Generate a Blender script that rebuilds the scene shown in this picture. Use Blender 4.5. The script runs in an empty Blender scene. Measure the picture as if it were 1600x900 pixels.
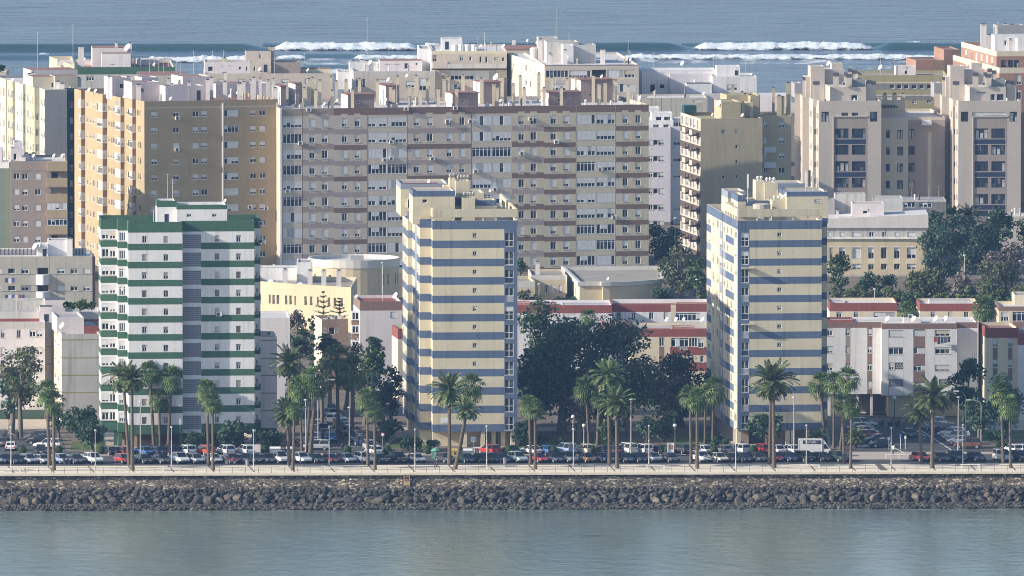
import bpy, bmesh, math, random
from mathutils import Vector, noise as mnoise
R = math.radians
rnd = random.Random(7)
scene = bpy.context.scene
COL = scene.collection

# ------------------------------------------------------------------ camera model (telephoto, 2.1 km away, 181 m up)
F_PX, TH, CAMD, CAMH = 21000.0, R(4.249), 2100.0, 181.0
CT, ST = math.cos(TH), math.sin(TH)

def ray(px, py):
    a, b = (px - 800) / F_PX, -(py - 450) / F_PX
    return (a, CT + b * ST, -ST + b * CT)

def at_y(px, py, y):
    d = ray(px, py); t = (y + CAMD) / d[1]
    return Vector((t * d[0], y, CAMH + t * d[2]))

def at_z(px, py, z=0.0):
    d = ray(px, py); t = (z - CAMH) / d[2]
    return Vector((t * d[0], t * d[1] - CAMD, z))

def G(px, py):
    p = at_z(px, py); return (p.x, p.y)

def proj(x, y, z):
    dy, dz = y + CAMD, z - CAMH
    fwd = dy * CT - dz * ST; up = dy * ST + dz * CT
    return 800 + F_PX * x / fwd, 450 - F_PX * up / fwd

class Frame:
    """vertical-plane frame: U runs along a front face, V runs into the depth"""
    def __init__(s, px, by, rot=0.0, z=0.0):
        p = at_z(px, by, z); s.o = (p.x, p.y); r = R(rot); s.rot = r
        s.U = (math.cos(r), math.sin(r)); s.V = (-math.sin(r), math.cos(r))
    def xy(s, u, v): return (s.o[0] + u * s.U[0] + v * s.V[0], s.o[1] + u * s.U[1] + v * s.V[1])
    def uz(s, px, py, v=0.0):
        d = ray(px, py); qx, qy = s.xy(0, v)
        # camera (0,-CAMD); solve t*d = q + u*U
        den = d[0] * s.U[1] - d[1] * s.U[0]
        cx, cy = qx, qy + CAMD
        t = (cx * s.U[1] - cy * s.U[0]) / den
        u = (t * d[0] - cx) * s.U[0] + (t * d[1] - cy) * s.U[1]
        return u, CAMH + t * d[2]
    def u(s, px, v=0.0, py=450): return s.uz(px, py, v)[0]
    def z(s, py, px=None, v=0.0):
        if px is None: px = proj(*s.xy(0, v), 10)[0]
        return s.uz(px, py, v)[1]

# ------------------------------------------------------------------ materials
MATS = {}
def _bsdf(name):
    m = bpy.data.materials.new(name); m.use_nodes = True
    nt = m.node_tree; b = nt.nodes['Principled BSDF']
    return m, nt, b

def N(nt, t, **kw):
    n = nt.nodes.new(t)
    for k, v in kw.items():
        if k in n.inputs.keys(): n.inputs[k].default_value = v
        else: setattr(n, k, v)
    return n

def rgba(c): return (c[0], c[1], c[2], 1.0)

def plain(name, c, rough=0.7, metal=0.0, spec=0.4, var=0.0):
    if name in MATS: return MATS[name]
    m, nt, b = _bsdf(name)
    b.inputs['Roughness'].default_value = rough; b.inputs['Metallic'].default_value = metal
    b.inputs['Specular IOR Level'].default_value = spec
    if var:
        tc = N(nt, 'ShaderNodeTexCoord'); nz = N(nt, 'ShaderNodeTexNoise', Scale=1.3, Detail=4.0)
        nt.links.new(tc.outputs['Object'], nz.inputs['Vector'])
        mp = N(nt, 'ShaderNodeMapRange'); mp.inputs['To Min'].default_value = 1 - var; mp.inputs['To Max'].default_value = 1 + var
        mp.inputs['From Min'].default_value = 0.3; mp.inputs['From Max'].default_value = 0.7
        nt.links.new(nz.outputs['Fac'], mp.inputs['Value'])
        mx = N(nt, 'ShaderNodeVectorMath', operation='SCALE'); mx.inputs[0].default_value = c
        nt.links.new(mp.outputs['Result'], mx.inputs['Scale']); nt.links.new(mx.outputs['Vector'], b.inputs['Base Color'])
    else:
        b.inputs['Base Color'].default_value = rgba(c)
    MATS[name] = m
    return m

def wall(name, c, var=0.10, streak=0.10, grain=0.06, brick=False, rough=0.88, dirt=(0.30, 0.25, 0.20)):
    """painted or rendered masonry: broad patches, rain streaks running down and fine grain"""
    if name in MATS: return MATS[name]
    m, nt, b = _bsdf(name); L = nt.links.new
    b.inputs['Roughness'].default_value = rough; b.inputs['Specular IOR Level'].default_value = 0.25
    tc = N(nt, 'ShaderNodeTexCoord')
    n1 = N(nt, 'ShaderNodeTexNoise', Scale=0.22, Detail=5.0, Roughness=0.6); L(tc.outputs['Object'], n1.inputs['Vector'])
    mp = N(nt, 'ShaderNodeMapping'); mp.inputs['Scale'].default_value = (1.6, 1.6, 0.07); L(tc.outputs['Object'], mp.inputs['Vector'])
    n2 = N(nt, 'ShaderNodeTexNoise', Scale=1.0, Detail=4.0, Roughness=0.65); L(mp.outputs['Vector'], n2.inputs['Vector'])
    n3 = N(nt, 'ShaderNodeTexNoise', Scale=5.0, Detail=3.0); L(tc.outputs['Object'], n3.inputs['Vector'])
    if brick:
        mp3 = N(nt, 'ShaderNodeMapping'); mp3.inputs['Scale'].default_value = (1.2, 1.2, 5.0); L(tc.outputs['Object'], mp3.inputs['Vector'])
        L(mp3.outputs['Vector'], n3.inputs['Vector'])
    def mr(src, lo, hi, a=0.3, bb=0.7):
        q = N(nt, 'ShaderNodeMapRange'); q.inputs['From Min'].default_value = a; q.inputs['From Max'].default_value = bb
        q.inputs['To Min'].default_value = lo; q.inputs['To Max'].default_value = hi; L(src, q.inputs['Value']); return q.outputs['Result']
    a = mr(n1.outputs['Fac'], 1 - var, 1 + var * 0.6); g = mr(n3.outputs['Fac'], 1 - grain, 1 + grain)
    mul = N(nt, 'ShaderNodeMath', operation='MULTIPLY'); L(a, mul.inputs[0]); L(g, mul.inputs[1])
    sc = N(nt, 'ShaderNodeVectorMath', operation='SCALE'); sc.inputs[0].default_value = c[:3]; L(mul.outputs[0], sc.inputs['Scale'])
    st = mr(n2.outputs['Fac'], 0.0, streak * 2.2, 0.52, 0.78)
    mx = N(nt, 'ShaderNodeMix', data_type='RGBA'); L(st, mx.inputs[0]); L(sc.outputs['Vector'], mx.inputs[6])
    mx.inputs[7].default_value = rgba([x * y * 1.2 for x, y in zip(c, dirt)] if max(c) > .2 else [x * .6 for x in c])
    L(mx.outputs[2], b.inputs['Base Color'])
    MATS[name] = m
    return m

def glass_mat(name='window_glass', dark=(0.016, 0.022, 0.032), pale=(0.16, 0.17, 0.18)):
    if name in MATS: return MATS[name]
    m, nt, b = _bsdf(name); L = nt.links.new
    b.inputs['Roughness'].default_value = 0.12; b.inputs['Specular IOR Level'].default_value = 0.5
    tc = N(nt, 'ShaderNodeTexCoord'); oi = N(nt, 'ShaderNodeObjectInfo')
    ad = N(nt, 'ShaderNodeVectorMath', operation='ADD'); L(tc.outputs['Object'], ad.inputs[0]); L(oi.outputs['Location'], ad.inputs[1])
    wn = N(nt, 'ShaderNodeTexWhiteNoise'); sn = N(nt, 'ShaderNodeVectorMath', operation='SNAP'); sn.inputs[1].default_value = (0.55, 0.55, 1.6)
    L(ad.outputs[0], sn.inputs[0]); L(sn.outputs[0], wn.inputs['Vector'])
    cr = N(nt, 'ShaderNodeMapRange'); cr.inputs['From Min'].default_value = 0.72; cr.inputs['From Max'].default_value = 1.0
    L(wn.outputs['Value'], cr.inputs['Value'])
    mx = N(nt, 'ShaderNodeMix', data_type='RGBA'); mx.inputs[6].default_value = rgba(dark); mx.inputs[7].default_value = rgba(pale)
    L(cr.outputs['Result'], mx.inputs[0]); L(mx.outputs[2], b.inputs['Base Color'])
    MATS[name] = m
    return m

def noisy(name, c1, c2, scale=1.0, rough=0.9, detail=6.0, stretch=(1, 1, 1), lo=0.35, hi=0.65, bump=0.0, bscale=None, spec=0.3):
    if name in MATS: return MATS[name]
    m, nt, b = _bsdf(name); L = nt.links.new
    b.inputs['Roughness'].default_value = rough; b.inputs['Specular IOR Level'].default_value = spec
    tc = N(nt, 'ShaderNodeTexCoord'); mp = N(nt, 'ShaderNodeMapping'); mp.inputs['Scale'].default_value = stretch
    L(tc.outputs['Object'], mp.inputs['Vector'])
    nz = N(nt, 'ShaderNodeTexNoise', Scale=scale, Detail=detail, Roughness=0.65); L(mp.outputs['Vector'], nz.inputs['Vector'])
    cr = N(nt, 'ShaderNodeMapRange'); cr.inputs['From Min'].default_value = lo; cr.inputs['From Max'].default_value = hi
    L(nz.outputs['Fac'], cr.inputs['Value'])
    mx = N(nt, 'ShaderNodeMix', data_type='RGBA'); mx.inputs[6].default_value = rgba(c1); mx.inputs[7].default_value = rgba(c2)
    L(cr.outputs['Result'], mx.inputs[0]); L(mx.outputs[2], b.inputs['Base Color'])
    if bump:
        nb = N(nt, 'ShaderNodeTexNoise', Scale=bscale or scale * 4, Detail=5.0); L(mp.outputs['Vector'], nb.inputs['Vector'])
        bp = N(nt, 'ShaderNodeBump', Strength=1.0, Distance=bump); L(nb.outputs['Fac'], bp.inputs['Height']); L(bp.outputs['Normal'], b.inputs['Normal'])
    MATS[name] = m
    return m

def leaf_mat(name, c1, c2, c3=None, trans=0.25):
    """foliage: every leaf is its own mesh island and takes its own tint"""
    if name in MATS: return MATS[name]
    m, nt, b = _bsdf(name); L = nt.links.new
    b.inputs['Roughness'].default_value = 0.55; b.inputs['Specular IOR Level'].default_value = 0.35
    ge = N(nt, 'ShaderNodeNewGeometry'); cr = N(nt, 'ShaderNodeValToRGB')
    cr.color_ramp.elements[0].color = rgba(c1); cr.color_ramp.elements[1].color = rgba(c2)
    if c3:
        e = cr.color_ramp.elements.new(0.86); e.color = rgba(c2); cr.color_ramp.elements[2].color = rgba(c3)
    L(ge.outputs['Random Per Island'], cr.inputs['Fac'])
    oi = N(nt, 'ShaderNodeObjectInfo'); mr = N(nt, 'ShaderNodeMapRange'); mr.inputs['To Min'].default_value = 0.75; mr.inputs['To Max'].default_value = 1.2
    L(oi.outputs['Random'], mr.inputs['Value'])
    sc = N(nt, 'ShaderNodeVectorMath', operation='SCALE'); L(cr.outputs['Color'], sc.inputs[0]); L(mr.outputs['Result'], sc.inputs['Scale'])
    L(sc.outputs['Vector'], b.inputs['Base Color'])
    tr = N(nt, 'ShaderNodeBsdfTranslucent'); L(sc.outputs['Vector'], tr.inputs['Color'])
    ms = N(nt, 'ShaderNodeMixShader'); ms.inputs[0].default_value = trans
    out = nt.nodes['Material Output']; L(b.outputs[0], ms.inputs[1]); L(tr.outputs[0], ms.inputs[2]); L(ms.outputs[0], out.inputs['Surface'])
    MATS[name] = m
    return m

# ------------------------------------------------------------------ mesh builder
class MB:
    def __init__(s): s.v = []; s.f = []; s.m = []
    def quad(s, a, b, c, d, mat):
        n = len(s.v); s.v += [a, b, c, d]; s.f.append((n, n + 1, n + 2, n + 3)); s.m.append(mat)
    def tri(s, a, b, c, mat):
        n = len(s.v); s.v += [a, b, c]; s.f.append((n, n + 1, n + 2)); s.m.append(mat)
    def poly(s, pts, mat):
        n = len(s.v); s.v += list(pts); s.f.append(tuple(range(n, n + len(pts)))); s.m.append(mat)
    def prism(s, pts, z0, z1, mat, top=None, bottom=True):
        n = len(pts)
        for i in range(n):
            a, b = pts[i], pts[(i + 1) % n]
            s.quad((a[0], a[1], z0), (b[0], b[1], z0), (b[0], b[1], z1), (a[0], a[1], z1), mat)
        s.poly([(p[0], p[1], z1) for p in pts], top or mat)
        if bottom: s.poly([(p[0], p[1], z0) for p in reversed(pts)], mat)
    def box(s, x0, x1, y0, y1, z0, z1, mat, top=None):
        s.prism([(x0, y0), (x1, y0), (x1, y1), (x0, y1)], z0, z1, mat, top)
    def fbox(s, fr, u0, u1, v0, v1, z0, z1, mat, top=None):
        s.prism([fr.xy(u0, v0), fr.xy(u1, v0), fr.xy(u1, v1), fr.xy(u0, v1)], z0, z1, mat, top)
    def tube(s, p0, p1, r0, r1, mat, n=6, cap=True):
        p0, p1 = Vector(p0), Vector(p1); d = (p1 - p0).normalized()
        a = d.orthogonal().normalized(); b = d.cross(a)
        r = [[tuple(p + (a * math.cos(2 * math.pi * i / n) + b * math.sin(2 * math.pi * i / n)) * q) for i in range(n)] for p, q in ((p0, r0), (p1, r1))]
        for i in range(n):
            j = (i + 1) % n; s.quad(r[0][i], r[0][j], r[1][j], r[1][i], mat)
        if cap: s.poly(r[1], mat); s.poly(list(reversed(r[0])), mat)
    def lathe(s, c, prof, mat, n=10):
        """prof: list of (radius, z) from the bottom up, about the vertical through c"""
        rings = [[(c[0] + r * math.cos(2 * math.pi * i / n), c[1] + r * math.sin(2 * math.pi * i / n), c[2] + z) for i in range(n)] for r, z in prof]
        for k in range(len(rings) - 1):
            for i in range(n):
                j = (i + 1) % n; s.quad(rings[k][i], rings[k][j], rings[k + 1][j], rings[k + 1][i], mat)
        s.poly(rings[-1], mat); s.poly(list(reversed(rings[0])), mat)
    def mesh(s, name, off=(0, 0, 0), smooth=False):
        me = bpy.data.meshes.new(name)
        ox, oy, oz = off
        me.from_pydata([(p[0] - ox, p[1] - oy, p[2] - oz) for p in s.v], [], s.f)
        mats = []; idx = {}
        for mm in s.m:
            if mm.name not in idx: idx[mm.name] = len(mats); mats.append(mm)
        for mm in mats: me.materials.append(mm)
        me.polygons.foreach_set('material_index', [idx[mm.name] for mm in s.m])
        if smooth: me.polygons.foreach_set('use_smooth', [True] * len(s.f))
        me.update()
        return me
    def build(s, name, parent=None, off=None, smooth=False):
        """link as ONE object; vertices are given in world space, off is the parent's location"""
        if off is None: off = tuple(parent.location) if parent and parent.parent is None else (0, 0, 0)
        o = bpy.data.objects.new(name, s.mesh(name, off, smooth)); COL.objects.link(o)
        if parent: o.parent = parent
        return o

def weld(o, dist=1e-4):
    bm = bmesh.new(); bm.from_mesh(o.data); bmesh.ops.remove_doubles(bm, verts=bm.verts, dist=dist); bm.to_mesh(o.data); bm.free()

def tag(o, label=None, cat=None, group=None, kind=None):
    if label: o['label'] = label
    if cat: o['category'] = cat
    if group: o['group'] = group
    if kind: o['kind'] = kind
    return o

def thing(name, label, cat, loc=(0, 0, 0), rz=0.0, group=None):
    o = bpy.data.objects.new(name, None); COL.objects.link(o)
    o.empty_display_size = 0.5; o.location = loc; o.rotation_euler = (0, 0, rz)
    return tag(o, label, cat, group)

def child(name, mesh, parent, loc=(0, 0, 0), rz=0.0, scale=None):
    o = bpy.data.objects.new(name, mesh); COL.objects.link(o); o.parent = parent
    o.location = loc; o.rotation_euler = (0, 0, rz)
    if scale: o.scale = scale
    return o

def copy_tree(o, parent=None):
    c = o.copy(); COL.objects.link(c)
    if parent: c.parent = parent
    for ch in list(o.children): copy_tree(ch, c)
    return c
SKY, HAZE, EXPO = 0.135, 0.000036, 0.50
# ------------------------------------------------------------------ palette of real-world base colours
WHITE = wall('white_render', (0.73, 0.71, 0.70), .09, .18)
WHITE2 = wall('lilac_white_render', (0.66, 0.62, 0.63), .07, .14)
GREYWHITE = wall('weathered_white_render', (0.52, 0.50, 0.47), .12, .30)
CREAM = wall('cream_render', (0.62, 0.545, 0.40), .10, .16)
CREAM2 = wall('pale_cream_render', (0.65, 0.57, 0.42), .06, .10)
BLUE = wall('blue_band_paint', (0.108, 0.147, 0.228), .14, .30)
BLUEGREY = wall('grey_blue_paint', (0.26, 0.29, 0.35), .07, .10)
GREEN = wall('green_band_paint', (0.062, 0.132, 0.085), .14, .25)
BRICK = wall('ochre_brick', (0.40, 0.315, 0.195), .10, .10, .12, brick=True)
BRICKD = wall('brown_and_shaded_brick', (0.28, 0.20, 0.15), .10, .10, .12, brick=True)  # brown brick, also painted shade on the ochre block's stepped flank
ORBRICK = wall('orange_brick', (0.36, 0.215, 0.16), .12, .12, .15, brick=True)
MAUVE = wall('brown_mauve_render', (0.205, 0.14, 0.115), .07, .08)
LMAUVE = wall('pale_mauve_render', (0.36, 0.295, 0.285), .07, .10)
TAN = wall('tan_render', (0.33, 0.265, 0.225), .08, .10)
BEIGE = wall('beige_render', (0.535, 0.465, 0.39), .06, .10)
YBEIGE = wall('yellow_beige_render', (0.55, 0.49, 0.37), .06, .10)
STONE = wall('sand_cladding', (0.53, 0.465, 0.40), .05, .06)
STONED = wall('brown_and_shaded_cladding', (0.36, 0.305, 0.265), .06, .08)  # brown window panels, also painted shade on the link block
OCHRE = wall('ochre_render', (0.47, 0.395, 0.265), .07, .12)
OLIVE = wall('olive_render', (0.33, 0.30, 0.17), .08, .15)
GREENY = wall('pale_lime_render', (0.46, 0.45, 0.33), .06, .10)
YELLOWP = wall('light_yellow_render', (0.60, 0.56, 0.45), .06, .10)
GREYW = wall('grey_render', (0.33, 0.325, 0.325), .06, .10)
GREENGREY = wall('green_grey_render', (0.20, 0.235, 0.185), .06, .10)
DGREEN = wall('dark_green_render', (0.06, 0.10, 0.075), .08, .10)
CONC = wall('concrete', (0.45, 0.42, 0.36), .12, .25)
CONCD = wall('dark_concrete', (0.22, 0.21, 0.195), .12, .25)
REDP = wall('terracotta_parapet', (0.26, 0.085, 0.07), .12, .16)
REDL = wall('faded_terracotta', (0.42, 0.19, 0.14), .14, .2)
BROWNP = wall('brown_parapet', (0.24, 0.155, 0.13), .10, .16)
PINKW = wall('pinkish_white_render', (0.66, 0.60, 0.59), .07, .14)
YSCHOOL = wall('yellow_school_render', (0.56, 0.47, 0.32), .08, .14)
RTILE = wall('roof_tiles_red', (0.27, 0.15, 0.12), .15, .10)
RGREY = wall('roof_membrane_grey', (0.34, 0.33, 0.33), .15, .05)
RPALE = wall('roof_paint_pale', (0.56, 0.53, 0.52), .12, .05)
RGRAVEL = wall('roof_gravel', (0.30, 0.275, 0.235), .12, .05, .15)
DARK = plain('shadowed_interior', (0.035, 0.037, 0.042), .8)
NAVY = plain('dark_blue_panel', (0.03, 0.045, 0.085), .5)
BROWNDK = plain('dark_brown_panel', (0.10, 0.07, 0.055), .8, var=.15)
WFRAME = plain('white_window_frame', (0.74, 0.74, 0.74), .45)
DFRAME = plain('dark_window_frame', (0.06, 0.05, 0.05), .5)
SHUT = plain('pale_roller_shutter', (0.60, 0.60, 0.60), .6, var=.08)
SHUTB = plain('beige_roller_shutter', (0.52, 0.47, 0.38), .6, var=.08)
SHUTG = plain('grey_roller_shutter', (0.36, 0.36, 0.38), .6, var=.08)
SHUTBR = plain('brown_roller_shutter', (0.22, 0.17, 0.14), .6, var=.1)
GLASS = glass_mat()
GLASSB = glass_mat('blue_gallery_glass', (0.02, 0.035, 0.06), (0.12, 0.14, 0.17))
GLASSC = glass_mat('blue_casement_glass', (0.04, 0.055, 0.085), (0.25, 0.27, 0.30))
SILL = plain('pale_sill', (0.55, 0.53, 0.50), .8)
STEEL = plain('galvanised_steel', (0.45, 0.46, 0.47), .45, .6)
DSTEEL = plain('dark_steel', (0.07, 0.075, 0.08), .5, .3)
ACW = plain('air_conditioner_white', (0.66, 0.66, 0.64), .5)
ACD = plain('air_conditioner_grille', (0.09, 0.09, 0.10), .6)
DISHM = plain('dish_white', (0.70, 0.69, 0.67), .5)
CHIMC = wall('chimney_render', (0.56, 0.48, 0.36), .08, .15)
CHIMW = wall('white_chimney_render', (0.66, 0.62, 0.60), .08, .15)
CAPD = plain('dark_chimney_cap', (0.09, 0.09, 0.10), .8)

WMESH = {}
def bar(mb, x0, x1, z0, z1, y0, y1, mat):
    mb.quad((x0, y0, z0), (x1, y0, z0), (x1, y0, z1), (x0, y0, z1), mat)
    mb.quad((x0, y0, z1), (x1, y0, z1), (x1, y1, z1), (x0, y1, z1), mat)
    mb.quad((x0, y1, z0), (x1, y1, z0), (x1, y0, z0), (x0, y0, z0), mat)
    mb.quad((x0, y1, z0), (x0, y0, z0), (x0, y0, z1), (x0, y1, z1), mat)
    mb.quad((x1, y0, z0), (x1, y1, z0), (x1, y1, z1), (x1, y0, z1), mat)

def win_mb(w, h, kind, var, mb=None):
    mb = mb or MB(); rr = random.Random(hash((round(w, 2), round(h, 2), var)) & 0xffff if False else int(w * 97 + h * 131 + var * 17))
    fm = DFRAME if kind in ('c', 'dd') else WFRAME
    t = 0.085 if kind not in ('c',) else 0.06
    gl = GLASSB if kind in ('g', 'gb') else GLASSC if kind == 'c' else GLASS
    mb.quad((0, .05, 0), (w, .05, 0), (w, .05, h), (0, .05, h), gl)
    def rim(n, hs=()):
        bar(mb, 0, t, 0, h, 0, .05, fm); bar(mb, w - t, w, 0, h, 0, .05, fm)
        bar(mb, t, w - t, h - t, h, 0, .05, fm); bar(mb, t, w - t, 0, t, 0, .05, fm)
        for i in range(1, n):
            x = w * i / n; bar(mb, x - t * .6, x + t * .6, t, h - t, .005, .05, fm)
        for z in hs: bar(mb, t, w - t, h * z - t * .5, h * z + t * .5, .004, .05, fm)
    if kind == 'w':
        n = 2 if w < 1.9 else 3
        rim(n)
        s = [1.0, .93, .72, .62, .5, .28, .12, .0, .78, 1.0, .35, .66][var % 12]
        sm = [SHUT, SHUT, SHUT, SHUTB, SHUT, SHUT, SHUTG, SHUT, SHUT, SHUT, SHUT, SHUT][var % 12]
        if s > 0: bar(mb, t * .5, w - t * .5, h * (1 - s) + (t if s == 1 else 0), h - t * .3, -.03, .04, sm)
        bar(mb, -.06, w + .06, -.09, 0, -.14, .06, SILL)
    elif kind == 'wb':      # brown or beige shutters, old wooden look
        rim(2)
        s = [1.0, .6, .3, .0, .85, .5][var % 6]
        if s > 0: bar(mb, t * .5, w - t * .5, h * (1 - s), h - t * .3, -.03, .04, [SHUTBR, SHUTB, SHUTG][var % 3])
        bar(mb, -.05, w + .05, -.08, 0, -.12, .06, SILL)
    elif kind in ('g', 'gb'):     # glazed-in balcony
        n = max(3, int(round(w / 0.75)))
        v = var % 8
        rim(n, (0.78,) if v in (0, 3, 5) else ())
        for i in range(n):
            q = [0, .0, 1.0, .62, .72, .0, 1.0, .55][v] if rr.random() < .8 else rr.choice([0, .5, 1, .75])
            if q > 0: bar(mb, w * i / n + t * .4, w * (i + 1) / n - t * .4, h * (1 - q) + (t if q == 1 else 0), h - t * .5, -.02, .04, SHUT if rr.random() < .9 else SHUTG)
        bar(mb, -.04, w + .04, -.08, 0, -.06, .06, SILL)
    elif kind == 'c':       # modern dark casement with pale curtains
        rim(3 if w > 1.6 else 2, (0.66,))
        if var % 3:
            k = 3 if w > 1.6 else 2
            for i in range(k):
                if rr.random() < .8:
                    x0, x1 = w * i / k + .08, w * (i + 1) / k - .08
                    bar(mb, x0 + (x1 - x0) * rr.random() * .5, x1, .06, h * rr.uniform(.5, .95), .035, .05, CURT)
        bar(mb, -.04, w + .04, -.07, 0, -.08, .06, SILL)
    elif kind == 'd':       # small square window
        rim(2); s = [0, .3, .0, .55, 0, .2][var % 6]
        if s: bar(mb, t * .5, w - t * .5, h * (1 - s), h - t * .3, -.02, .04, [SHUTG, SHUT][var % 2])
        bar(mb, -.05, w + .05, -.07, 0, -.10, .06, SILL)
    elif kind == 'p':       # tall french window of two leaves with a rail
        rim(2, (0.42,)); v = var % 4
        if v == 1: bar(mb, t, w - t, h * .62, h - t, -.01, .04, SHUT)
        if v == 2: bar(mb, t, w - t, t, h * .40, -.02, .04, SHUTG)
        if v == 3: bar(mb, t, w - t, t, h * .40, -.02, .04, NAVY)
        bar(mb, -.05, w + .05, -.08, 0, -.10, .06, SILL)
    elif kind == 's':       # deep narrow school window
        rim(1)
        s = [.5, .6, .0, .7][var % 4]
        if s: bar(mb, t * .5, w - t * .5, h * (1 - s), h - t * .3, -.01, .04, SHUT)
    elif kind == 'v':       # plain open dark window
        rim(1)
    elif kind == 'door':
        bar(mb, 0, w, 0, h, -.01, .05, NAVY)
    elif kind == 'lat':     # pierced concrete screen
        mb.f.pop(); mb.m.pop(); del mb.v[-4:]
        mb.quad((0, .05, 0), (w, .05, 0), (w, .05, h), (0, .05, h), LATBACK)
        nx, nz = max(3, int(w / .36)), max(3, int(h / .30))
        cw, ch = w / nx, h / nz
        for j in range(nz):
            z0 = j * ch
            bar(mb, 0, w, z0 - ch * .17 if j else 0, z0 + ch * .17, -.05, .05, LATM)
            for i in range(nx + 1):
                x = (i + (.5 if j % 2 else 0)) * cw
                if 0.02 < x < w - .02: bar(mb, max(0, x - cw * .15), min(w, x + cw * .15), z0 + ch * .17, z0 + ch * .83, -.048, .05, LATM)
        bar(mb, 0, w, h - ch * .17, h, -.05, .05, LATM)
    return mb
CURT = plain('pale_curtain', (0.50, 0.49, 0.47), .9, var=.1)
LATM = plain('screen_concrete', (0.36, 0.36, 0.38), .9)
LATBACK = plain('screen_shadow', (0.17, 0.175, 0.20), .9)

def win_mesh(w, h, kind, var):
    key = (round(w, 2), round(h, 2), kind, var)
    if key not in WMESH: WMESH[key] = win_mb(key[0], key[1], kind, var).mesh('window_%s' % kind)
    return WMESH[key]

NVAR = {'w': 12, 'wb': 6, 'g': 8, 'gb': 8, 'c': 5, 'd': 6, 'p': 4, 's': 4}

def inset(poly, d):
    n = len(poly); out = []
    for i in range(n):
        p, q, r = Vector(poly[i - 1][:2]), Vector(poly[i][:2]), Vector(poly[(i + 1) % n][:2])
        e1, e2 = (q - p).normalized(), (r - q).normalized()
        n1, n2 = Vector((-e1.y, e1.x)), Vector((-e2.y, e2.x))
        den = 1 + n1.dot(n2)
        out.append(tuple(q + (n1 + n2) * (d / den)) if den > .15 else tuple(q + n1 * d))
    return out

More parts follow.
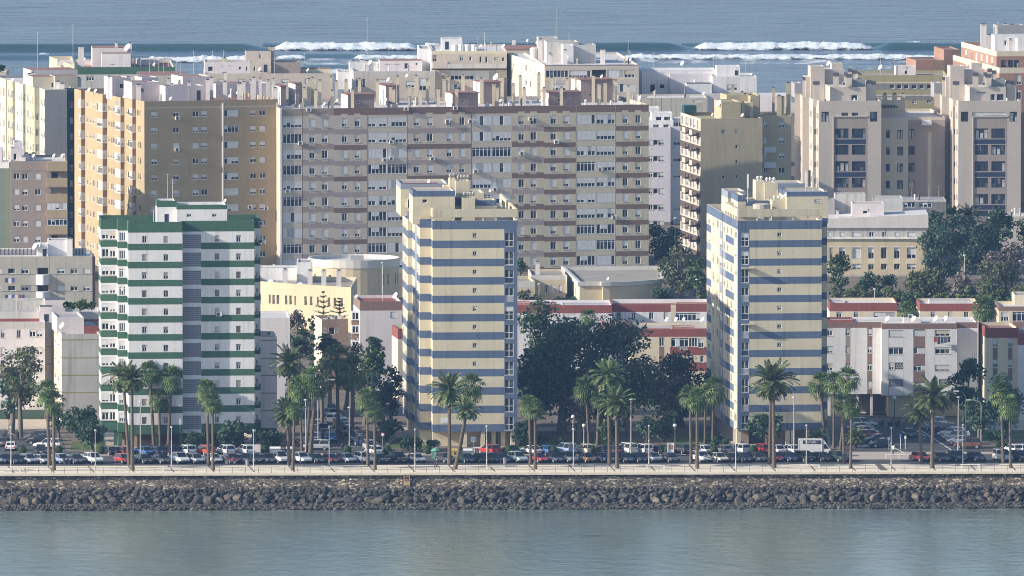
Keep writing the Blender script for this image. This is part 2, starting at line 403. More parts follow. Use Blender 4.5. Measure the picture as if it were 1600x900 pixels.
class Bld:
    def __init__(s, name, label, cat, base, group=None):
        s.root = thing(name, label, cat, (base[0], base[1], 0), 0, group)
        s.w = MB(); s.r = MB(); s.wins = []; s.extra = []; s.rnd = random.Random(sum(map(ord, label)))
    def face(s, A, B, z0, z1, mat, bands=(), holes=(), hd=0.16):
        """one wall from A to B (outside on the right-hand side); bands (u0,u1,z0,z1,mat); holes (u0,u1,z0,z1,kind[,depth])"""
        L = math.hypot(B[0] - A[0], B[1] - A[1])
        if L < 1e-3: return
        ux, uy = (B[0] - A[0]) / L, (B[1] - A[1]) / L; nx, ny = -uy, ux     # inward
        def P(u, z, d=0.0): return (A[0] + ux * u + nx * d, A[1] + uy * u + ny * d, z)
        hs = []
        for h in holes:
            u0, u1, a, b = max(.02, h[0]), min(L - .02, h[1]), max(z0 + .02, h[2]), min(z1 - .02, h[3])
            if u1 - u0 > .15 and b - a > .15: hs.append((u0, u1, a, b, h[4], h[5] if len(h) > 5 else hd))
        bs = [(max(0, b[0]), min(L, b[1]), max(z0, b[2]), min(z1, b[3]), b[4]) for b in bands]
        bs = [b for b in bs if b[1] > b[0] and b[3] > b[2]]
        def uniq(vals):
            vals = sorted(vals); o = [vals[0]]
            for q in vals[1:]:
                if q - o[-1] > 5e-4: o.append(q)
            return o
        zs = uniq([z0, z1] + [q for b in bs for q in b[2:4]] + [q for h in hs for q in h[2:4]])
        for k in range(len(zs) - 1):
            za, zb = zs[k], zs[k + 1]; zc = (za + zb) / 2
            rb = [b for b in bs if b[2] < zc < b[3]]; rh = [h for h in hs if h[2] < zc < h[3]]
            us = uniq([0, L] + [q for b in rb for q in b[:2]] + [q for h in rh for q in h[:2]])
            for i in range(len(us) - 1):
                ua, ub = us[i], us[i + 1]; uc = (ua + ub) / 2
                if any(h[0] < uc < h[1] for h in rh): continue
                m = mat
                for b in rb:
                    if b[0] < uc < b[1]: m = b[4]
                s.w.quad(P(ua, za), P(ub, za), P(ub, zb), P(ua, zb), m)
        for u0, u1, a, b, kind, d in hs:
            m = mat; uc, zc = (u0 + u1) / 2, (a + b) / 2
            for q in bs:
                if q[0] < uc < q[1] and q[2] < zc < q[3]: m = q[4]
            s.w.quad(P(u0, a), P(u1, a), P(u1, a, d), P(u0, a, d), m)
            s.w.quad(P(u0, b, d), P(u1, b, d), P(u1, b), P(u0, b), m)
            s.w.quad(P(u0, a), P(u0, a, d), P(u0, b, d), P(u0, b), m)
            s.w.quad(P(u1, a, d), P(u1, a), P(u1, b), P(u1, b, d), m)
            if kind is None or kind == 'open':
                s.w.quad(P(u0, a, d), P(u1, a, d), P(u1, b, d), P(u0, b, d), DARK if kind is None else m)
            else:
                s.w.quad(P(u0, a, d), P(u1, a, d), P(u1, b, d), P(u0, b, d), DARK)
                w, hh = round(u1 - u0, 1), round(b - a, 1)
                var = s.rnd.randrange(NVAR.get(kind, 1))
                p = P(u0 + (u1 - u0 - w) / 2, a, d - 0.06)
                s.wins.append((p, math.atan2(uy, ux), w, hh, kind, var, (ux, uy)))
    def block(s, poly, z0, z1, mat, hb=(), holes={}, extra={}, roof=None, par=0.0, pth=0.22, cap=None, bottom=True, mats={}, part=None):
        if part: keep = s.w, s.r; s.w = MB(); s.r = s.w
        """polygon (counter-clockwise) raised from z0 to z1 with horizontal bands hb (z0,z1,mat) round every face"""
        n = len(poly)
        for i in range(n):
            A, B = poly[i], poly[(i + 1) % n]; L = math.hypot(B[0] - A[0], B[1] - A[1])
            bands = [(0, L, b[0], b[1], b[2]) for b in hb] + list(extra.get(i, ()))
            s.face(A, B, z0, z1, mats.get(i, mat), bands, holes.get(i, ()))
        roof = roof or RGREY
        if par > 0:
            inn = inset(poly, pth); cm = cap or (hb[-1][2] if hb and abs(hb[-1][1] - z1) < .01 else mat)
            for i in range(n):
                j = (i + 1) % n; A, B, a, b = poly[i], poly[j], inn[i], inn[j]
                s.w.quad((A[0], A[1], z1), (B[0], B[1], z1), (b[0], b[1], z1), (a[0], a[1], z1), cm)
                s.w.quad((b[0], b[1], z1 - par), (a[0], a[1], z1 - par), (a[0], a[1], z1), (b[0], b[1], z1), mat if cap is None else cm)
            s.r.poly([(p[0], p[1], z1 - par) for p in inn], roof)
        else:
            s.r.poly([(p[0], p[1], z1) for p in poly], roof)
        if bottom: s.w.poly([(p[0], p[1], z0) for p in reversed(poly)], mat)
        if part: o = s.part(part, s.w); s.w, s.r = keep; return o
    def part(s, name, mb, label=None):
        o = mb.build(name, s.root)
        if label: o['label'] = label
        return o
    def finish(s, wall_name='wall'):
        if s.w.f: s.part(wall_name, s.w)
        s.roof = s.part('roof', s.r) if s.r.f else s.root
        off = s.root.location
        # the hundred largest windows in view are parts of their own
        def seen(wn):
            p = wn[0]; return -(wn[2] * wn[3]) * (1.0 if wn[6][0] > .6 else .35) + (1e3 if not (-20 < proj(p[0], p[1], p[2])[0] < 1620) else 0)
        ws = sorted(s.wins, key=seen)
        for wn in ws[:98]:
            p = wn[0]; nm = 'door' if wn[4] == 'door' else ('screen' if wn[4] == 'lat' else 'window')
            child(nm, win_mesh(wn[2], wn[3], wn[4], wn[5]), s.root, (p[0] - off.x, p[1] - off.y, p[2] - off.z), wn[1])
        if len(ws) > 98:
            mb = MB()
            for wn in ws[98:]:
                t = win_mb(wn[2], wn[3], wn[4], wn[5]); c, sn = math.cos(wn[1]), math.sin(wn[1]); p = wn[0]; n = len(mb.v)
                mb.v += [(p[0] + x * c - y * sn, p[1] + x * sn + y * c, p[2] + z) for x, y, z in t.v]
                mb.f += [tuple(i + n for i in f) for f in t.f]; mb.m += t.m
            o = s.part('window', mb); o['kind'] = 'stuff'
        return s
    def roofpart(s, name, mb): return mb.build(name, s.roof, off=tuple(s.root.location))
    def chimney(s, x, y, z0, z1, w, mat=None, cap=CAPD, d=None, big=False):
        mb = MB()
        if big:
            mb.box(x - w / 2, x + w / 2, y - w * .4, y + w * .4, z0, z1 - .75, mat); mb.box(x - w * .44, x + w * .44, y - w * .34, y + w * .34, z1 - .75, z1 - .62, mat); mb.box(x - w * .56, x + w * .56, y - w * .45, y + w * .45, z1 - .62, z1, cap); s.roofpart('chimney', mb); return
        mat = mat or CHIMC; d = d or w * .8
        mb.box(x - w / 2, x + w / 2, y - d / 2, y + d / 2, z0, z1 - .35, mat)
        mb.box(x - w / 2 - .06, x + w / 2 + .06, y - d / 2 - .06, y + d / 2 + .06, z1 - .35, z1 - .22, mat)
        mb.box(x - w * .3, x + w * .3, y - d * .3, y + d * .3, z1 - .22, z1 - .05, cap)
        mb.box(x - w * .42, x + w * .42, y - d * .42, y + d * .42, z1 - .05, z1, cap)
        s.roofpart('chimney', mb)
    def dish(s, x, y, z, r=.5):
        r *= .72; mb = MB(); mb.tube((x, y, z - .5), (x, y, z + .1), .04, .04, STEEL, 5)
        a = R(-35); nrm = Vector((math.cos(R(215)) * .85, math.sin(R(215)) * .85, .5)).normalized()
        t1 = nrm.orthogonal().normalized(); t2 = nrm.cross(t1); c = Vector((x, y, z + .3))
        rings = []
        for q, dd in ((0.05, 0.0), (.6, .08), (1, .2)):
            rings.append([tuple(c + nrm * (dd * r) + (t1 * math.cos(i * math.pi / 5) + t2 * math.sin(i * math.pi / 5)) * r * q) for i in range(10)])
        for k in range(2):
            for i in range(10): mb.quad(rings[k][i], rings[k][(i + 1) % 10], rings[k + 1][(i + 1) % 10], rings[k + 1][i], DISHM)
        mb.tube(tuple(c), tuple(c + nrm * r * .9), .02, .03, DSTEEL, 4)
        s.roofpart('satellite_dish', mb)
    def antenna(s, x, y, z, h=3.0, n=3):
        mb = MB(); mb.tube((x, y, z), (x, y, z + h), .05, .035, STEEL, 5)
        for k in range(n):
            zz = z + h - .15 - k * .35; mb.tube((x - .55 + .1 * k, y, zz), (x + .55 - .1 * k, y, zz), .025, .025, STEEL, 4)
        s.roofpart('antenna', mb)
    def acunit(s, x, y, z, rz=0.0, w=.85, wallpart=True):
        mb = MB(); c, sn = math.cos(rz), math.sin(rz)
        t = MB(); t.box(0, w, -.36, 0, 0, .65, ACW); t.box(w * .08, w * .62, -.375, -.362, .08, .57, ACD)
        mb.v = [(x + a * c - b * sn, y + a * sn + b * c, z + q) for a, b, q in t.v]; mb.f = t.f; mb.m = t.m
        s.part('air_conditioner', mb)

def clutter(b, fr, xa, xb, va, vb, z0, n, seed=1):
    """small things standing about on a flat roof: vents, aerials, pipes, boxes"""
    r = random.Random(seed)
    for i in range(n):
        v = r.uniform(va, vb); x, y = fr.xy(fr.u(r.uniform(xa, xb), v), v); k = r.random()
        if k < .3: b.antenna(x, y, z0, r.uniform(1.8, 4.2), r.choice((1, 2, 3)))
        elif k < .5: b.dish(x, y, z0 + .7, r.uniform(.4, .6))
        elif k < .8:
            mb = MB(); h = r.uniform(.6, 1.5); mb.lathe((x, y, z0), [(.16, 0), (.16, h), (.27, h + .05), (.1, h + .3)], r.choice((ACW, CONC, CHIMC, CAPD)), 7); b.roofpart('roof_vent', mb)
        else:
            mb = MB(); w = r.uniform(.5, 1.1); mb.box(x, x + w, y, y + w, z0, z0 + r.uniform(.5, 1.1), r.choice((ACW, CONC, GREYW))); mb.box(x + .1, x + w - .1, y + .1, y + w - .1, z0 + 1.1, z0 + 1.18, CAPD) if w > .9 else None; b.roofpart('roof_box', mb)
class FE:
    """pixel measurements on the front face of frame fr at depth v, starting at left edge u0"""
    def __init__(s, fr, v, u0): s.fr, s.v, s.u0 = fr, v, u0
    def h(s, x0, x1, y0, y1, kind='w', d=.16):
        um = (x0 + x1) / 2
        a = s.fr.uz(x0, y1, s.v)[0] - s.u0; b = s.fr.uz(x1, y1, s.v)[0] - s.u0
        return (a, b, s.fr.uz(um, y1, s.v)[1], s.fr.uz(um, y0, s.v)[1], kind, d)
    def b(s, x0, x1, y0, y1, mat): return s.h(x0, x1, y0, y1)[:4] + (mat,)
    def grid(s, cols, rows, hgt, kind='w', d=.16, skip=()):
        out = []
        for r in rows:
            for c in cols:
                k = c[2] if len(c) > 2 else kind
                hh = c[3] if len(c) > 3 else hgt
                out.append(s.h(c[0], c[1], r, r + hh, k, d))
        return out
# ------------------------------------------------------------------ green and white tower
def green_tower():
    fr = Frame(201, 703, 4.0); b = Bld('apartment_tower', 'white apartment tower with dark green bands and a pierced screen column', 'apartment tower', fr.o)
    Z = lambda y, v=0.0: fr.z(y, v=v)
    top = Z(347); pit = Z(679)
    bands = [(Z(363.6), top, GREEN)]
    for k in range(10):
        y = 380.9 + 28.3 * k; bands.append((Z(y + 10.3), Z(y), GREEN))
    bands.append((pit, Z(664), GREEN))
    u = fr.u
    u1, uc, u2 = u(285), u(314.3, 1.8), u(397.5, 1.8)
    V2 = 1.8
    uL1, uL2 = u(184, 4.8), u(157.5, 8)
    poly = [(0, 0), (u1, 0), (u1, V2), (uc, V2), (u2, V2), (u2, 8.5), (u(407, 8.5), 8.5), (u(407, 8.5), 16), (uL2, 16), (uL2, 8), (uL1, 8), (uL1, 4.8), (0, 4.8)]
    P = [fr.xy(*p) for p in poly]
    rows = [368.8 + 28.3 * k for k in range(11)]
    e0, e3, e2 = FE(fr, 0, 0), FE(fr, V2, uc), FE(fr, V2, u1)
    e6, e9, e11 = FE(fr, 8.5, u2), FE(fr, 8, uL2), FE(fr, 4.8, uL1)
    h = {0: e0.grid([(222, 229.4), (255.5, 263)], rows, 10.6, 'wb', .26),
         3: e3.grid([(335.5, 342.8), (369, 376.4)], [r - 1.2 for r in rows], 10.6, 'wb', .26),
         2: [], 5: e6.grid([(399.5, 404.5)], [r - 4 for r in rows], 12.5, 'p')}
    h[9] = e9.grid([(159, 170, 'w', 13), (171.5, 180.5, 'w', 13)], [r - 8.5 for r in rows], 13, 'w', .1)
    h[11] = e11.grid([(186, 196, 'gb', 14)], [r - 6.2 for r in rows], 14, 'gb', .1)
    ex = {2: [(0, 99, pit, Z(363.6), WHITE)], 0: []}
    h[2] = e2.grid([(286, 314, 'lat', 21.8)], [366.4 + 28.3 * k for k in range(11)], 21.8, 'lat', .25)
    h[8] = [(u0, u0 + 1.2, Z(r + 11), Z(r), 'w', .12) for r in rows for u0 in (1.5, 4.5)]
    b.block(P, pit, top, WHITE, bands, h, ex, roof=RGREY, par=1.1, cap=GREEN)
    # set-back ground floor and columns
    core = [fr.xy(*p) for p in ((1.5, 4), (u2 - 1.5, 5.5), (u2 - 1.5, 14), (-1.5, 14))]
    b.block(core, 0, pit + .05, BROWNDK, roof=DARK, bottom=False, part='ground_floor')
    pil = MB()
    for px, v in ((203.5, .4), (242.5, .4), (282, .4), (315, 2.7), (355, 2.7), (396, 2.7), (160, 8.4), (180, 8.4), (187, 5.2), (203.5, 8), (242.5, 8)):
        q = u(px, v); pil = MB(); pil.fbox(fr, q - .28, q + .28, v - .2, v + .4, 0, pit - .003, GREEN); b.part('column', pil)
    # roof house with its own green band
    zr = top - 1.1
    f1, f2 = 6.0, 4.6
    ua, ub, ucx = u(245.5, f1), u(276, f2), u(355, f2)
    zt1, zt2 = fr.z(313.5, 260, f1), fr.z(320, 300, f2)
    P1 = [fr.xy(*p) for p in ((ua, f1), (ub + .01, f1), (ub + .01, f1 + 5), (ua, f1 + 5))]
    g1 = FE(fr, f1, ua)
    b.block(P1, zr, zt1, WHITE, [(fr.z(323.5, 260, f1), zt1, GREEN)], {0: [g1.h(257, 264, 334.5, 352, 'door')]}, par=.6, bottom=False, part='roof_house')
    P2 = [fr.xy(*p) for p in ((ub + .02, f2), (ucx, f2), (ucx, f2 + 7), (ub + .02, f2 + 7))]
    g2 = FE(fr, f2, ub + .02)
    b.block(P2, zr, zt2, WHITE, [(fr.z(327.3, 300, f2), zt2, GREEN)], {0: [g2.h(291.5, 299.5, 334, 338.4, 'd'), g2.h(331, 339, 334, 338.4, 'd')]}, par=.5, bottom=False, roof=RPALE, part='roof_house')
    b.finish()
    b.antenna(*fr.xy(u(270, 8), 8), zt1, 3.4); b.antenna(*fr.xy(u(262, 7), 7), zt1 - .3, 4.5, 1)
    b.dish(*fr.xy(u(352, 9), 9), zt2, .45); b.antenna(*fr.xy(u(240, 8), 8), zr, 2.5, 1)
    for px, py in ((338, 494), (404, 380), (404, 352)):
        p = fr.uz(px, py, V2 if px < 390 else 8.5); xy = fr.xy(p[0], (V2 if px < 390 else 8.5) - .02); b.acunit(xy[0], xy[1], p[1], fr.rot)
    return b
green_tower()

# ------------------------------------------------------------------ the two blue-striped towers
def attic_frame(b, fr, poly, z0, z1, th, skip=()):
    """open concrete ring beam that floats round the roof terrace"""
    n = len(poly); inn = inset(poly, th); mb = MB()
    for i in range(n):
        if i in skip: continue
        j = (i + 1) % n; A, B, a, c = poly[i], poly[j], inn[i], inn[j]
        mb.quad((*A, z0), (*B, z0), (*B, z1), (*A, z1), CONCB); mb.quad((*c, z0), (*a, z0), (*a, z1), (*c, z1), CREAM)
        mb.quad((*A, z1), (*B, z1), (*c, z1), (*a, z1), CREAM2); mb.quad((*B, z0), (*A, z0), (*a, z0), (*c, z0), CREAM)
    b.part('roof_beam', mb)
CONCB = wall('cream_concrete_beam', (0.56, 0.50, 0.37), .12, .25)

def blue_tower_mid():
    fr = Frame(676, 699, 4.0); b = Bld('apartment_tower', 'cream tower with blue stripes standing in the middle, palms at its foot', 'apartment tower', fr.o, )
    Z = lambda y, v=0.0: fr.z(y, v=v); u = fr.u
    top, pit = Z(345), Z(674.9)
    bands = [(Z(358.5), top, BLUE)] + [(Z(387.8 + 28.7 * k), Z(376 + 28.7 * k), BLUE) for k in range(10)] + [(pit, Z(663.3), BLUE)]
    uR, uW = u(808.5), u(788)
    uA, uB = u(656, 4), u(637, 23)
    poly = [(0, 0), (uR, 0), (uR, 36), (uB, 36), (uB, 23), (u(644.5, 23), 23), (uA, 23), (uA, 4), (0, 4)]
    poly = [(0, 0), (uR, 0), (uR, 36), (uB, 36), (uB, 23), (uA, 23), (uA, 4), (0, 4)]
    P = [fr.xy(*p) for p in poly]; e0 = FE(fr, 0, 0)
    rows = [363.7 + 28.7 * k for k in range(11)]
    h = {0: e0.grid([(738.5, 745.5, 'd', 6.8), (788.6, 802.3, 'p', 21.6)], rows, 7)}
    ex = {0: [(uW, uR, pit, top, BLUE)], 4: [], 6: []}
    # left flanks: narrow openings and darker bays
    h[5] = [(u0, u0 + w, Z(r + 12), Z(r - 1), k, .12) for r in rows for u0, w, k in ((1.2, 1.5, 'wb'), (4.2, 1.6, 'w'), (8, 1.4, 'wb'), (11.5, 2.4, 'g'), (15.6, 1.5, 'w'))]
    h[3] = [(u0, u0 + w, Z(r + 12), Z(r - 1), k, .12) for r in rows for u0, w, k in ((1.2, 1.5, 'wb'), (4.2, 1.6, 'w'), (7, 2.2, 'g'), (10.5, 1.3, 'w'))]
    ex[5] = [(7.4, 11.2, pit, top, BLUEGREY)]
    ex[4] = [(0, 99, bb[0], bb[1], BLUEGREY) for bb in bands]
    b.block(P, pit, top, CREAM, bands, h, ex, roof=RGREY, par=.9, cap=CREAM2)
    core = [fr.xy(*p) for p in ((.8, 3.2), (7.6, 3.2), (7.6, 5.2), (10.5, 5.2), (10.5, 3.2), (uR - 1.2, 3.2), (uR - 1.2, 33), (.8, 33))]
    b.block(core, 0, pit + .05, CREAM, roof=DARK, bottom=False, part='ground_floor', holes={3: [(.1, 2.3, .1, 2.4, 'door', .1)]})
    for px, v in ((679, .4), (726, .4), (754.5, .4), (771, 1.5), (786, 1.5), (801, .4)):
        q = u(px, v); mb = MB(); mb.fbox(fr, q - .33, q + .33, v - .2, v + .7, 0, pit - .003, CREAM); b.part('column', mb)
    low = [fr.xy(*p) for p in ((uA + .2, 5), (.7, 5), (.7, 33), (uB + .5, 33), (uB + .5, 23.5), (uA + .2, 23.5))]
    b.block(low, 0, pit + .04, CREAM, roof=DARK, bottom=False, part='ground_floor')
    # roof terrace: houses, blocks and the ring beam
    zr = top - .9
    attic_frame(b, fr, [fr.xy(*p) for p in ((-.02, -.05), (uR, -.05), (uR, 36), (uB, 36), (uB, 22.9), (uA, 22.9), (uA, 3.6), (-.02, 3.6))], Z(339.8), Z(327), .35, skip=(2, 4, 5))
    for px, v in ((678, .1), (708, .1), (722.5, .1), (755, .1), (775, .1), (807, .1)):
        q = u(px, v); mb = MB(); mb.fbox(fr, q - .12, q + .12, v - .05, v + .25, zr, Z(339.8) - .003, CREAM); b.part('post', mb)
    for k in range(7):
        mb = MB(); mb.fbox(fr, uR - .3, uR - .05, 4 + 5 * k, 4.9 + 5 * k, zr, Z(339.8) - .003, CREAM); b.part('post', mb)
    def rb(x0, x1, v, dep, ytop, yband=None, mat=CREAM, bm=BLUE, hol=None, y0=None, roof=RGREY):
        a, c = u(x0, v), u(x1, v); zt = fr.z(ytop, (x0 + x1) / 2, v)
        hb = [(fr.z(yband, (x0 + x1) / 2, v), zt, bm)] if yband else []
        q = FE(fr, v, a)
        hh = {0: [q.h(*t) for t in hol]} if hol else {}
        b.block([fr.xy(*p) for p in ((a, v), (c, v), (c, v + dep), (a, v + dep))], zr if y0 is None else fr.z(y0, (x0 + x1) / 2, v), zt, mat, hb, hh, par=.3, bottom=y0 is not None, roof=roof, part='roof_house')
        return zt
    rb(645, 711, 5.0, 9, 298.5, 307.2, hol=[(660, 667.5, 311.5, 317, 'v')])
    rb(626, 700, 24, 11.5, 287, 295.5, bm=BLUEGREY); mb = MB(); mb.fbox(fr, u(632, 24), u(684, 24), 24.0, 24.25, fr.z(287, 660, 24) + .004, fr.z(285.6, 660, 24), REDP); b.part('roof_edge', mb)
    z1 = rb(702.5, 712, 15, 3, 279.2); z2 = rb(712.2, 733.5, 14.5, 4, 282.5); rb(693, 702, 16, 2.5, 290)
    rb(711.5, 722, 8, 3, 309, 321.5); z3 = rb(722.2, 742.5, 4.5, 3.5, 309); rb(743, 776, 6, 6, 313, 321.6); rb(733.5, 756, 22, 8, 301)
    mb = MB()
    for k in range(8):   # sloping flank of the far terrace
        pass
    b.finish()
    zz = {0: z1, 1: z2, 2: z3}
    for px, v, k in ((704, 16, 0), (709, 16, 0), (716, 16, 1), (721, 16, 1), (726, 16, 1), (731, 16, 1), (726, 6, 2), (731, 6, 2), (735, 6, 2), (739, 6, 2)):
        mb = MB(); x, y = fr.xy(u(px, v), v); mb.lathe((x, y, zz[k] - .3), [(.16, 0), (.16, .7), (.3, .72), (.3, .95), (.12, 1.1)], CONC, 7); b.roofpart('chimney_pot', mb)
    b.dish(*fr.xy(u(670, 26), 26), fr.z(287, 670, 26), .5); b.dish(*fr.xy(u(766, 24), 24), fr.z(301, 766, 24), .4)
    mb = MB(); p0 = FE(fr, 0, 0).h(690, 700, 653.5, 660.5)
    mb.fbox(fr, p0[0], p0[1], -.06, -.003, p0[2], p0[3], WFRAME); b.part('sign', mb)
    return b
blue_tower_mid()

def blue_tower_right():
    fr = Frame(1152, 697, 6.3); b = Bld('apartment_tower', 'cream tower with blue stripes and a long windowed flank, rightmost of the three', 'apartment tower', fr.o)
    Z = lambda y, v=0.0: fr.z(y, v=v); u = fr.u
    top, pit = Z(345), Z(672.8)
    bands = [(Z(358.8), top, BLUE)] + [(Z(387 + 28.57 * k), Z(375.9 + 28.57 * k), BLUE) for k in range(10)] + [(pit, Z(661.7), BLUE)]
    u1, uR = u(1283.8), u(1292.3, 5)
    DP = 39.0
    poly = [(0, 0), (u1, 0), (u1, 5), (uR, 5), (uR, DP), (0, DP)]
    P = [fr.xy(*p) for p in poly]; e0 = FE(fr, 0, 0); uS = u(1171)
    rows = [363.4 + 28.57 * k for k in range(11)]
    h = {0: e0.grid([(1214.3, 1221.3, 'd', 6.6), (1158, 1170, 'p', 21.5)], rows, 7)}
    ex = {0: [(0, uS, pit, top, BLUE)], 5: []}
    hl = []
    sp = []
    rr = random.Random(3)
    for k, r in enumerate(rows):
        z1, z0 = Z(r - 2.5), Z(r + 11)
        for u0, w, kd in ((2, 2.4, 'w'), (7.5, 2.0, 'wb'), (13, 2.2, 'wb'), (17, 2.6, 'g'), (21.2, 2.2, 'w'), (25.6, 2.0, 'wb'), (30.2, 2.0, 'wb'), (35, 3.2, 'g')):
            hl.append((u0, u0 + w, z0, z1, kd, .12))
        # blue spandrels come and go along the flank
        zb0, zb1 = Z(r + 23.8), Z(r + 12.4)
        sp.append((0, 6, zb0, zb1, BLUEGREY if k % 3 == 1 else BLUE)); sp.append((16.4, 19.9, zb0, z1, BLUEGREY))
        sp.append((20.4, 24, zb0, zb1, CREAM2 if k % 3 == 0 else BLUEGREY)); sp.append((24, 34.5, zb0, zb1, BLUE))
    sp.append((19.9, 20.4, pit, top, DARK))
    h[5] = hl; ex[5] = [(0, DP, pit, Z(358.8), CREAM2)] + sp
    b.block(P, pit, top, CREAM, bands, h, ex, roof=RGREY, par=.9, mats={5: CREAM2})
    core = [fr.xy(*p) for p in ((.5, 3.2), (2.2, 3.2), (2.2, 4.6), (5.0, 4.6), (5.0, 3.2), (uR - 1.2, 3.2), (uR - 1.2, DP - .5), (.5, DP - .5))]
    b.block(core, 0, pit + .05, TAN, roof=DARK, bottom=False, part='ground_floor', holes={2: [(.2, 2.5, .1, 2.5, 'door', .1)]})
    for px, v in ((1154.5, .3), (1231, .4), (1239, .3), (1262, .4), (1281, .3)):
        q = u(px, v); mb = MB(); mb.fbox(fr, q - .3, q + .3, v - .15, v + .6, 0, pit - .003, CREAM); b.part('column', mb)
    zr = top - .9
    attic_frame(b, fr, [fr.xy(*p) for p in ((-.02, -.05), (u1 + .05, -.05), (u1 + .05, 17), (-.02, 17))], Z(339), Z(327), .35, skip=(1,))
    for px, v in ((1153, .1), (1183, .1), (1203.5, .1), (1239, .1), (1262, .1), (1283, .1)):
        q = u(px, v); mb = MB(); mb.fbox(fr, q - .14, q + .14, v - .05, v + .3, zr, Z(339) - .003, CREAM); b.part('post', mb)
    for k in range(5):
        mb = MB(); mb.fbox(fr, .02, .3, 3.2 + 3.2 * k, 4.0 + 3.2 * k, zr, Z(339) - .003, CREAM); b.part('post', mb)
    def rb(x0, x1, v, dep, ytop, yband=None, mat=CREAM, bm=BLUE, hol=None, y0=None):
        a, c = u(x0, v), u(x1, v); xm = (x0 + x1) / 2; zt = fr.z(ytop, xm, v)
        hb = [(fr.z(yband, xm, v), zt, bm)] if yband else []
        q = FE(fr, v, a); hh = {0: [q.h(*t) for t in hol]} if hol else {}
        b.block([fr.xy(*p) for p in ((a, v), (c, v), (c, v + dep), (a, v + dep))], zr if y0 is None else fr.z(y0, xm, v), zt, mat, hb, hh, par=.3, bottom=y0 is not None, part='roof_house')
        return zt
    zp = rb(1229, 1294, 6, 10, 299.5, 307, hol=[(1272, 1283, 311, 316.5, 'w')])
    rb(1206.5, 1229, 7, 3, 313); rb(1165.5, 1206, 12, 9, 313.5, 321.7); rb(1152.5, 1165, 12, 8, 305, 315)
    zc = rb(1181, 1194, 16, 4, 282.5); zd = rb(1194.2, 1214, 15.5, 5, 285); rb(1137, 1165, 24, 8, 299, 310, bm=BLUEGREY); rb(1214.5, 1258, 24, 8, 286.5, 296, bm=BLUEGREY)
    # round water tank
    mb = MB(); x, y = fr.xy(u(1190, 6), 6); mb.lathe((x, y, zr), [(1.3, 0), (1.4, .9), (1.4, fr.z(319, 1190, 6) - zr), (1.0, fr.z(318, 1190, 6) - zr)], CONC, 14)
    b.finish(); b.roofpart('water_tank', mb)
    for px, v, z in ((1184, 17, zc), (1189, 17, zc), (1198, 17, zd), (1203, 17, zd), (1209, 17, zd), (1210, 8, fr.z(313, 1218, 7)), (1217, 8, fr.z(313, 1218, 7)), (1224, 8, fr.z(313, 1218, 7))):
        mb = MB(); x, y = fr.xy(u(px, v), v); mb.lathe((x, y, z - .3), [(.15, 0), (.15, .6), (.28, .62), (.28, .85), (.1, 1.0)], DISHM, 7); b.roofpart('chimney_pot', mb)
    for px, y0, y1, v, wd in ((1168.3, 306, 272, 10, .28), (1259, 305, 268, 8, .3), (1264.5, 305, 266, 8.5, .38), (1269.5, 300, 268, 9, .2), (1278.5, 299, 282, 8, .12)):
        mb = MB(); x, y = fr.xy(u(px, v), v); za, zb = fr.z(y0, px, v), fr.z(y1, px, v)
        mb.tube((x, y, za - 1), (x, y, zb), .07, .06, STEEL, 5); mb.box(x - wd / 2, x + wd / 2, y - .2, y + .1, za + (zb - za) * .35, zb, DISHM if wd < .35 else DSTEEL)
        b.roofpart('antenna', mb)
    mb = MB()       # thin guard rails round the roof houses
    for v, xa, xb, y0, y1 in ((6.1, 1229, 1292, 300, 289), (12, 1160, 1206, 313, 303)):
        za, zb = fr.z(y0, xa, v), fr.z(y1, xa, v)
        for q in range(6):
            px = xa + (xb - xa) * q / 5; x, y = fr.xy(u(px, v), v); mb.tube((x, y, za), (x, y, zb), .03, .03, STEEL, 4)
        for zz in (zb, (za + zb) / 2): mb.tube((*fr.xy(u(xa, v), v), zz), (*fr.xy(u(xb, v), v), zz), .03, .03, STEEL, 4)
    b.roofpart('guard_rail', mb)
    b.dish(*fr.xy(u(1228, 7), 6.4), fr.z(307, 1228, 6), .6)
    for k in (3, 6):     # awning rods and units
        p = e0.h(1170, 1180, 416 if k == 3 else 503, 419 if k == 3 else 507); mb = MB()
        mb.fbox(fr, p[0] - 1.2, p[1] - .3, -1.1, -.05, p[2], p[2] + .12, SHUTB); b.part('awning', mb)
    return b
blue_tower_right()
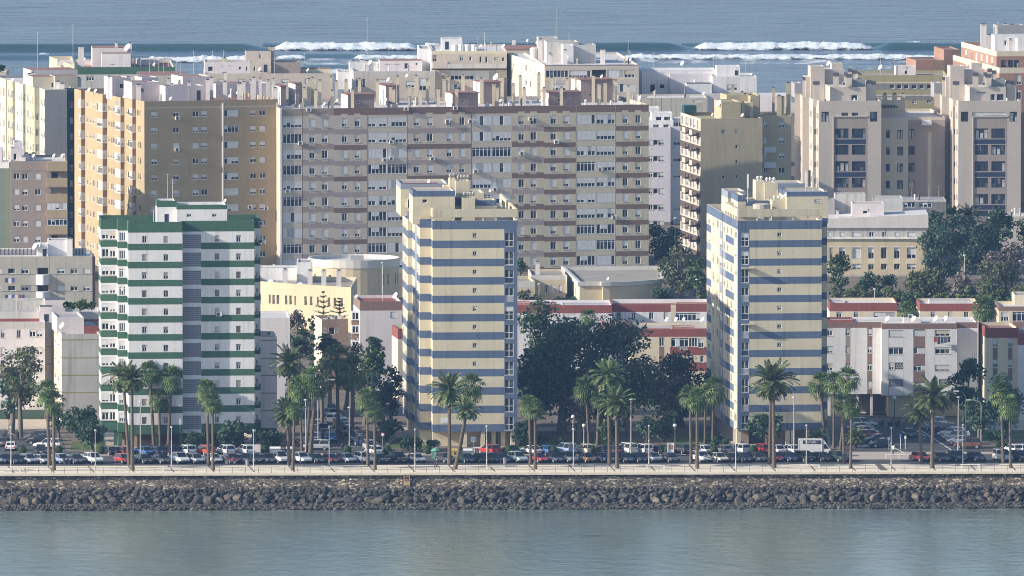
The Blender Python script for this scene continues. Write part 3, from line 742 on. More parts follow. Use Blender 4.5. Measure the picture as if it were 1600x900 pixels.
# ------------------------------------------------------------------ the long mauve slab
def mauve_slab():
    fr = Frame(440.5, 430, 11.2); b = Bld('apartment_block', 'very long ten-storey block patterned in mauve, brown and beige with many roof chimneys', 'apartment block', fr.o)
    u = fr.u; Z = lambda y, px=726: fr.z(y, px)
    uR = u(1013.5); e = FE(fr, 0, 0)
    def zf(y, px): return fr.z(y, px)
    # measured along the facade: the rows rise by seven pixels over its length because it recedes
    zt = fr.z(170, 441); rows = []
    for k in range(11): rows.append((fr.z(184 + 1.5 + 24.6 * k, 488), fr.z(184 + 1.5 + 24.6 * k + 13, 488)))
    wins = [(483, 492.5), (503, 512), (534, 542.5), (554, 562.5), (646, 655), (667, 676), (697.5, 706), (717.5, 726), (810, 819), (829, 838), (860, 869), (880, 889), (972.5, 981), (992.5, 1001)]
    gals = [(442, 472), (575, 604), (605.5, 635.5), (737.5, 767.5), (769, 798.5), (901, 930), (932, 961)]
    hol, ban = [], []
    fl = fr.z(170, 441) - 2.9
    def U(px): return u(px, 0, 300)
    for a, c in ((472.5, 573), (637, 736), (800, 900), (962, 1013.5)): pass
    zpar = rows[0][0] + .55
    for k, (z1, z0) in enumerate(rows):
        for a, c in wins: hol.append((U(a), U(c), z0, z1, 'w', .14))
        for a, c in gals: hol.append((U(a), U(c), z0 - .1, z1 + .15, 'g', .10))
        nxt = z0 - (2.91 - (z1 - z0))
        # spandrels between window rows: alternately pale mauve and brown, with the beige piers stepping into them
        dark = k % 2 == 1
        for (a, c, right) in ((472.8, 522, 0), (522, 573.5, 1), (637, 687, 1), (687, 736, 1), (800, 850, 2), (850, 900, 3), (962, 1013.5, 3)):
            if right == 3: m = MAUVE
            elif right == 2: m = LMAUVE if not dark else MAUVE
            elif right == 0: m = TAN if dark else LMAUVE
            else: m = MAUVE if dark else LMAUVE
            off = .28 if right in (1, 3) else 0.0
            ban.append((U(a), U(c), nxt + .12 - off * .5, z0 - .22 - off, m))
        for a, c in wins:
            ban.append((U(a) - .02, U(c) + .02, z0 - .5, z0 - .1, BEIGE if U(a) < U(800) else YBEIGE))
    base = BEIGE
    low = rows[-1][1] - 3
    walls = [(U(800), uR, 0, zpar, YBEIGE)]
    top = [(0, U(472), zpar, zt, TAN), (U(472), U(522), zpar, zt, TAN), (U(522), uR, zpar, zt, MAUVE)]
    for a, c in wins: top.append((U(a) - .1, U(c) + .1, zpar - .02, zpar + .3, BEIGE if a < 800 else YBEIGE))
    seams = [(U(p) - .07, U(p) + .07, 0, zt, m) for p, m in ((472.6, MAUVE), (573.8, MAUVE), (636.3, MAUVE), (736.6, MAUVE), (900.2, TAN), (961.8, TAN))]
    HOUSE = wall('pale_brown_render', (0.29, 0.22, 0.205), .10, .14)
    P = [fr.xy(*p) for p in ((0, 0), (uR, 0), (uR, 29), (0, 29))]
    b.block(P, 0, zt, base, [], {0: hol}, {0: walls + ban + top + seams}, roof=RPALE, par=.7, mats={1: YBEIGE, 2: BEIGE, 3: BEIGE})
    zr = zt - .7
    # roof houses: end walls painted white as if lit, a mauve front and a tiled lid, in two ranks
    lst = [(527, 585, 144.5, 4, 5), (690, 747, 142.5, 4, 5), (840, 908, 141, 4, 5), (422, 447, 132, 19, 7), (586, 622, 131, 19, 6), (737, 782, 125.5, 19, 7), (890, 957, 121.5, 19, 7), (445, 468, 128, 19, 5)]
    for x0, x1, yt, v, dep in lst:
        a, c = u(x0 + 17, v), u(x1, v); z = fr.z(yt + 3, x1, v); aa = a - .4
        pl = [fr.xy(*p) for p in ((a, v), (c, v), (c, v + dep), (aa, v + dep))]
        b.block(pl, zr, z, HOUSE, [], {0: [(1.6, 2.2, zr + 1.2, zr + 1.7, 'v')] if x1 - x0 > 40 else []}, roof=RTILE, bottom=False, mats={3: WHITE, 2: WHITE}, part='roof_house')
        mb = MB(); mb.prism([fr.xy(*p) for p in ((a - .25, v - .25), (c + .25, v - .25), (c + .25, v + dep), (aa - .25, v + dep))], z, z + .14, RTILE); b.part('roof_lid', mb)
    b.finish(); clutter(b, fr, 450, 1005, 1.5, 27, zr, 46, 4)
    ch = [(476, 136, 162, 17), (493.5, 139, 170, 3), (519.5, 140, 170, 3.5), (551, 138, 171, 3), (483, 122, 151, 20), (488.5, 120, 146, 22), (517.5, 118, 140, 25), (526, 125, 145, 22),
          (562, 122, 148, 20), (590, 124, 153, 18), (610.5, 134, 163, 9), (615, 138, 166, 6), (621.5, 118, 150, 21), (650.5, 117, 152, 19), (640, 133, 162, 10), (657, 139, 168, 3.5),
          (685, 137, 169, 3), (713.5, 137, 167, 3.4), (694, 122, 143, 24), (723.5, 116, 143, 23), (752, 121, 152, 18), (771.5, 130, 160, 11), (777, 135, 163, 8), (802, 130, 158, 12),
          (819, 136, 166, 3.4), (850, 136, 166, 3.2), (813, 117, 151, 18), (877, 135, 165, 3.4), (927, 117, 150, 18), (936, 130, 163, 5), (945.5, 128, 156, 10), (981.5, 133, 164, 4),
          (886, 122, 146, 20), (842, 113, 144, 22), (862, 120, 144, 21), (900, 118, 140, 22), (470, 128, 150, 22), (500, 124, 148, 20), (541, 124, 143, 24), (668, 124, 146, 22), (700, 119, 140, 24), (790, 122, 148, 22), (915, 121, 143, 21), (962, 124, 150, 19)]
    for px, y1, y0, v in ch:
        x, y = fr.xy(u(px, v), v); b.chimney(x, y, zr, fr.z(y1, px, v), .62)
    for px, v in ((505, 6), (620, 8), (648, 15), (706, 5), (760, 8), (796, 6), (829, 9), (866, 8), (915, 12), (955, 8)):
        mb = MB(); x, y = fr.xy(u(px, v), v); mb.lathe((x, y, zr), [(.22, 0), (.22, .7), (.34, .75), (.2, 1.0)], ACW, 7); b.roofpart('roof_vent', mb)
    for px, v, y, r in ((775, 22, 123, 1.0), (607, 17, 127, .6), (940, 18, 122, .5), (636, 20, 121, .5)): b.dish(*fr.xy(u(px, v), v), fr.z(y, px, v), r)
    for px, v in ((620, 10), (756, 12), (868, 14)): b.antenna(*fr.xy(u(px, v), v), zr, 5)
    # air conditioners on the facade and on the parapet edge
    for px, py in ((479, 171.5), (631, 170.5), (708, 169), (866, 222), (466, 224), (598, 250), (608, 248), (672, 248), (740, 268), (934, 265), (956, 340), (812, 240), (826, 186), (608, 222), (696, 190), (732, 190), (770, 296), (690, 372), (446, 299)):
        uu, zz = fr.uz(px, py); xy = fr.xy(uu, -.02); b.acunit(xy[0], xy[1], zz - .3, fr.rot)
    # pale drain pipe at the joint with the brick block
    mb = MB(); mb.fbox(fr, -.35, -.05, -.25, .1, 0, zt + .1, WHITE); b.part('drain_pipe', mb)
mauve_slab()

# ------------------------------------------------------------------ brick block at its left
def brick_block():
    fr = Frame(226, 431, 16.5); b = Bld('apartment_block', 'ochre brick block whose stepped sunlit flank carries white glazed bays', 'apartment block', fr.o)
    u = fr.u; uR = u(434.5); zt = fr.z(158.5, 230); e = FE(fr, 0, 0); U = lambda px: u(px, 0, 300)
    rows = [(fr.z(174.5 + 24.62 * k, 240), fr.z(183.4 + 24.62 * k, 240)) for k in range(11)]
    cols = [(236, 246, 'w'), (270.5, 280, 'w'), (301, 310.5, 'w'), (314.5, 324, 'w'), (350, 373, 'g'), (391, 400.5, 'w'), (405, 415, 'w')]
    hol = []
    for z1, z0 in rows:
        for a, c, k in cols: hol.append((U(a), U(c), z0 - (.15 if k == 'g' else 0), z1 + (.15 if k == 'g' else 0), k, .16))
    # stepped flank, from the far corner to the near one
    lit = [(226, 212.5), (207, 194.5), (188.5, 167.5), (160.5, 133), (127, 116.5)]
    pts = [(0.0, 0.0)]; v = 0.0; tot = sum(a - c for a, c in lit); cur = 0.0
    edges = []
    for i, (a, c) in enumerate(lit):
        v2 = v + 42 * (a - c) / tot
        uu = u(c, v2, 300); pts.append((uu, v2)); edges.append(v2 - v)
        if i < len(lit) - 1: pts.append((u(lit[i + 1][0], v2, 300), v2))
        v = v2
    # counter-clockwise: front-left, front-right, back-right, back-left ... down the flank
    pl = [(0, 0), (uR, 0), (uR, v)] + list(reversed(pts[1:]))
    P = [fr.xy(*p) for p in pl]
    hb = [(rows[0][0] + .62, zt, BRICK)]
    h = {0: hol}; ex = {0: [(0, uR, rows[0][0] + .58, rows[0][0] + .78, BEIGE)]}
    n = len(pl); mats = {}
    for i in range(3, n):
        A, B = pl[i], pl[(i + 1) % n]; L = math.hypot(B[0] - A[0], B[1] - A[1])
        if L < 3:       # short faces that look at the viewer, their shade painted as darker brick
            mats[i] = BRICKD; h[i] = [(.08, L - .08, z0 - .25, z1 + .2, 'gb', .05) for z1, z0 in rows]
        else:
            q = []
            for z1, z0 in rows:
                if L > 6: q += [(L * .28, L * .28 + 1.3, z0, z1, 'wb'), (L * .45, L * .45 + 1.3, z0, z1, 'wb')]
                if L > 9: q += [(L * .10, L * .10 + 1.2, z0, z1, 'wb')]
                q += [(L - min(4.2, L * .38), L - .15, z0 - .25, z1 + .2, 'g', .05)] if i < n - 1 else [(L * .35, L * .35 + 1.1, z0, z1, 'w')]
            h[i] = q
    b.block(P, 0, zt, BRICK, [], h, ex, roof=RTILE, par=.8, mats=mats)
    zr = zt - .8
    for x0, x1, yt, v, dep, m in ((176, 205, 121.5, 19, 6, PINKW), (207, 251, 128.5, 9, 6, PINKW), (259, 320, 134.5, 5, 5, WHITE2), (222, 248, 121, 24, 5, PINKW), (286, 330, 120, 26, 8, PINKW), (338, 420, 131, 20, 6, RPALE)):
        a, c = u(x0, v), u(x1, v); z = fr.z(yt, x0, v); q = FE(fr, v, a)
        b.block([fr.xy(*p) for p in ((a, v), (c, v), (c, v + dep), (a, v + dep))], zr, z, m, [], {0: [(1.4, 2.3, z - 2.0, z - 1.1, 'v')] if x1 < 260 else [((c - a) * .8, (c - a) * .8 + .8, zr + .1, z - .9, 'door')]}, roof=RTILE, par=.15, bottom=False, part='roof_house')
    b.finish(); clutter(b, fr, 180, 425, 1.5, 30, zr, 26, 5)
    for px, y1, v, w in ((172, 118, 21, .7), (201, 119, 20, .7), (205, 128, 11, .7), (236, 125, 10, .7), (217, 131, 8, 1.0), (270, 130, 6, .6), (296, 127, 6.5, .6), (325, 123, 4, .8), (331, 120, 10, .7), (352, 126, 6, .8), (352.5, 112, 14, .5), (375, 129, 5, .9), (397, 120, 8, .8), (381, 126, 12, .7), (407, 121, 10, .6), (419, 124, 9, .6), (428, 122, 11, .5), (431, 136, 5, .8), (392, 124, 14, .5), (264, 122, 15, .6), (281, 125, 15, .5)):
        x, y = fr.xy(u(px, v), v); b.chimney(x, y, zr, fr.z(y1, px, v), w, CHIMW)
    for px, v in ((303, 16), (150, 26), (140, 30)): b.dish(*fr.xy(u(px, v), v), zr + 1.0, .6)
    b.antenna(*fr.xy(u(304, 14), 14), zr, 4.5)
    for px, py in ((274, 184), (387, 323), (412, 325), (408, 378), (273, 233)):
        uu, zz = fr.uz(px, py); xy = fr.xy(uu, -.02); b.acunit(xy[0], xy[1], zz - .4, fr.rot)
    for px in (348.3, 433.6):
        mb = MB(); q = U(px); mb.fbox(fr, q - .14, q + .14, -.22, -.004, 0, zt - .6, WHITE); b.part('drain_pipe', mb)
brick_block()

# ------------------------------------------------------------------ ochre stair tower and white neighbour between the slabs
def ochre_block():
    fr = Frame(1094.5, 400.5, 9.0); b = Bld('apartment_block', 'ochre block with a nearly blank gable and brown balconies down its left flank', 'apartment block', fr.o)
    u = fr.u; uR = u(1191); zt = fr.z(185.5, 1100); e = FE(fr, 0, 0)
    h = [e.h(1127, 1133, 202.5, 208.5, 'd'), e.h(1148.5, 1153, 202.5, 208, 'd'), e.h(1148.5, 1153, 226, 232, 'v'), e.h(1148.5, 1153, 249.5, 256, 'v'), e.h(1127.5, 1132.5, 273.5, 279.5, 'v'), e.h(1148.5, 1153, 273.5, 279, 'v'), e.h(1148, 1152, 295, 298, 'v')]
    u2 = u(1236, 7)
    pl = [(0, 0), (uR, 0), (uR, 7), (u2, 7), (u2, 20), (-.4, 20)]
    e3 = FE(fr, 7, uR); rows = [190.5 + 23.6 * k for k in range(9)]
    h3 = e3.grid([(1193, 1199, 'w'), (1216.5, 1226, 'w')], rows, 9.5)
    zs = [(fr.z(190 + 23.6 * k, 1094), fr.z(203 + 23.6 * k, 1094)) for k in range(9)]
    h5 = [(a, a + w, z0, z1, k, .3) for z1, z0 in zs for a, w, k in ((1, 1.6, 'wb'), (5, 3.0, 'g'), (9.5, 1.6, 'wb'), (12.5, 2.4, 'gb'), (16.5, 1.6, 'wb'))]
    b.block([fr.xy(*p) for p in pl], 0, zt, OCHRE, [], {0: h, 2: h3, 5: h5}, {5: [(0, 99, z0 - 1.4, z0 - .25, BROWNDK) for z1, z0 in zs]}, roof=OLIVE, par=.5, mats={5: STONE})
    zr = zt - .5
    for k, (z1, z0) in enumerate(zs):
        for va, vb in ((1.0, 4.0), (8.5, 12)):
            mb = MB(); mb.fbox(fr, -1.5, -.02, va, vb, z0 - 1.25, z0 - 1.05, BROWNDK); mb.fbox(fr, -1.5, -1.38, va, vb, z0 - 1.05, z0 - .1, BROWNDK if k % 2 else SHUTB); b.part('balcony', mb)
    for x0, x1, yt, v, dep in ((1127, 1157, 159, 2.5, 8), (1157.2, 1172, 161, 6, 6), (1172.2, 1186, 150, 9, 4), (1135, 1187, 148.5, 11.5, 7)):
        a, c = u(x0, v), u(x1, v); b.block([fr.xy(*p) for p in ((a, v), (c, v), (c, v + dep), (a, v + dep))], zr, fr.z(yt, x0, v), OCHRE, [], {}, roof=OLIVE, par=.2, bottom=False, part='roof_house')
    b.finish(); clutter(b, fr, 1110, 1185, 1, 18, zr, 10, 6)
    for px, y1, v, w in ((1144.5, 133, 14, .5), (1159, 142, 13, .7), (1164, 145, 13, .6), (1172, 147, 11, .6), (1178, 150, 10, .6), (1161, 158, 3, .5), (1174, 156, 4, .5), (1208, 136, 12, .5), (1217, 148, 9, .9), (1231, 128, 13, .9), (1222, 150, 9, .8)):
        x, y = fr.xy(u(px, v), v); b.chimney(x, y, zr, fr.z(y1, px, v), w, OCHRE)
    b.dish(*fr.xy(u(1123, 4), 4), fr.z(164, 1123, 4), 1.0); b.dish(*fr.xy(u(1113, 3), 3), zr + .8, .4)
    mb = MB(); v = 17; a, c = u(1069, v), u(1088, v); mb.fbox(fr, a, c, v, v + 3, zr + .5, fr.z(165, 1075, v), plain('green_netting', (.02, .08, .08), .9)); b.roofpart('roof_screen', mb)
    for py in (229, 253):
        mb = MB(); p = e3.h(1193, 1212, py, py + 9); mb.fbox(fr, uR + p[0], uR + p[1], 6.3, 6.36, p[2], p[3], plain('hung_linen', (.62, .64, .68), .9)); b.part('awning', mb)
ochre_block()

def white_infill():
    fr = Frame(1000, 352, 3.0); b = Bld('apartment_block', 'lilac white block squeezed between the mauve slab and the ochre block', 'apartment block', fr.o)
    u = fr.u; zt = fr.z(199, 1020); u1, u2 = u(1047.5), u(1068, 3); e = FE(fr, 0, 0); e2 = FE(fr, 3, u1)
    rows = [218.5 + 25.3 * k for k in range(6)]
    h = {0: e.grid([(1013, 1020, 'w'), (1021, 1028, 'v'), (1029, 1037.5, 'w')], rows, 8.2), 2: e2.grid([(1052, 1063, 'w')], [r - .5 for r in rows], 9)}
    zl = fr.z(347, 1020)
    b.block([fr.xy(*p) for p in ((0, 0), (u1, 0), (u1, 3), (u2, 3), (u2, 18), (0, 18))], 0, zt, WHITE2, [(0, zl, CONCD)], h, {0: [(a[0] - .1, a[1] + .1, a[2], a[3], TAN) for a in h[0] if a[4] == 'v']}, roof=RPALE, par=.9)
    zr = zt - .9
    for x0, x1, yt, v, dep in ((1012, 1052, 188, 6, 4), (1018, 1050, 176, 8, 4), (1040, 1066, 185, 9, 5), (1000, 1030, 168, 13, 4)):
        a, c = u(x0, v), u(x1, v); q = FE(fr, v, a)
        b.block([fr.xy(*p) for p in ((a, v), (c, v), (c, v + dep), (a, v + dep))], zr, fr.z(yt, x0, v), WHITE, [], {0: [((c - a) * .2, (c - a) * .2 + 1.2, fr.z(yt, x0, v) - 2, fr.z(yt, x0, v) - .8, 'v'), ((c - a) * .6, (c - a) * .6 + 1.3, fr.z(yt, x0, v) - 2.2, fr.z(yt, x0, v) - .8, 'v')]}, roof=RPALE, par=.2, bottom=False, part='roof_house')
    b.finish()
    for px, v, h in ((1025, 5, 2), (1045, 4, 2.4), (1060, 6, 3)): b.antenna(*fr.xy(u(px, v), v), zr, h, 2)
white_infill()

# ------------------------------------------------------------------ the two sand-coloured blocks at the right
def sand_block(px_front, label, twin):
    x0 = px_front                                            # left edge of the front face in pixels
    fr = Frame(x0, 338, 5.0); b = Bld('apartment_block', label, 'apartment block', fr.o, 'twin sand coloured apartment blocks')
    u = fr.u; Zx = lambda y, v=0.0: fr.z(y, x0 + 40, v)
    W = u(x0 + 97.5); zt = Zx(157.5); e = FE(fr, 0, 0)
    rows = [200.8 + 25.65 * k for k in range(6)]
    pan0, pan1 = x0 + 23.5, x0 + 76.5
    h = []
    for k, r in enumerate(rows):
        h += [e.h(x0 + 26, x0 + 47, r, r + 15.3, 'c'), e.h(x0 + 52, x0 + 73.5, r, r + 15.3, 'c')]
    if twin == 0: h += [e.h(x0 + 36, x0 + 46, 176, 183.2, 'c'), e.h(x0 + 52, x0 + 62, 176, 183.2, 'c')]
    else: h += [e.h(x0 + 22, x0 + 75, 175.5, 182.5, 'gb')]
    h += [e.h(x0 + 4.5, x0 + 16, 174.5, 190, 'c'), e.h(x0 + 80.5, x0 + 92, 174.5, 190, 'c')]
    ban = [e.b(pan0, pan1, 184, 338, STONED)]
    for k, r in enumerate(rows[:-1]):
        if k % 2 == (0 if twin == 0 else 0): ban.append(e.b(x0 + 25.5, x0 + 74, r + 17, r + 24.3, NAVY))
    # flank: three steps going back on the left
    pl = [(0, 0), (W, 0), (W, 34), (u(x0 - 38, 34), 34)]
    u1 = u(x0 - 8.5, 4); u1b = u(x0 - 17, 12); u2 = u(x0 - 25, 12); 
    pl += [(u(x0 - 38, 24), 24), (u(x0 - 29, 24), 24), (u(x0 - 25.5, 12), 12), (u(x0 - 15, 12), 12), (u(x0 - 9, 5), 5), (0, 5)]
    zr_ = [(Zx(r + 10.5), Zx(r + 1)) for r in [176] + rows]
    hh = {0: h}
    hh[8] = []; hh[5] = [(.3, 1.2, z0, z1, 'v') for z0, z1 in zr_]; 
    n = len(pl)
    for i in range(3, n):
        A, B = pl[i], pl[(i + 1) % n]; L = math.hypot(B[0] - A[0], B[1] - A[1])
        if L > 4: hh[i] = [(q, q + 1.5, z0, z1, 'wb') for z0, z1 in zr_ for q in (L * .2, L * .55)]
    e8 = FE(fr, 5, pl[8][0]); hh[8] = e8.grid([(x0 - 6.5, x0 - .8, 'c', 8)], [r + 1 for r in rows], 8)
    b.block([fr.xy(*p) for p in pl], 0, zt, STONE, [], hh, {0: ban, 8: [(0, 99, 0, zt - 1.5, STONED)]}, roof=RPALE, par=.9)
    mb = MB()      # raised surround of the window panel
    q0, q1 = e.h(pan0 - 1.2, pan0, 183, 338), e.h(pan1, pan1 + .8, 183, 338)
    mb.fbox(fr, q0[0], q0[1], -.16, -.004, 0, q0[3], STONE); mb.fbox(fr, q0[0], q1[1], -.16, -.004, q0[3], q0[3] + .25, STONE); b.part('panel_surround', mb)
    zr = zt - .9
    def rb(a0, a1, v, dep, yt, mat=STONE, hol=()):
        a, c = u(x0 + a0, v), u(x0 + a1, v); zz = fr.z(yt, x0 + a0, v); q = FE(fr, v, a)
        b.block([fr.xy(*p) for p in ((a, v), (c, v), (c, v + dep), (a, v + dep))], zr, zz, mat, [], {0: [q.h(x0 + t[0], x0 + t[1], t[2], t[3], t[4]) for t in hol]}, roof=RPALE, par=.2, bottom=False, part='roof_house')
    rb(18, 74, 4, 9, 136, STONE, [(50, 61, 148, 157, 'v')] if twin == 0 else [(28, 44, 144, 146, 'd'), (50, 58, 147, 157, 'v'), (60, 72, 147, 157, 'v')])
    rb(-13, 9, 13, 5, 103.5, STONE); rb(9.2, 40, 14, 8, 108.5, STONE); rb(20, 37, 17, 3, 99, STONE); rb(-20, -14, 14, 5, 120); rb(49, 72, 6, 4, 124, GREYW); rb(74, 80, 9, 6, 128, STONE)
    rb(-38, -26, 26, 6, 130, GREYW)
    b.finish(); clutter(b, fr, x0 + 5, x0 + 92, 1, 12, zr, 9, 7 + twin)
    for a0, y1, v, w in ((-9 + 5, 127, 3.5, .95), (26.5, 113.5, 5, .9), (46.5, 115.5, 4.6, .95), (48.5, 107, 8, .7), (55.5, 110, 8, .7), (78.5, 125, 6, .8), (85, 127, 6, .8), (-21.5, 120, 15, .8), (42, 113, 9, .6)):
        x, y = fr.xy(u(x0 + a0, v), v); b.chimney(x, y, zr, fr.z(y1, x0 + a0, v), w * 1.2, STONE, big=True)
    b.dish(*fr.xy(u(x0 + 15, 15), 15), fr.z(102, x0 + 15, 15), .7)
    mb = MB(); v = 1.2; a, c = u(x0 + (54 if twin else 76), v), u(x0 + 94, v)
    b.acunit(*fr.xy(u(x0 + 36, 4.2), 3.8), fr.z(133, x0 + 36, 4), 0)
sand_block(1279, 'sand coloured block with penthouse terraces, beside the ochre block', 0)
sand_block(1497, 'sand coloured block with penthouse terraces, cut by the right edge of the view', 1)

def link_block():
    fr = Frame(1376, 336, 4.0); b = Bld('apartment_block', 'yellowish block recessed between the twin sand coloured blocks', 'apartment block', fr.o)
    u = fr.u; v0 = .9; zt = fr.z(184.5, 1400, v0); e = FE(fr, v0, u(1376, v0))
    rows = [203 + 26.3 * k for k in range(6)]
    a, m, c, d = u(1376, v0), u(1418.5, v0), u(1419, v0 + 3), u(1476, v0 + 3)
    e2 = FE(fr, v0 + 3, m)
    pl = [(a, v0), (m, v0), (m, v0 + 3), (d, v0 + 3), (d, v0 + 30), (a, v0 + 30)]
    h = {0: e.grid([(1383, 1391, 'v'), (1402, 1411, 'c')], rows, 13.5), 2: e2.grid([(1419.5, 1429, 'c')], [r - 1 for r in rows], 13.5)}
    b.block([fr.xy(*p) for p in pl], 0, zt, YBEIGE, [], h, {2: [(0, 99, 0, zt - .6, STONED), (u(1449, v0 + 3) - m, u(1455, v0 + 3) - m, 0, zt - 3, YBEIGE)]}, roof=RPALE, par=.5)  # brown band paints shade onto the set-back right part
    zr = zt - .5
    a2, c2 = u(1376, 16), u(1413, 16)
    b.block([fr.xy(*p) for p in ((a2, 16), (c2, 16), (c2, 24), (a2, 24))], zr, fr.z(156, 1390, 16), YBEIGE, [], {}, roof=RPALE, par=.4, bottom=False, part='roof_house')
    mb = MB()
    for k in range(6): q = u(1378 + 4.5 * k, 8); mb.fbox(fr, q, q + .25, 8, 15.8, fr.z(169, 1390, 8), fr.z(169, 1390, 8) + .2, BROWNDK)
    b.finish(); b.roofpart('pergola', mb)
    for px in (1382, 1397, 1410): b.chimney(*fr.xy(u(px, 17), 17), zr, fr.z(145, px, 17), .9, YBEIGE)
    # planted terrace box
    mb = MB(); q0, q1 = u(1440, v0 + 1), u(1455, v0 + 1); mb.fbox(fr, q0, q1, v0 + 1, v0 + 3.4, fr.z(196, 1447, v0 + 1), fr.z(189, 1447, v0 + 1), WHITE); b.roofpart('planter', mb)
link_block()
# ------------------------------------------------------------------ generic helper for simple slabs measured on the picture
def slab(name, label, cat, x0, x1, by, rot, ytop, depth, mat, holes=None, hb=(), roof=RGREY, par=.6, bands=None, yref=None, group=None, left=None, mats={}, lmat=None, fin=True, z0=0.0):
    """front face from x0 to x1 (pixels) standing at ground row by; holes/bands are functions of its FE"""
    fr = Frame(x0, by, rot); b = Bld(name, label, cat, fr.o, group); u = fr.u
    uR = u(x1); zt = fr.z(ytop, x0); e = FE(fr, 0, 0); xm = x0
    hbb = [(fr.z(p[0], xm), fr.z(p[1], xm), p[2]) for p in hb]
    h = {0: holes(e) if holes else []}
    if left: h[3] = left(fr)
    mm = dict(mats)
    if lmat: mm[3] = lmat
    b.block([fr.xy(*p) for p in ((0, 0), (uR, 0), (uR, depth), (0, depth))], z0, zt, mat, hbb, h, {0: bands(e)} if bands else {}, roof=roof, par=par, mats=mm)
    b.fr, b.e, b.zr, b.zt = fr, e, zt - par, zt
    if fin:
        b.finish()
        if x1 - x0 > 60: clutter(b, fr, x0 + 4, x1 - 4, 1, depth - 1, b.zr, int((x1 - x0) / 14), int(x0))
    return b
def onroof(b, x0, x1, yt, v, dep, mat, hol=(), roof=RGREY, par=.2, z0=None, hb=()):
    fr = b.fr; a, c = fr.u(x0, v), fr.u(x1, v); zz = fr.z(yt, (x0 + x1) / 2, v); q = FE(fr, v, a)
    b.block([fr.xy(*p) for p in ((a, v), (c, v), (c, v + dep), (a, v + dep))], b.zr if z0 is None else z0, zz, mat, [(fr.z(t[0], x0, v), fr.z(t[1], x0, v), t[2]) for t in hb], {0: [q.h(*t) for t in hol]}, roof=roof, par=par, bottom=False, part='roof_house')
    return zz

# ------------------------------------------------------------------ left side, near
def left_low():
    # gable block with green joint lines
    fr = Frame(96.5, 668, 6.0); b = Bld('apartment_building', 'white low block with a blank lined gable beside the green tower', 'apartment building', fr.o)
    u = fr.u; uR = u(157); zt = fr.z(522, 100); e = FE(fr, 0, 0); dep = 17
    lines = [e.b(96, 160, y, y + 2.0, OLIVE) for y in (530, 558.3, 585.5, 612.5, 640)]
    zrow = [(fr.z(y + 14, 97), fr.z(y, 97)) for y in (530, 558, 585, 612)]
    pl = [(0, 0), (uR, 0), (uR, 20), (0, 20)]
    hl = [(4, 7.5, z0, z1, 'w', .2) for z0, z1 in zrow] + [(11, 14, z0, z1, 'w', .2) for z0, z1 in zrow]
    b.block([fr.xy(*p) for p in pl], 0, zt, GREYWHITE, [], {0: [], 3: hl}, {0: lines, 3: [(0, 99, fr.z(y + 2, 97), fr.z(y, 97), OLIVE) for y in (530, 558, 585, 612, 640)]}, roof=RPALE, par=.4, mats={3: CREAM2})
    b.fr, b.zr = fr, zt - .4
    onroof(b, 89, 131, 496, 5, 12, PINKW, par=.3); onroof(b, 131.3, 157, 509, 5, 12, REDP, hb=[(503, 509, PINKW)])
    b.finish(); b.dish(*fr.xy(u(97, 3), 3), b.zr + 1.2, .8)
    # block to its left, half hidden by the tree
    def hol(e):
        return e.grid([(1, 8, 'w', 13), (26, 33, 'w', 13), (46, 56, 'w', 11), (57, 67, 'w', 11)], [515, 543, 571, 599, 626], 12)
    b2 = slab('apartment_building', 'white low block behind the large tree at the left edge', 'apartment building', -30, 70, 655, 3, 503, 16, WHITE2, hol, hb=[(514, 503.5, GREYWHITE)], roof=RPALE, par=.4, bands=lambda e: [e.b(46, 70, 545 + 27.5 * k, 553 + 27.5 * k, YBEIGE) for k in range(4)] + [e.b(-30, 70, 640, 655, DGREEN)], fin=False)
    onroof(b2, -30, 61, 487, 5, 8, GREYWHITE, hb=[(503, 498, REDP)], par=.3)
    onroof(b2, 62, 82, 479.5, 3, 4, PINKW, hol=[(69, 76.5, 491, 502.5, 'door')], roof=CAPD, par=.0)
    onroof(b2, 70, 102, 469, 9, 6, PINKW, roof=CAPD, par=.0)
    onroof(b2, -20, 70, 470, 12, 6, GREYWHITE, par=.4)
    b2.finish(); b2.antenna(*b2.fr.xy(b2.fr.u(26, 8), 8), b2.zr, 4)
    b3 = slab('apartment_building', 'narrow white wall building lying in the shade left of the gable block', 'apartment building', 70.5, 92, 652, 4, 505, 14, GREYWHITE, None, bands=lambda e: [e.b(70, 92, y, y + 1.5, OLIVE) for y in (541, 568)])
    # parapet pieces between these blocks and the green tower
    b4 = slab('apartment_building', 'low roof terrace with a red strip and a leafy hedge', 'apartment building', 102, 156, 645, 3, 487, 10, GREYWHITE, None, hb=[(503, 499, REDP)], roof=RPALE)
left_low()

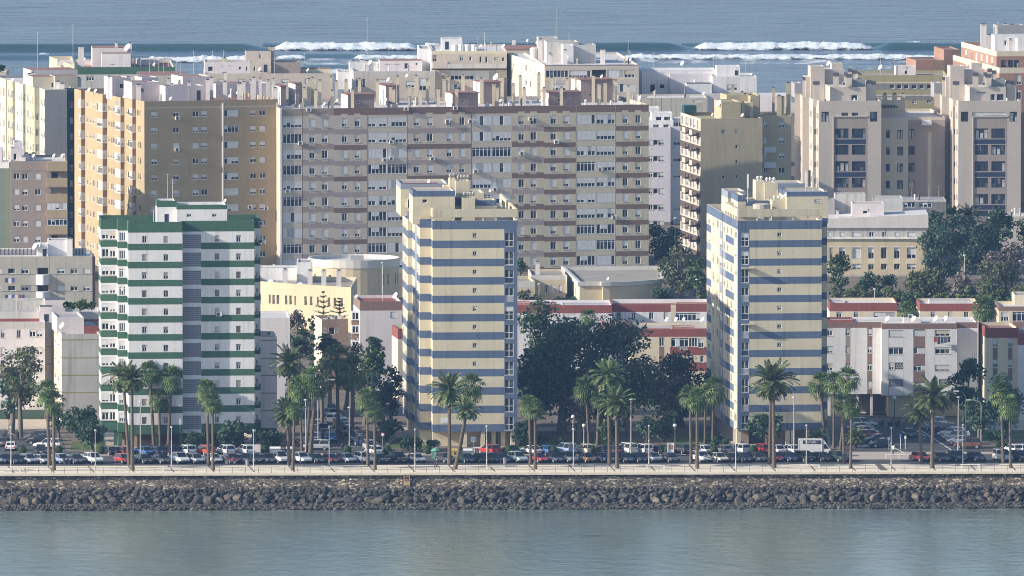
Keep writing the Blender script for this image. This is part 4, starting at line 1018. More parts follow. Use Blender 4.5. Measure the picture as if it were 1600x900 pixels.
def concrete_block():
    def hol(e):
        o = []
        for y in (419.5, 446.5):
            for a, c, k in ((-6, 3, 'w'), (12.5, 24, 'v'), (33, 45, 'w'), (89.5, 101.5, 'w'), (110, 122, 'wb'), (130, 141, 'w')): o.append(e.h(a, c, y, y + 8, k))
            o.append(e.h(58.5, 75.5, y - 1.2, y + 9, None, .6))
        return o
    b = slab('apartment_building', 'grey concrete block with two rounded white balconies', 'apartment building', -30, 144.5, 548, 2.5, 401, 16, CONC, hol, hb=[], roof=RPALE, par=.4,
             bands=lambda e: [e.b(-30, 145, 428, 429.3, CONCD), e.b(-30, 145, 454.6, 456, CONCD), e.b(56.3, 57, 400, 470, CONCD), e.b(77, 77.6, 400, 470, CONCD)], fin=False)
    fr, u = b.fr, b.fr.u
    for y0, y1 in ((429, 445), (455.5, 470)):
        a, c = u(56.5), u(77.5); m = (a + c) / 2; rr = (c - a) / 2; n = 12
        pts = [fr.xy(a + (c - a) * i / n, -(0.15 + .85 * math.sin(math.pi * i / n))) for i in range(n + 1)]
        mb = MB(); mb.prism(pts + [fr.xy(c, -.004), fr.xy(a, -.004)], fr.z(y1, 60), fr.z(y0, 60), WHITE); b.part('balcony', mb)
    mb = MB(); mb.fbox(fr, u(144.6), u(149), .5, 3, 0, b.zt - .1, BROWNP); b.part('drain_shaft', mb)
    onroof(b, -30, 56, 388, 9, .25, WHITE, par=0); onroof(b, 75, 106, 375.5, 5, 6, WHITE); onroof(b, 58.5, 75, 381.5, 4, 4, WHITE, hol=[(66.5, 73, 389, 402, 'door')]); onroof(b, 110, 135, 388, 9, .25, WHITE, par=0); onroof(b, 135.2, 147, 396, 6, .25, WHITE, par=0)
    b.finish(); b.chimney(*fr.xy(u(109, 5), 5), b.zr, fr.z(371, 109, 5), 1.0, CHIMW)
    for k in range(14): mb = MB(); q = u(1 + 6 * k if k < 10 else 114 + 5 * (k - 10), 8.9); mb.fbox(fr, q - .07, q + .07, 8.75, 8.99, b.zr, fr.z(388.5, 10, 9), BROWNDK); b.roofpart('fence_post', mb)
    for px in (55, 60): b.dish(*fr.xy(u(px, 4), 4), b.zr + 1.5, .9)
    # washing hung out under the windows
    for y in (460, 434):
        mb = MB(); cols = [(.05, .08, .2), (.7, .7, .72), (.1, .12, .3), (.7, .7, .7), (.3, .05, .06)]
        for k in range(6):
            p = b.e.h(8 + 5.2 * k, 12.4 + 5.2 * k, y, y + 7 + (k % 2)); cl = plain('cloth_%s' % ['navy', 'white', 'blue', 'pale', 'red'][k % 5], cols[k % 5], .9)
            if y == 434 and k > 2: continue
            mb.fbox(fr, p[0], p[1], -.75, -.71, p[2], p[3], cl)
        mb.fbox(fr, u(8), u(40), -.78, -.74, p[3], p[3] + .04, STEEL); b.part('washing_line', mb)
concrete_block()

def left_far():
    def hol(e):
        o = []
        for k in range(6):
            y = 270.5 + 24.6 * k
            for a, c in ((21, 30.5), (34.5, 43.5), (54.5, 64)): o.append(e.h(a, c, y, y + 9.5, 'w'))
            o.append(e.h(80, 91, y - 1, y + 9, 'v' if k in (0, 4) else 'w', .9))
        return o
    b = slab('apartment_building', 'brown brick block with stacked corner balconies at the left edge', 'apartment building', 17.5, 105, 440, 3, 252, 18, TAN, hol, roof=RPALE, par=.4, bands=lambda e: [e.b(17, 105, 266.5, 268.2, CONCD), e.b(17, 105, 252, 266.5, TAN)], fin=False)
    fr, u = b.fr, b.fr.u
    for k in range(5):
        y = 277.5 + 24.6 * k; a, c = u(73.5), u(105.5)
        mb = MB(); mb.fbox(fr, a, c, -1.3, -.004, fr.z(y + 14.5, 80), fr.z(y + 13, 80), TAN); mb.fbox(fr, a, c, -1.3, -1.12, fr.z(y + 13, 80), fr.z(y, 80), BRICK); mb.fbox(fr, a, a + .15, -1.12, -.004, fr.z(y + 13, 80), fr.z(y, 80), TAN)
        b.part('balcony', mb)
        if k in (2, 3):
            t = win_mb(3.6, 1.35, 'g', 2 if k == 2 else 5); n = MB(); zz = fr.z(y, 80)
            n.v = [(*fr.xy(a + .1 + p[0], -1.25 + p[1]), zz + p[2]) for p in t.v]; n.f = t.f; n.m = t.m; b.part('window', n)
    mb = MB(); mb.fbox(fr, u(75), u(105.5), -1.3, -.004, fr.z(267, 80), fr.z(252, 80), BRICK); b.part('parapet', mb)
    onroof(b, 17, 38, 232, 4, 6, PINKW, hol=[(21, 26, 240, 250, 'v')]); onroof(b, 22, 36, 222, 11, 6, WHITE2); onroof(b, 36, 104, 246, 12, .3, WHITE, par=0)
    b.finish()
    for px, y1, v in ((42, 238, 6), (47, 240, 8), (53, 238, 9), (37, 243, 4), (29, 236, 5)): b.chimney(*fr.xy(u(px, v), v), b.zr, fr.z(y1, px, v), .8, CHIMW)
    for px in (53, 98, 100, 85): b.dish(*fr.xy(u(px, 3), 3), b.zr + .9, .55)
    b2 = slab('apartment_building', 'green grey blank wall building at the left edge with a white roof house', 'apartment building', -40, 17.4, 439, 0, 263, 17, GREENGREY, None, roof=RPALE, par=.3, fin=False)
    onroof(b2, -40, 15, 253, 2, 5, WHITE); onroof(b2, -40, 4, 232, 6, 5, WHITE2); b2.finish()
    # pale yellow and lime stepped block
    fr = Frame(70.5, 392, 12.0); b = Bld('apartment_block', 'pale yellow and lime block with a blank grey gable at the far left', 'apartment block', fr.o)
    u = fr.u; zt = fr.z(140, 72); uR = u(105.5); uG = u(118, 4)
    lit = [(70.5, 62), (54, 40), (36, 24), (20, 11), (9, -8)]; pts = []; v = 0.0
    for i, (a, c) in enumerate(lit):
        v2 = v + 46 * (a - c) / 59.; pts.append((u(c, v2, 200), v2))
        if i < 4: pts.append((u(lit[i + 1][0], v2, 200), v2))
        v = v2
    pl = [(0, 0), (uR, 0), (uR, 4), (uG, 4), (uG, v)] + list(reversed(pts))
    rows = [(fr.z(155 + 24.6 * k, 72), fr.z(167 + 24.6 * k, 72)) for k in range(9)]
    h = {}; mats = {0: GREYW, 2: DGREEN}; n = len(pl)
    for i in range(5, n):
        A, B = pl[i], pl[(i + 1) % n]; L = math.hypot(B[0] - A[0], B[1] - A[1])
        mats[i] = [YELLOWP, GREENY][(i // 2) % 2] if L > 3 else GREENY
        if L > 3: h[i] = [(q, q + 1.6, z0, z1, k) for z1, z0 in rows for q, k in ((L * .2, 'wb'), (L * .5, 'w'), (L * .78, 'wb'))]
        else: h[i] = [(.15, min(L - .15, 1.3), z0, z1, 'wb') for z1, z0 in rows]
    e2 = FE(fr, 4, uR); h[2] = e2.grid([(109, 114, 'w', 9)], [159 + 24.6 * k for k in range(9)], 9)
    b.block([fr.xy(*p) for p in pl], 0, zt, GREYW, [], h, {}, roof=RPALE, par=.5, mats=mats)
    b.fr, b.zr = fr, zt - .5
    onroof(b, 52, 86, 120, 10, 7, CREAM2, hol=[(80, 84, 129, 137, 'v')], roof=RTILE, par=0); onroof(b, 86.5, 122, 119, 9, 6, YBEIGE, roof=RTILE, par=0); onroof(b, 50, 122, 109.5, 20, 9, PINKW, hol=[(53, 57, 117, 123, 'v')], roof=RTILE, par=0)
    b.finish()
    for px, y1, v in ((47, 114, 16), (91, 126, 7), (98, 129, 6), (124, 120, 14), (52, 112, 18)): b.chimney(*fr.xy(u(px, v), v), b.zr, fr.z(y1, px, v), .9, CHIMW)
    b.antenna(*fr.xy(u(60, 22), 22), fr.z(108, 60, 22), 7, 1); b.dish(*fr.xy(u(20, 20), 20), b.zr + .8, .6)
    slab('apartment_building', 'small tan building topped by a bush at the far left edge', 'apartment building', -30, 11, 330, 0, 113, 12, TAN, None, roof=RPALE, par=.3, bands=lambda e: [e.b(-30, 11, 113, 121, BEIGE)])
left_far()

# ------------------------------------------------------------------ school with the drum
def school_left():
    # curved cream front
    fr = Frame(405, 520, 0.0); b = Bld('school_building', 'cream school wing with a gently bowed front of narrow windows', 'school', fr.o)
    u = fr.u; n = 14; xs = [398 + (548.5 - 398) * i / n for i in range(n + 1)]
    def vv(t): return 16 - 15.5 * t ** 0.9
    fpts = [fr.xy(u(x, vv(i / n)), vv(i / n)) for i, x in enumerate(xs)]
    zt = fr.z(449, 548, .5)
    xr = fpts[-1]
    poly = fpts + [(xr[0] + .8, xr[1] + 24), (fpts[0][0], xr[1] + 30)]
    slots = [(404, 408), (418, 424), (425, 430), (431.5, 436.5), (444, 450), (451.5, 456.5), (459.5, 464.5), (474.5, 480.5), (483.5, 489), (493, 498.5), (511, 517), (520.5, 526), (531, 537)]
    h = {}
    for i in range(n):
        A, B = fpts[i], fpts[i + 1]; L = math.hypot(B[0] - A[0], B[1] - A[1]); q = []
        for a, c in slots:
            m = (a + c) / 2
            if xs[i] <= m < xs[i + 1]:
                t0 = (m - xs[i]) / (xs[i + 1] - xs[i]) * L; w = .62
                zz = at_y(m, 460 + (m - 418) * .045, A[1])[2]; zb = at_y(m, 474 + (m - 418) * .045, A[1])[2]
                q.append((max(.03, t0 - w / 2), min(L - .03, t0 + w / 2), zb, zz, 's', .45))
        h[i] = q
    b.block(poly, 0, zt, YSCHOOL, [], h, {}, roof=RGRAVEL, par=.8, cap=CREAM2)
    b.fr, b.zr = fr, zt - .8
    onroof(b, 400, 465, 418.5, 28, 6, WHITE, par=.3); onroof(b, 463.5, 487, 410, 22, 9, WHITE, par=.2)
    b.finish()
    for px, y1, v in ((445.5, 419, 21), (484.5, 421, 11), (506, 421, 9), (529.5, 421, 7)):
        b.chimney(*fr.xy(u(px, v), v), b.zr, fr.z(y1, px, v), .85, CHIMW)
    for px, v in ((425, 18), (470, 11)):
        mb = MB(); x, y = fr.xy(u(px, v), v); mb.lathe((x, y, b.zr), [(.9, 0), (.85, .4), (.55, .75), (.2, .9)], DISHM, 10); b.roofpart('skylight', mb)
    # drum
    cx, cy = at_y(553, 440, 0)[0], 0
    p = G(553, 478); D = p[1] + 9; c = at_y(553, 440, D); cx, cy = c.x, D
    rr = 72.0 / F_PX * (D + CAMD); b = Bld('school_drum', 'round cream school hall under a broad flat white rim', 'school', (cx, cy))
    zt = at_y(553, 402, D)[2]; zb = at_y(553, 414.5, D)[2]
    N_ = 40
    def ring(r): return [(cx + r * math.cos(2 * math.pi * i / N_ - math.pi / 2), cy + r * math.sin(2 * math.pi * i / N_ - math.pi / 2)) for i in range(N_)]
    q = ring(rr * .985); h = {}
    for i in range(N_):
        A, B = q[i], q[(i + 1) % N_]; xm = proj((A[0] + B[0]) / 2, (A[1] + B[1]) / 2, zb - 3)[0]; L = math.hypot(B[0] - A[0], B[1] - A[1])
        if A[1] < cy and any(abs(xm - t) < 4.4 for t in (493.5, 511, 520, 584, 594, 603, 618)): h[i] = [(L * .3, L * .7, zb - 3.1, zb - 1.2, 's', .35), (L * .3, L * .7, zb - 7.3, zb - 5.3, 's', .35)]
    b.block(q, 0, zb + .01, YSCHOOL, [], h, roof=DARK, bottom=False)
    b.block(ring(rr), zb, zt, RIM, [], {}, roof=RPALE, par=.75, pth=.3, cap=RIM, part='rim')
    b.fr = Frame(553, 478, 0); b.zr = zt - .75
    x0 = at_y(548, 400, D)[0]; b.block([(x0, cy), (x0 + 2.3, cy), (x0 + 2.3, cy + 1.5), (x0, cy + 1.5)], b.zr, b.zr + 1.0, GREYW, roof=RGREY, bottom=False, part='roof_house')
    b.finish()
RIM = wall('pale_rim_concrete', (0.58, 0.55, 0.50), .08, .10)
school_left()

def school_right():
    fr = Frame(905.5, 478, 5.0); b = Bld('school_building', 'low cream school hall with a grey gravel roof and white parapets', 'school', fr.o)
    u = fr.u; zt = fr.z(440.5, 906); zb = fr.z(448.5, 906)
    n = 8; xs = [(941.5 + (1034 - 941.5) * i / n) for i in range(n + 1)]
    pts = [(0, 0), (u(941), 0), (u(941), -1.5)] + [(u(x, -1.5 + 7.5 * (i / n) ** 2), -1.5 + 7.5 * (i / n) ** 2) for i, x in enumerate(xs)][1:]
    pts += [(u(1034, 38), 38), (u(880, 38), 38)]
    e5 = len(pts) - 1
    P = [fr.xy(*p) for p in pts]
    hl = [(q, q + 1.2, fr.z(467, 906), fr.z(455, 906), 's', .3) for q in (4, 10, 16, 22, 28)]
    b.block(P, 0, zt, YSCHOOL, [(zb, zt, RIM)], {e5: hl}, {}, roof=RGRAVEL, par=.7, pth=.3, cap=RIM, mats={e5: YELLOWP})
    mb = MB(); o = inset(P, -.35); 
    for i in range(len(P)): j = (i + 1) % len(P); mb.quad((*o[i], zb + .25), (*o[j], zb + .25), (*o[j], zt + .05), (*o[i], zt + .05), RIM); mb.quad((*P[i], zb + .1), (*P[j], zb + .1), (*o[j], zb + .25), (*o[i], zb + .25), RIM); mb.quad((*o[i], zt + .05), (*o[j], zt + .05), (*P[j], zt + .05), (*P[i], zt + .05), RIM)
    b.part('eaves', mb); b.finish(); b.dish(*fr.xy(u(950, 3), 3), zt, .4)
    b = slab('school_building', 'low yellow school wing with three dark windows and a pale flat roof', 'school', 830, 884, 470, 2, 430.5, 16, YSCHOOL, lambda e: [e.h(a, a + 6, 445, 458, 'w') for a in (850, 861, 872.5)], hb=[(437, 430.5, RIM)], roof=RGRAVEL, par=.4, fin=False)
    b.finish(); b.chimney(*b.fr.xy(b.fr.u(840, 8), 8), b.zr, b.fr.z(408, 840, 8), .75, CHIMW)
    slab('school_building', 'pale low school roof with a raised white edge beside the blue tower', 'school', 800, 836, 478, 4, 440, 14, YSCHOOL, lambda e: [e.h(838, 842, 451, 458, 'w')], hb=[(449, 440, RIM)], roof=RGRAVEL, par=.5)
school_right()

# ------------------------------------------------------------------ low rows under red parapets, middle
def red_rows():
    G3 = None
    def row1(e):
        o = [e.h(963, 970.5, 488, 499, 'wb'), e.h(986.5, 993, 488, 499, 'wb'), e.h(1014, 1021, 488, 499, 'wb'), e.h(1037, 1044, 487, 499, 'wb'), e.h(1055.5, 1094, 489, 501, 'gb'), e.h(935, 954, 488, 496, 'w')]
        return o
    b = slab('apartment_building', 'far low row under a long terracotta parapet with a glazed gallery', 'apartment building', 957, 1112, 572, 1.5, 475.5, 12, WHITE, row1, hb=[(487.5, 475.5, REDP)], roof=RTILE, par=.7, fin=False,
             bands=lambda e: [e.b(1048, 1056, 476, 590, CREAM2)])
    onroof(b, 1057, 1107, 474, .5, 3, REDL, par=.1); b.finish()
    b = slab('apartment_building', 'low row with weathered red roof walls left of the long terracotta parapet', 'apartment building', 800, 956.5, 580, 1.0, 477, 12, WHITE2, lambda e: [e.h(840, 856, 490, 500, 'w'), e.h(880, 900, 490, 500, 'w'), e.h(915, 935, 490, 500, 'w')], hb=[(489.5, 477, REDP)], roof=RPALE, par=.5, fin=False)
    onroof(b, 800, 828, 473.5, 3, 5, REDL, par=.2); onroof(b, 828.2, 870, 475.5, 4, 5, REDP, par=.2); onroof(b, 815, 862, 471.5, 10, 2, WHITE, par=.1); onroof(b, 878, 955, 476, 6, 5, RPALE, par=.1); b.finish()
    def row2(e):
        return [e.h(1030, 1038, 527, 541, 'w'), e.h(1048.5, 1076, 528, 542, 'gb'), e.h(1076.5, 1089.5, 528, 542, 'g'), e.h(1091, 1100, 529, 543, 'w'), e.h(1058, 1074, 541.5, 547, 'gb'), e.h(1076, 1084, 556, 566, 'w'), e.h(1094, 1100, 556, 566, 'w')]
    b = slab('apartment_building', 'cream row with red brown parapet and white glazed gallery by the blue tower', 'apartment building', 985, 1112, 618, 1.5, 514.5, 14, CREAM2, row2, hb=[(526.5, 514.5, REDP)], roof=RTILE, par=.6, fin=False,
             bands=lambda e: [e.b(1030, 1038, 541, 600, BROWNP), e.b(1047, 1112, 542, 555, REDP), e.b(1047, 1112, 566, 580, REDP)])
    onroof(b, 940, 982, 505, 8, 6, REDL, par=.1, z0=b.zr - 2); onroof(b, 975, 1108, 508, 10, 5, RPALE, par=.25, z0=b.zr - 2); onroof(b, 1050, 1085, 511, 2, 4, REDL, par=.1)
    b.finish()
    for px in (1042, 1056.5, 1068.5, 1098): b.dish(*b.fr.xy(b.fr.u(px, 12), 12), b.fr.z(502, px, 12), .6)
    # white gable house with brown parapet behind the street trees
    def hg(e):
        return [e.h(610, 619, 487, 497, 'w')]
    b = slab('apartment_building', 'white gable house under a brown parapet behind the street trees', 'apartment building', 562.5, 628, 612, 5, 471, 14, PINKW, hg, hb=[(485.5, 471, BROWNP)], roof=REDP, par=.5, mats={3: WHITE}, lmat=WHITE,
             left=lambda fr: [(q, q + 2, fr.z(y + 12, 560), fr.z(y, 560), 'w', .1) for y in (487, 513, 540) for q in (4, 9)], fin=False)
    b.finish(); fr = b.fr
    for y in (487, 508, 532):
        mb = MB(); a, c = fr.u(549.5, 1.5), fr.u(560.5, 1.5); mb.fbox(fr, a, c, 1.5, 3.5, fr.z(y + 21, 555, 1.5), fr.z(y + 13, 555, 1.5), BRICKD); mb.fbox(fr, a, c, 1.5, 3.5, fr.z(y + 13, 555, 1.5), fr.z(y, 555, 1.5), WHITE); b.part('balcony', mb)
        t = win_mb(1.1, 1.2, 'w', 7); n = MB(); zz = fr.z(y + 12.5, 555, 1.5)
        n.v = [(*fr.xy(a + .05 + p[0], 1.42 + p[1]), zz + p[2]) for p in t.v]; n.f = t.f; n.m = t.m; b.part('window', n)
    b.dish(*fr.xy(fr.u(618, 3), 3), b.zr + .9, .8); b.antenna(*fr.xy(fr.u(598, 6), 6), b.zr, 6, 2); b.dish(*fr.xy(fr.u(557, 4), 4), b.zr + .7, .5)
    slab('apartment_building', 'narrow yellow wall house tucked against the middle blue tower', 'apartment building', 606, 640, 606, 6, 499, 8, OCHRE, None, hb=[(503, 499, BROWNP)], roof=RTILE, lmat=YELLOWP)
    slab('apartment_building', 'yellow strip of wall under a terracotta cap by the middle tower', 'apartment building', 622, 640, 628, 7, 514, 9, CREAM, None, hb=[(530, 514, REDP)], roof=RTILE, lmat=YELLOWP)
    b = slab('apartment_building', 'small brown brick house with a white roof terrace', 'apartment building', 503, 544, 608, 9, 499, 9, BRICKD, lambda e: [e.h(513.5, 523, 511, 523, 'v'), e.h(505, 510, 511, 519, 'w'), e.h(526, 530, 511, 519, 'w')], roof=RPALE, par=.5, lmat=STONE, fin=False)
    b.finish(); b.acunit(*b.fr.xy(b.fr.u(511, 4), 4), b.zr, 0); b.acunit(*b.fr.xy(b.fr.u(522, 5), 5), b.zr + .1, 0)
    # pale low houses right of the green tower
    b = slab('apartment_building', 'pale block with dark joint lines right of the green tower', 'apartment building', 400, 432.5, 690, 3, 527, 14, WHITE2, None, bands=lambda e: [e.b(400, 433, y, y + 1.6, CONCD) for y in (531, 559, 586, 613.5, 641)] + [e.b(400, 433, 669, 690, DGREEN)], roof=RPALE, par=.3, fin=False)
    onroof(b, 405, 429, 520, 3, 4, GREYWHITE); b.finish(); b.acunit(*b.fr.xy(b.fr.u(417, 2), 1.5), b.zr + .5, 0)
    slab('apartment_building', 'plain white wall building behind the lined pale block', 'apartment building', 395, 453, 655, 2, 496.5, 14, WHITE2, None, roof=RPALE, par=.3)
red_rows()

# ------------------------------------------------------------------ right: white block on stilts and the rows behind it
def right_rows():
    b = slab('apartment_building', 'far row with a terracotta parapet behind the white stilt block', 'apartment building', 1296, 1402, 578, 1, 473.5, 12, CREAM2, lambda e: [e.h(1307, 1315, 487, 498, 'wb'), e.h(1334, 1341, 487, 498, 'wb'), e.h(1365, 1398, 488, 500, 'g')], hb=[(486.5, 473.5, REDP)], roof=RPALE, par=.5, fin=False)
    onroof(b, 1292, 1320, 470.5, 7, 4, RPALE, par=.1); b.finish()
    b = slab('apartment_building', 'cream row with a terracotta parapet between the two bushy palms', 'apartment building', 1437, 1530, 578, 1, 474.5, 12, CREAM2, lambda e: [e.h(1454, 1461, 487, 500, 'wb'), e.h(1481, 1488, 487, 500, 'wb'), e.h(1506, 1513, 487, 500, 'wb')], hb=[(486.5, 474.5, REDP)], roof=RPALE, par=.5, fin=False)
    onroof(b, 1452, 1520, 469.5, 6, 4, RPALE, par=.1); b.finish()
    b = slab('apartment_building', 'cream building with big windows at the right edge behind the palms', 'apartment building', 1560, 1640, 582, 1, 479, 12, CREAM2, lambda e: [e.h(1564, 1576, 487, 502, 'gb'), e.h(1582, 1603, 487, 502, 'gb')], hb=[(486, 479, BROWNP)], roof=RPALE, par=.5, bands=lambda e: [e.b(1583, 1640, 502, 512, BROWNP)], fin=False)
    onroof(b, 1585, 1640, 461, 10, 8, CREAM, par=.2); b.finish()
    # the white block
    fr = Frame(1377.5, 652, 1.5); b = Bld('apartment_building', 'white apartment building on stilts with brown panels between its windows', 'apartment building', fr.o)
    u = fr.u; zt = fr.z(505.5, 1400); pit = fr.z(618, 1400); e = FE(fr, 0, 0); v1 = 3.0
    uR, uS = u(1495.5), u(1527.5, 2.2); uL0 = u(1286, v1)
    rows = [515.5 + 27.3 * k for k in range(4)]
    h = {0: e.grid([(1388.5, 1411.5, 'w', 11), (1427, 1445.5, 'gb', 10), (1461, 1484.5, 'w', 10)], rows, 10.5)}
    h[0] = [t for t in h[0]]
    scr = [e.h(1389, 1411, 592.5, 604.5, 'lat'), e.h(1398, 1411, 566.5, 577.5, 'lat'), e.h(1467, 1484, 592.5, 604.5, 'lat')]
    keep = []
    for t in h[0]:
        if any(abs(t[2] - s_[2]) < 1.2 and t[0] < s_[1] and t[1] > s_[0] for s_ in scr): continue
        keep.append(t)
    h[0] = keep + scr + [e.h(1389, 1397, 566.5, 577.5, 'w')]
    bp = [e.b(1427, 1445.5, 513, 618, BROWNP), e.b(1377, 1496, 505.5, 513.5, BROWNP), e.b(1388, 1388.8, 513.5, 618, CONC), e.b(1411.8, 1412.6, 513.5, 618, CONC), e.b(1460, 1460.8, 513.5, 618, CONC)]
    eL = FE(fr, v1, uL0)
    hL = eL.grid([(1292, 1301, 'w', 11), (1321, 1328, 'wb', 11), (1355, 1362.5, 'w', 11)], [r - 2 for r in rows], 11)
    bL = [eL.b(1321, 1328.5, 512, 618, TAN), eL.b(1355, 1363, 512, 618, BROWNP), eL.b(1286, 1378, 502, 512, BROWNP), eL.b(1341.5, 1342.2, 500, 512, TAN)]
    pl = [(0, 0), (uR, 0), (uR, 2.2), (uS, 2.2), (uS, 14), (uL0, 14), (uL0, v1), (0, v1)]
    b.block([fr.xy(*p) for p in pl], pit, zt, WHITE, [(fr.z(512.5, 1510, 2.2), zt, BROWNP)], {0: h[0], 6: hL}, {0: bp, 6: bL}, roof=RPALE, par=.3)
    core = [fr.xy(*p) for p in ((u(1388, .8), .8), (u(1425, .8), .8), (u(1425, .8), 1.2), (uS - .3, 3.2), (uS - .3, 13), (u(1388, .8), 13))]
    b.block(core, 0, pit + .04, OCHRE, roof=DARK, bottom=False, part='ground_floor')
    core = [fr.xy(*p) for p in ((uL0 + .3, 10), (u(1387, 10), 10), (u(1387, 10), 13), (uL0 + .3, 13))]
    b.block(core, 0, pit + .04, CONCD, roof=DARK, bottom=False, part='ground_floor')
    for px in (1296, 1318, 1340, 1362): q = u(px, v1 + .4); mb = MB(); mb.fbox(fr, q - .2, q + .2, v1 + .3, v1 + .8, 0, pit - .003, PINKW); b.part('column', mb)
    b.fr, b.zr = fr, zt - .3
    onroof(b, 1412, 1440, 497.5, 5, 2.5, WHITE2); onroof(b, 1335, 1520, 500.5, 9, 4, RPALE, par=.2); onroof(b, 1292, 1334, 500, 7, 6, REDP, par=.3)
    b.finish(); b.acunit(*fr.xy(u(1419, 4.4), 4.4), b.zr + .8, 0)
    for px in (1387, 1428, 1462, 1477.5): b.dish(*fr.xy(u(px, 3), 3), b.zr + .5, .75)
    for y, x0_, x1_ in ((525, 1459, 1486), ):
        mb = MB(); cols = [(.35, .05, .06), (.04, .05, .10), (.06, .07, .12), (.10, .10, .16), (.04, .05, .08)]
        for k in range(5):
            p = e.h(x0_ + 5.2 * k, x0_ + 4.4 + 5.2 * k, y + .5, y + 9 + (k * 3) % 4); mb.fbox(fr, p[0], p[1], -.85, -.81, p[2], p[3], plain('drying_cloth_%s' % ['crimson', 'black', 'slate', 'plum', 'ink'][k], cols[k], .9))
        mb.fbox(fr, p[0] - 3, p[1], -.87, -.83, p[3] - .02, p[3] + .03, STEEL); b.part('washing_line', mb)
    # red-capped block at the far right
    fr = Frame(1540.5, 655, 4.0); b = Bld('apartment_building', 'cream block with a bright terracotta parapet at the right edge', 'apartment building', fr.o); u = fr.u
    zt = fr.z(512.5, 1545); e = FE(fr, 0, 0); uR = u(1592)
    rows = [529.5, 561.5, 594, 626]
    hh = e.grid([(1551, 1558.5, 'w', 13), (1575, 1581.5, 'w', 13)], rows, 13); bb = [e.b(1551, 1558.5, 529, 660, BROWNP), e.b(1575, 1581.5, 529, 660, BROWNP)]
    b.block([fr.xy(*p) for p in ((0, 0), (uR, 0), (uR, 12), (0, 12))], 0, zt, CREAM2, [(fr.z(528, 1545), zt, REDP)], {0: hh, 3: [(q, q + 1.2, fr.z(y + 12, 1541), fr.z(y, 1541), 'w') for y in rows for q in (2, 6)]}, {0: bb}, roof=RTILE, par=.5, mats={3: YELLOWP})
    b.fr, b.zr = fr, zt - .5; b.finish()
    slab('apartment_building', 'white gable under a dark red parapet, cut by the right edge', 'apartment building', 1591, 1650, 656, 3, 521, 12, WHITE2, None, hb=[(539, 521, REDP)], roof=RTILE, par=.4)
right_rows()

def yellow_school():
    fr = Frame(1286, 432, 0.5); b = Bld('school_building', 'yellow two-storey school with tall white windows and a pale attic', 'school', fr.o)
    u = fr.u; uR = u(1447.5); zt = fr.z(356, 1300); e = FE(fr, 0, 0)
    cols = [(1296, 1301, 'w'), (1311, 1321, 'w'), (1332, 1346, 'w'), (1356.5, 1366, 'w'), (1376.5, 1386, 'w'), (1397, 1406, 'w'), (1417, 1431.5, 'w')]
    h = [e.h(a, c, 386.5, 404, k, .3) for a, c, k in cols] + [e.h(a, c, 412, 421, k, .3) for a, c, k in cols]
    h += [e.h(a, c, 362.5, 370, 'w') for a, c in ((1293, 1299), (1312, 1319), (1332, 1345), (1358, 1365.5), (1378, 1385), (1398, 1405), (1418, 1430.5))]
    ban = [e.b(1280, 1450, 356, 370.8, GREYWHITE), e.b(1280, 1450, 371, 373.5, WHITE), e.b(1280, 1450, 429, 440, CONC)] + [e.b(a - 1.5, c + 1.5, 385, 386.4, WHITE) for a, c, k in cols] + [e.b(a - 1, c + 1, 404, 412, CREAM2) for a, c, k in cols]
    b.block([fr.xy(*p) for p in ((0, 0), (uR, 0), (uR, 15), (0, 15))], 0, zt, YSCHOOL, [], {0: h}, {0: ban}, roof=RPALE, bottom=False)
    mb = MB(); z1a, z1b = fr.z(342, 1292), fr.z(334.5, 1446); A = fr.xy(-.3, -.4); B = fr.xy(uR + .3, -.4); C = fr.xy(uR + .3, 15); D_ = fr.xy(-.3, 15)
    lo = [(*p, zt + .003) for p in (A, B, C, D_)]; hi = [(*A, z1a), (*B, z1b), (*C, z1b), (*D_, z1a)]
    for i in range(4): j = (i + 1) % 4; mb.quad(lo[i], lo[j], hi[j], hi[i], RIM)
    mb.poly(hi, RPALE); mb.poly(lo[::-1], WHITE); b.part('attic_wall', mb)
    mb = MB(); mb.fbox(fr, -.2, uR + .2, -.35, -.004, fr.z(373.5, 1300), fr.z(371.5, 1300), WHITE); b.part('cornice', mb)
    b.fr, b.zr = fr, z1a - .2
    onroof(b, 1331, 1381, 318, 3, 6, PINKW, hol=[(1348, 1356, 329, 334, 'v')], roof=RGRAVEL); onroof(b, 1304, 1352, 303.5, 12, 5, GREYWHITE, roof=RGREY); onroof(b, 1362, 1410, 309, 11, 6, GREYWHITE, roof=RGREY); onroof(b, 1292, 1304, 312, 10, 5, GREYW)
    b.finish()
    for px in (1308, 1357): b.chimney(*fr.xy(u(px, 1.5), 1.5), b.zr - .2, fr.z(327, px, 1.5), .5, CHIMW)
    slab('apartment_building', 'low grey annexe with a flat canopy behind the yellow school', 'apartment building', 1405, 1478, 405, 1, 313, 10, CONCD, lambda e: [e.h(1412, 1430, 316, 324, 'gb'), e.h(1436, 1456, 316, 324, 'gb')], hb=[(315.5, 313, GREYWHITE)], roof=RGREY, par=.1)
    slab('apartment_building', 'pinkish low wall house half buried in the trees at the right', 'apartment building', 1562, 1640, 392, 0, 338, 10, STONE, None, roof=RPALE, par=.3)
yellow_school()
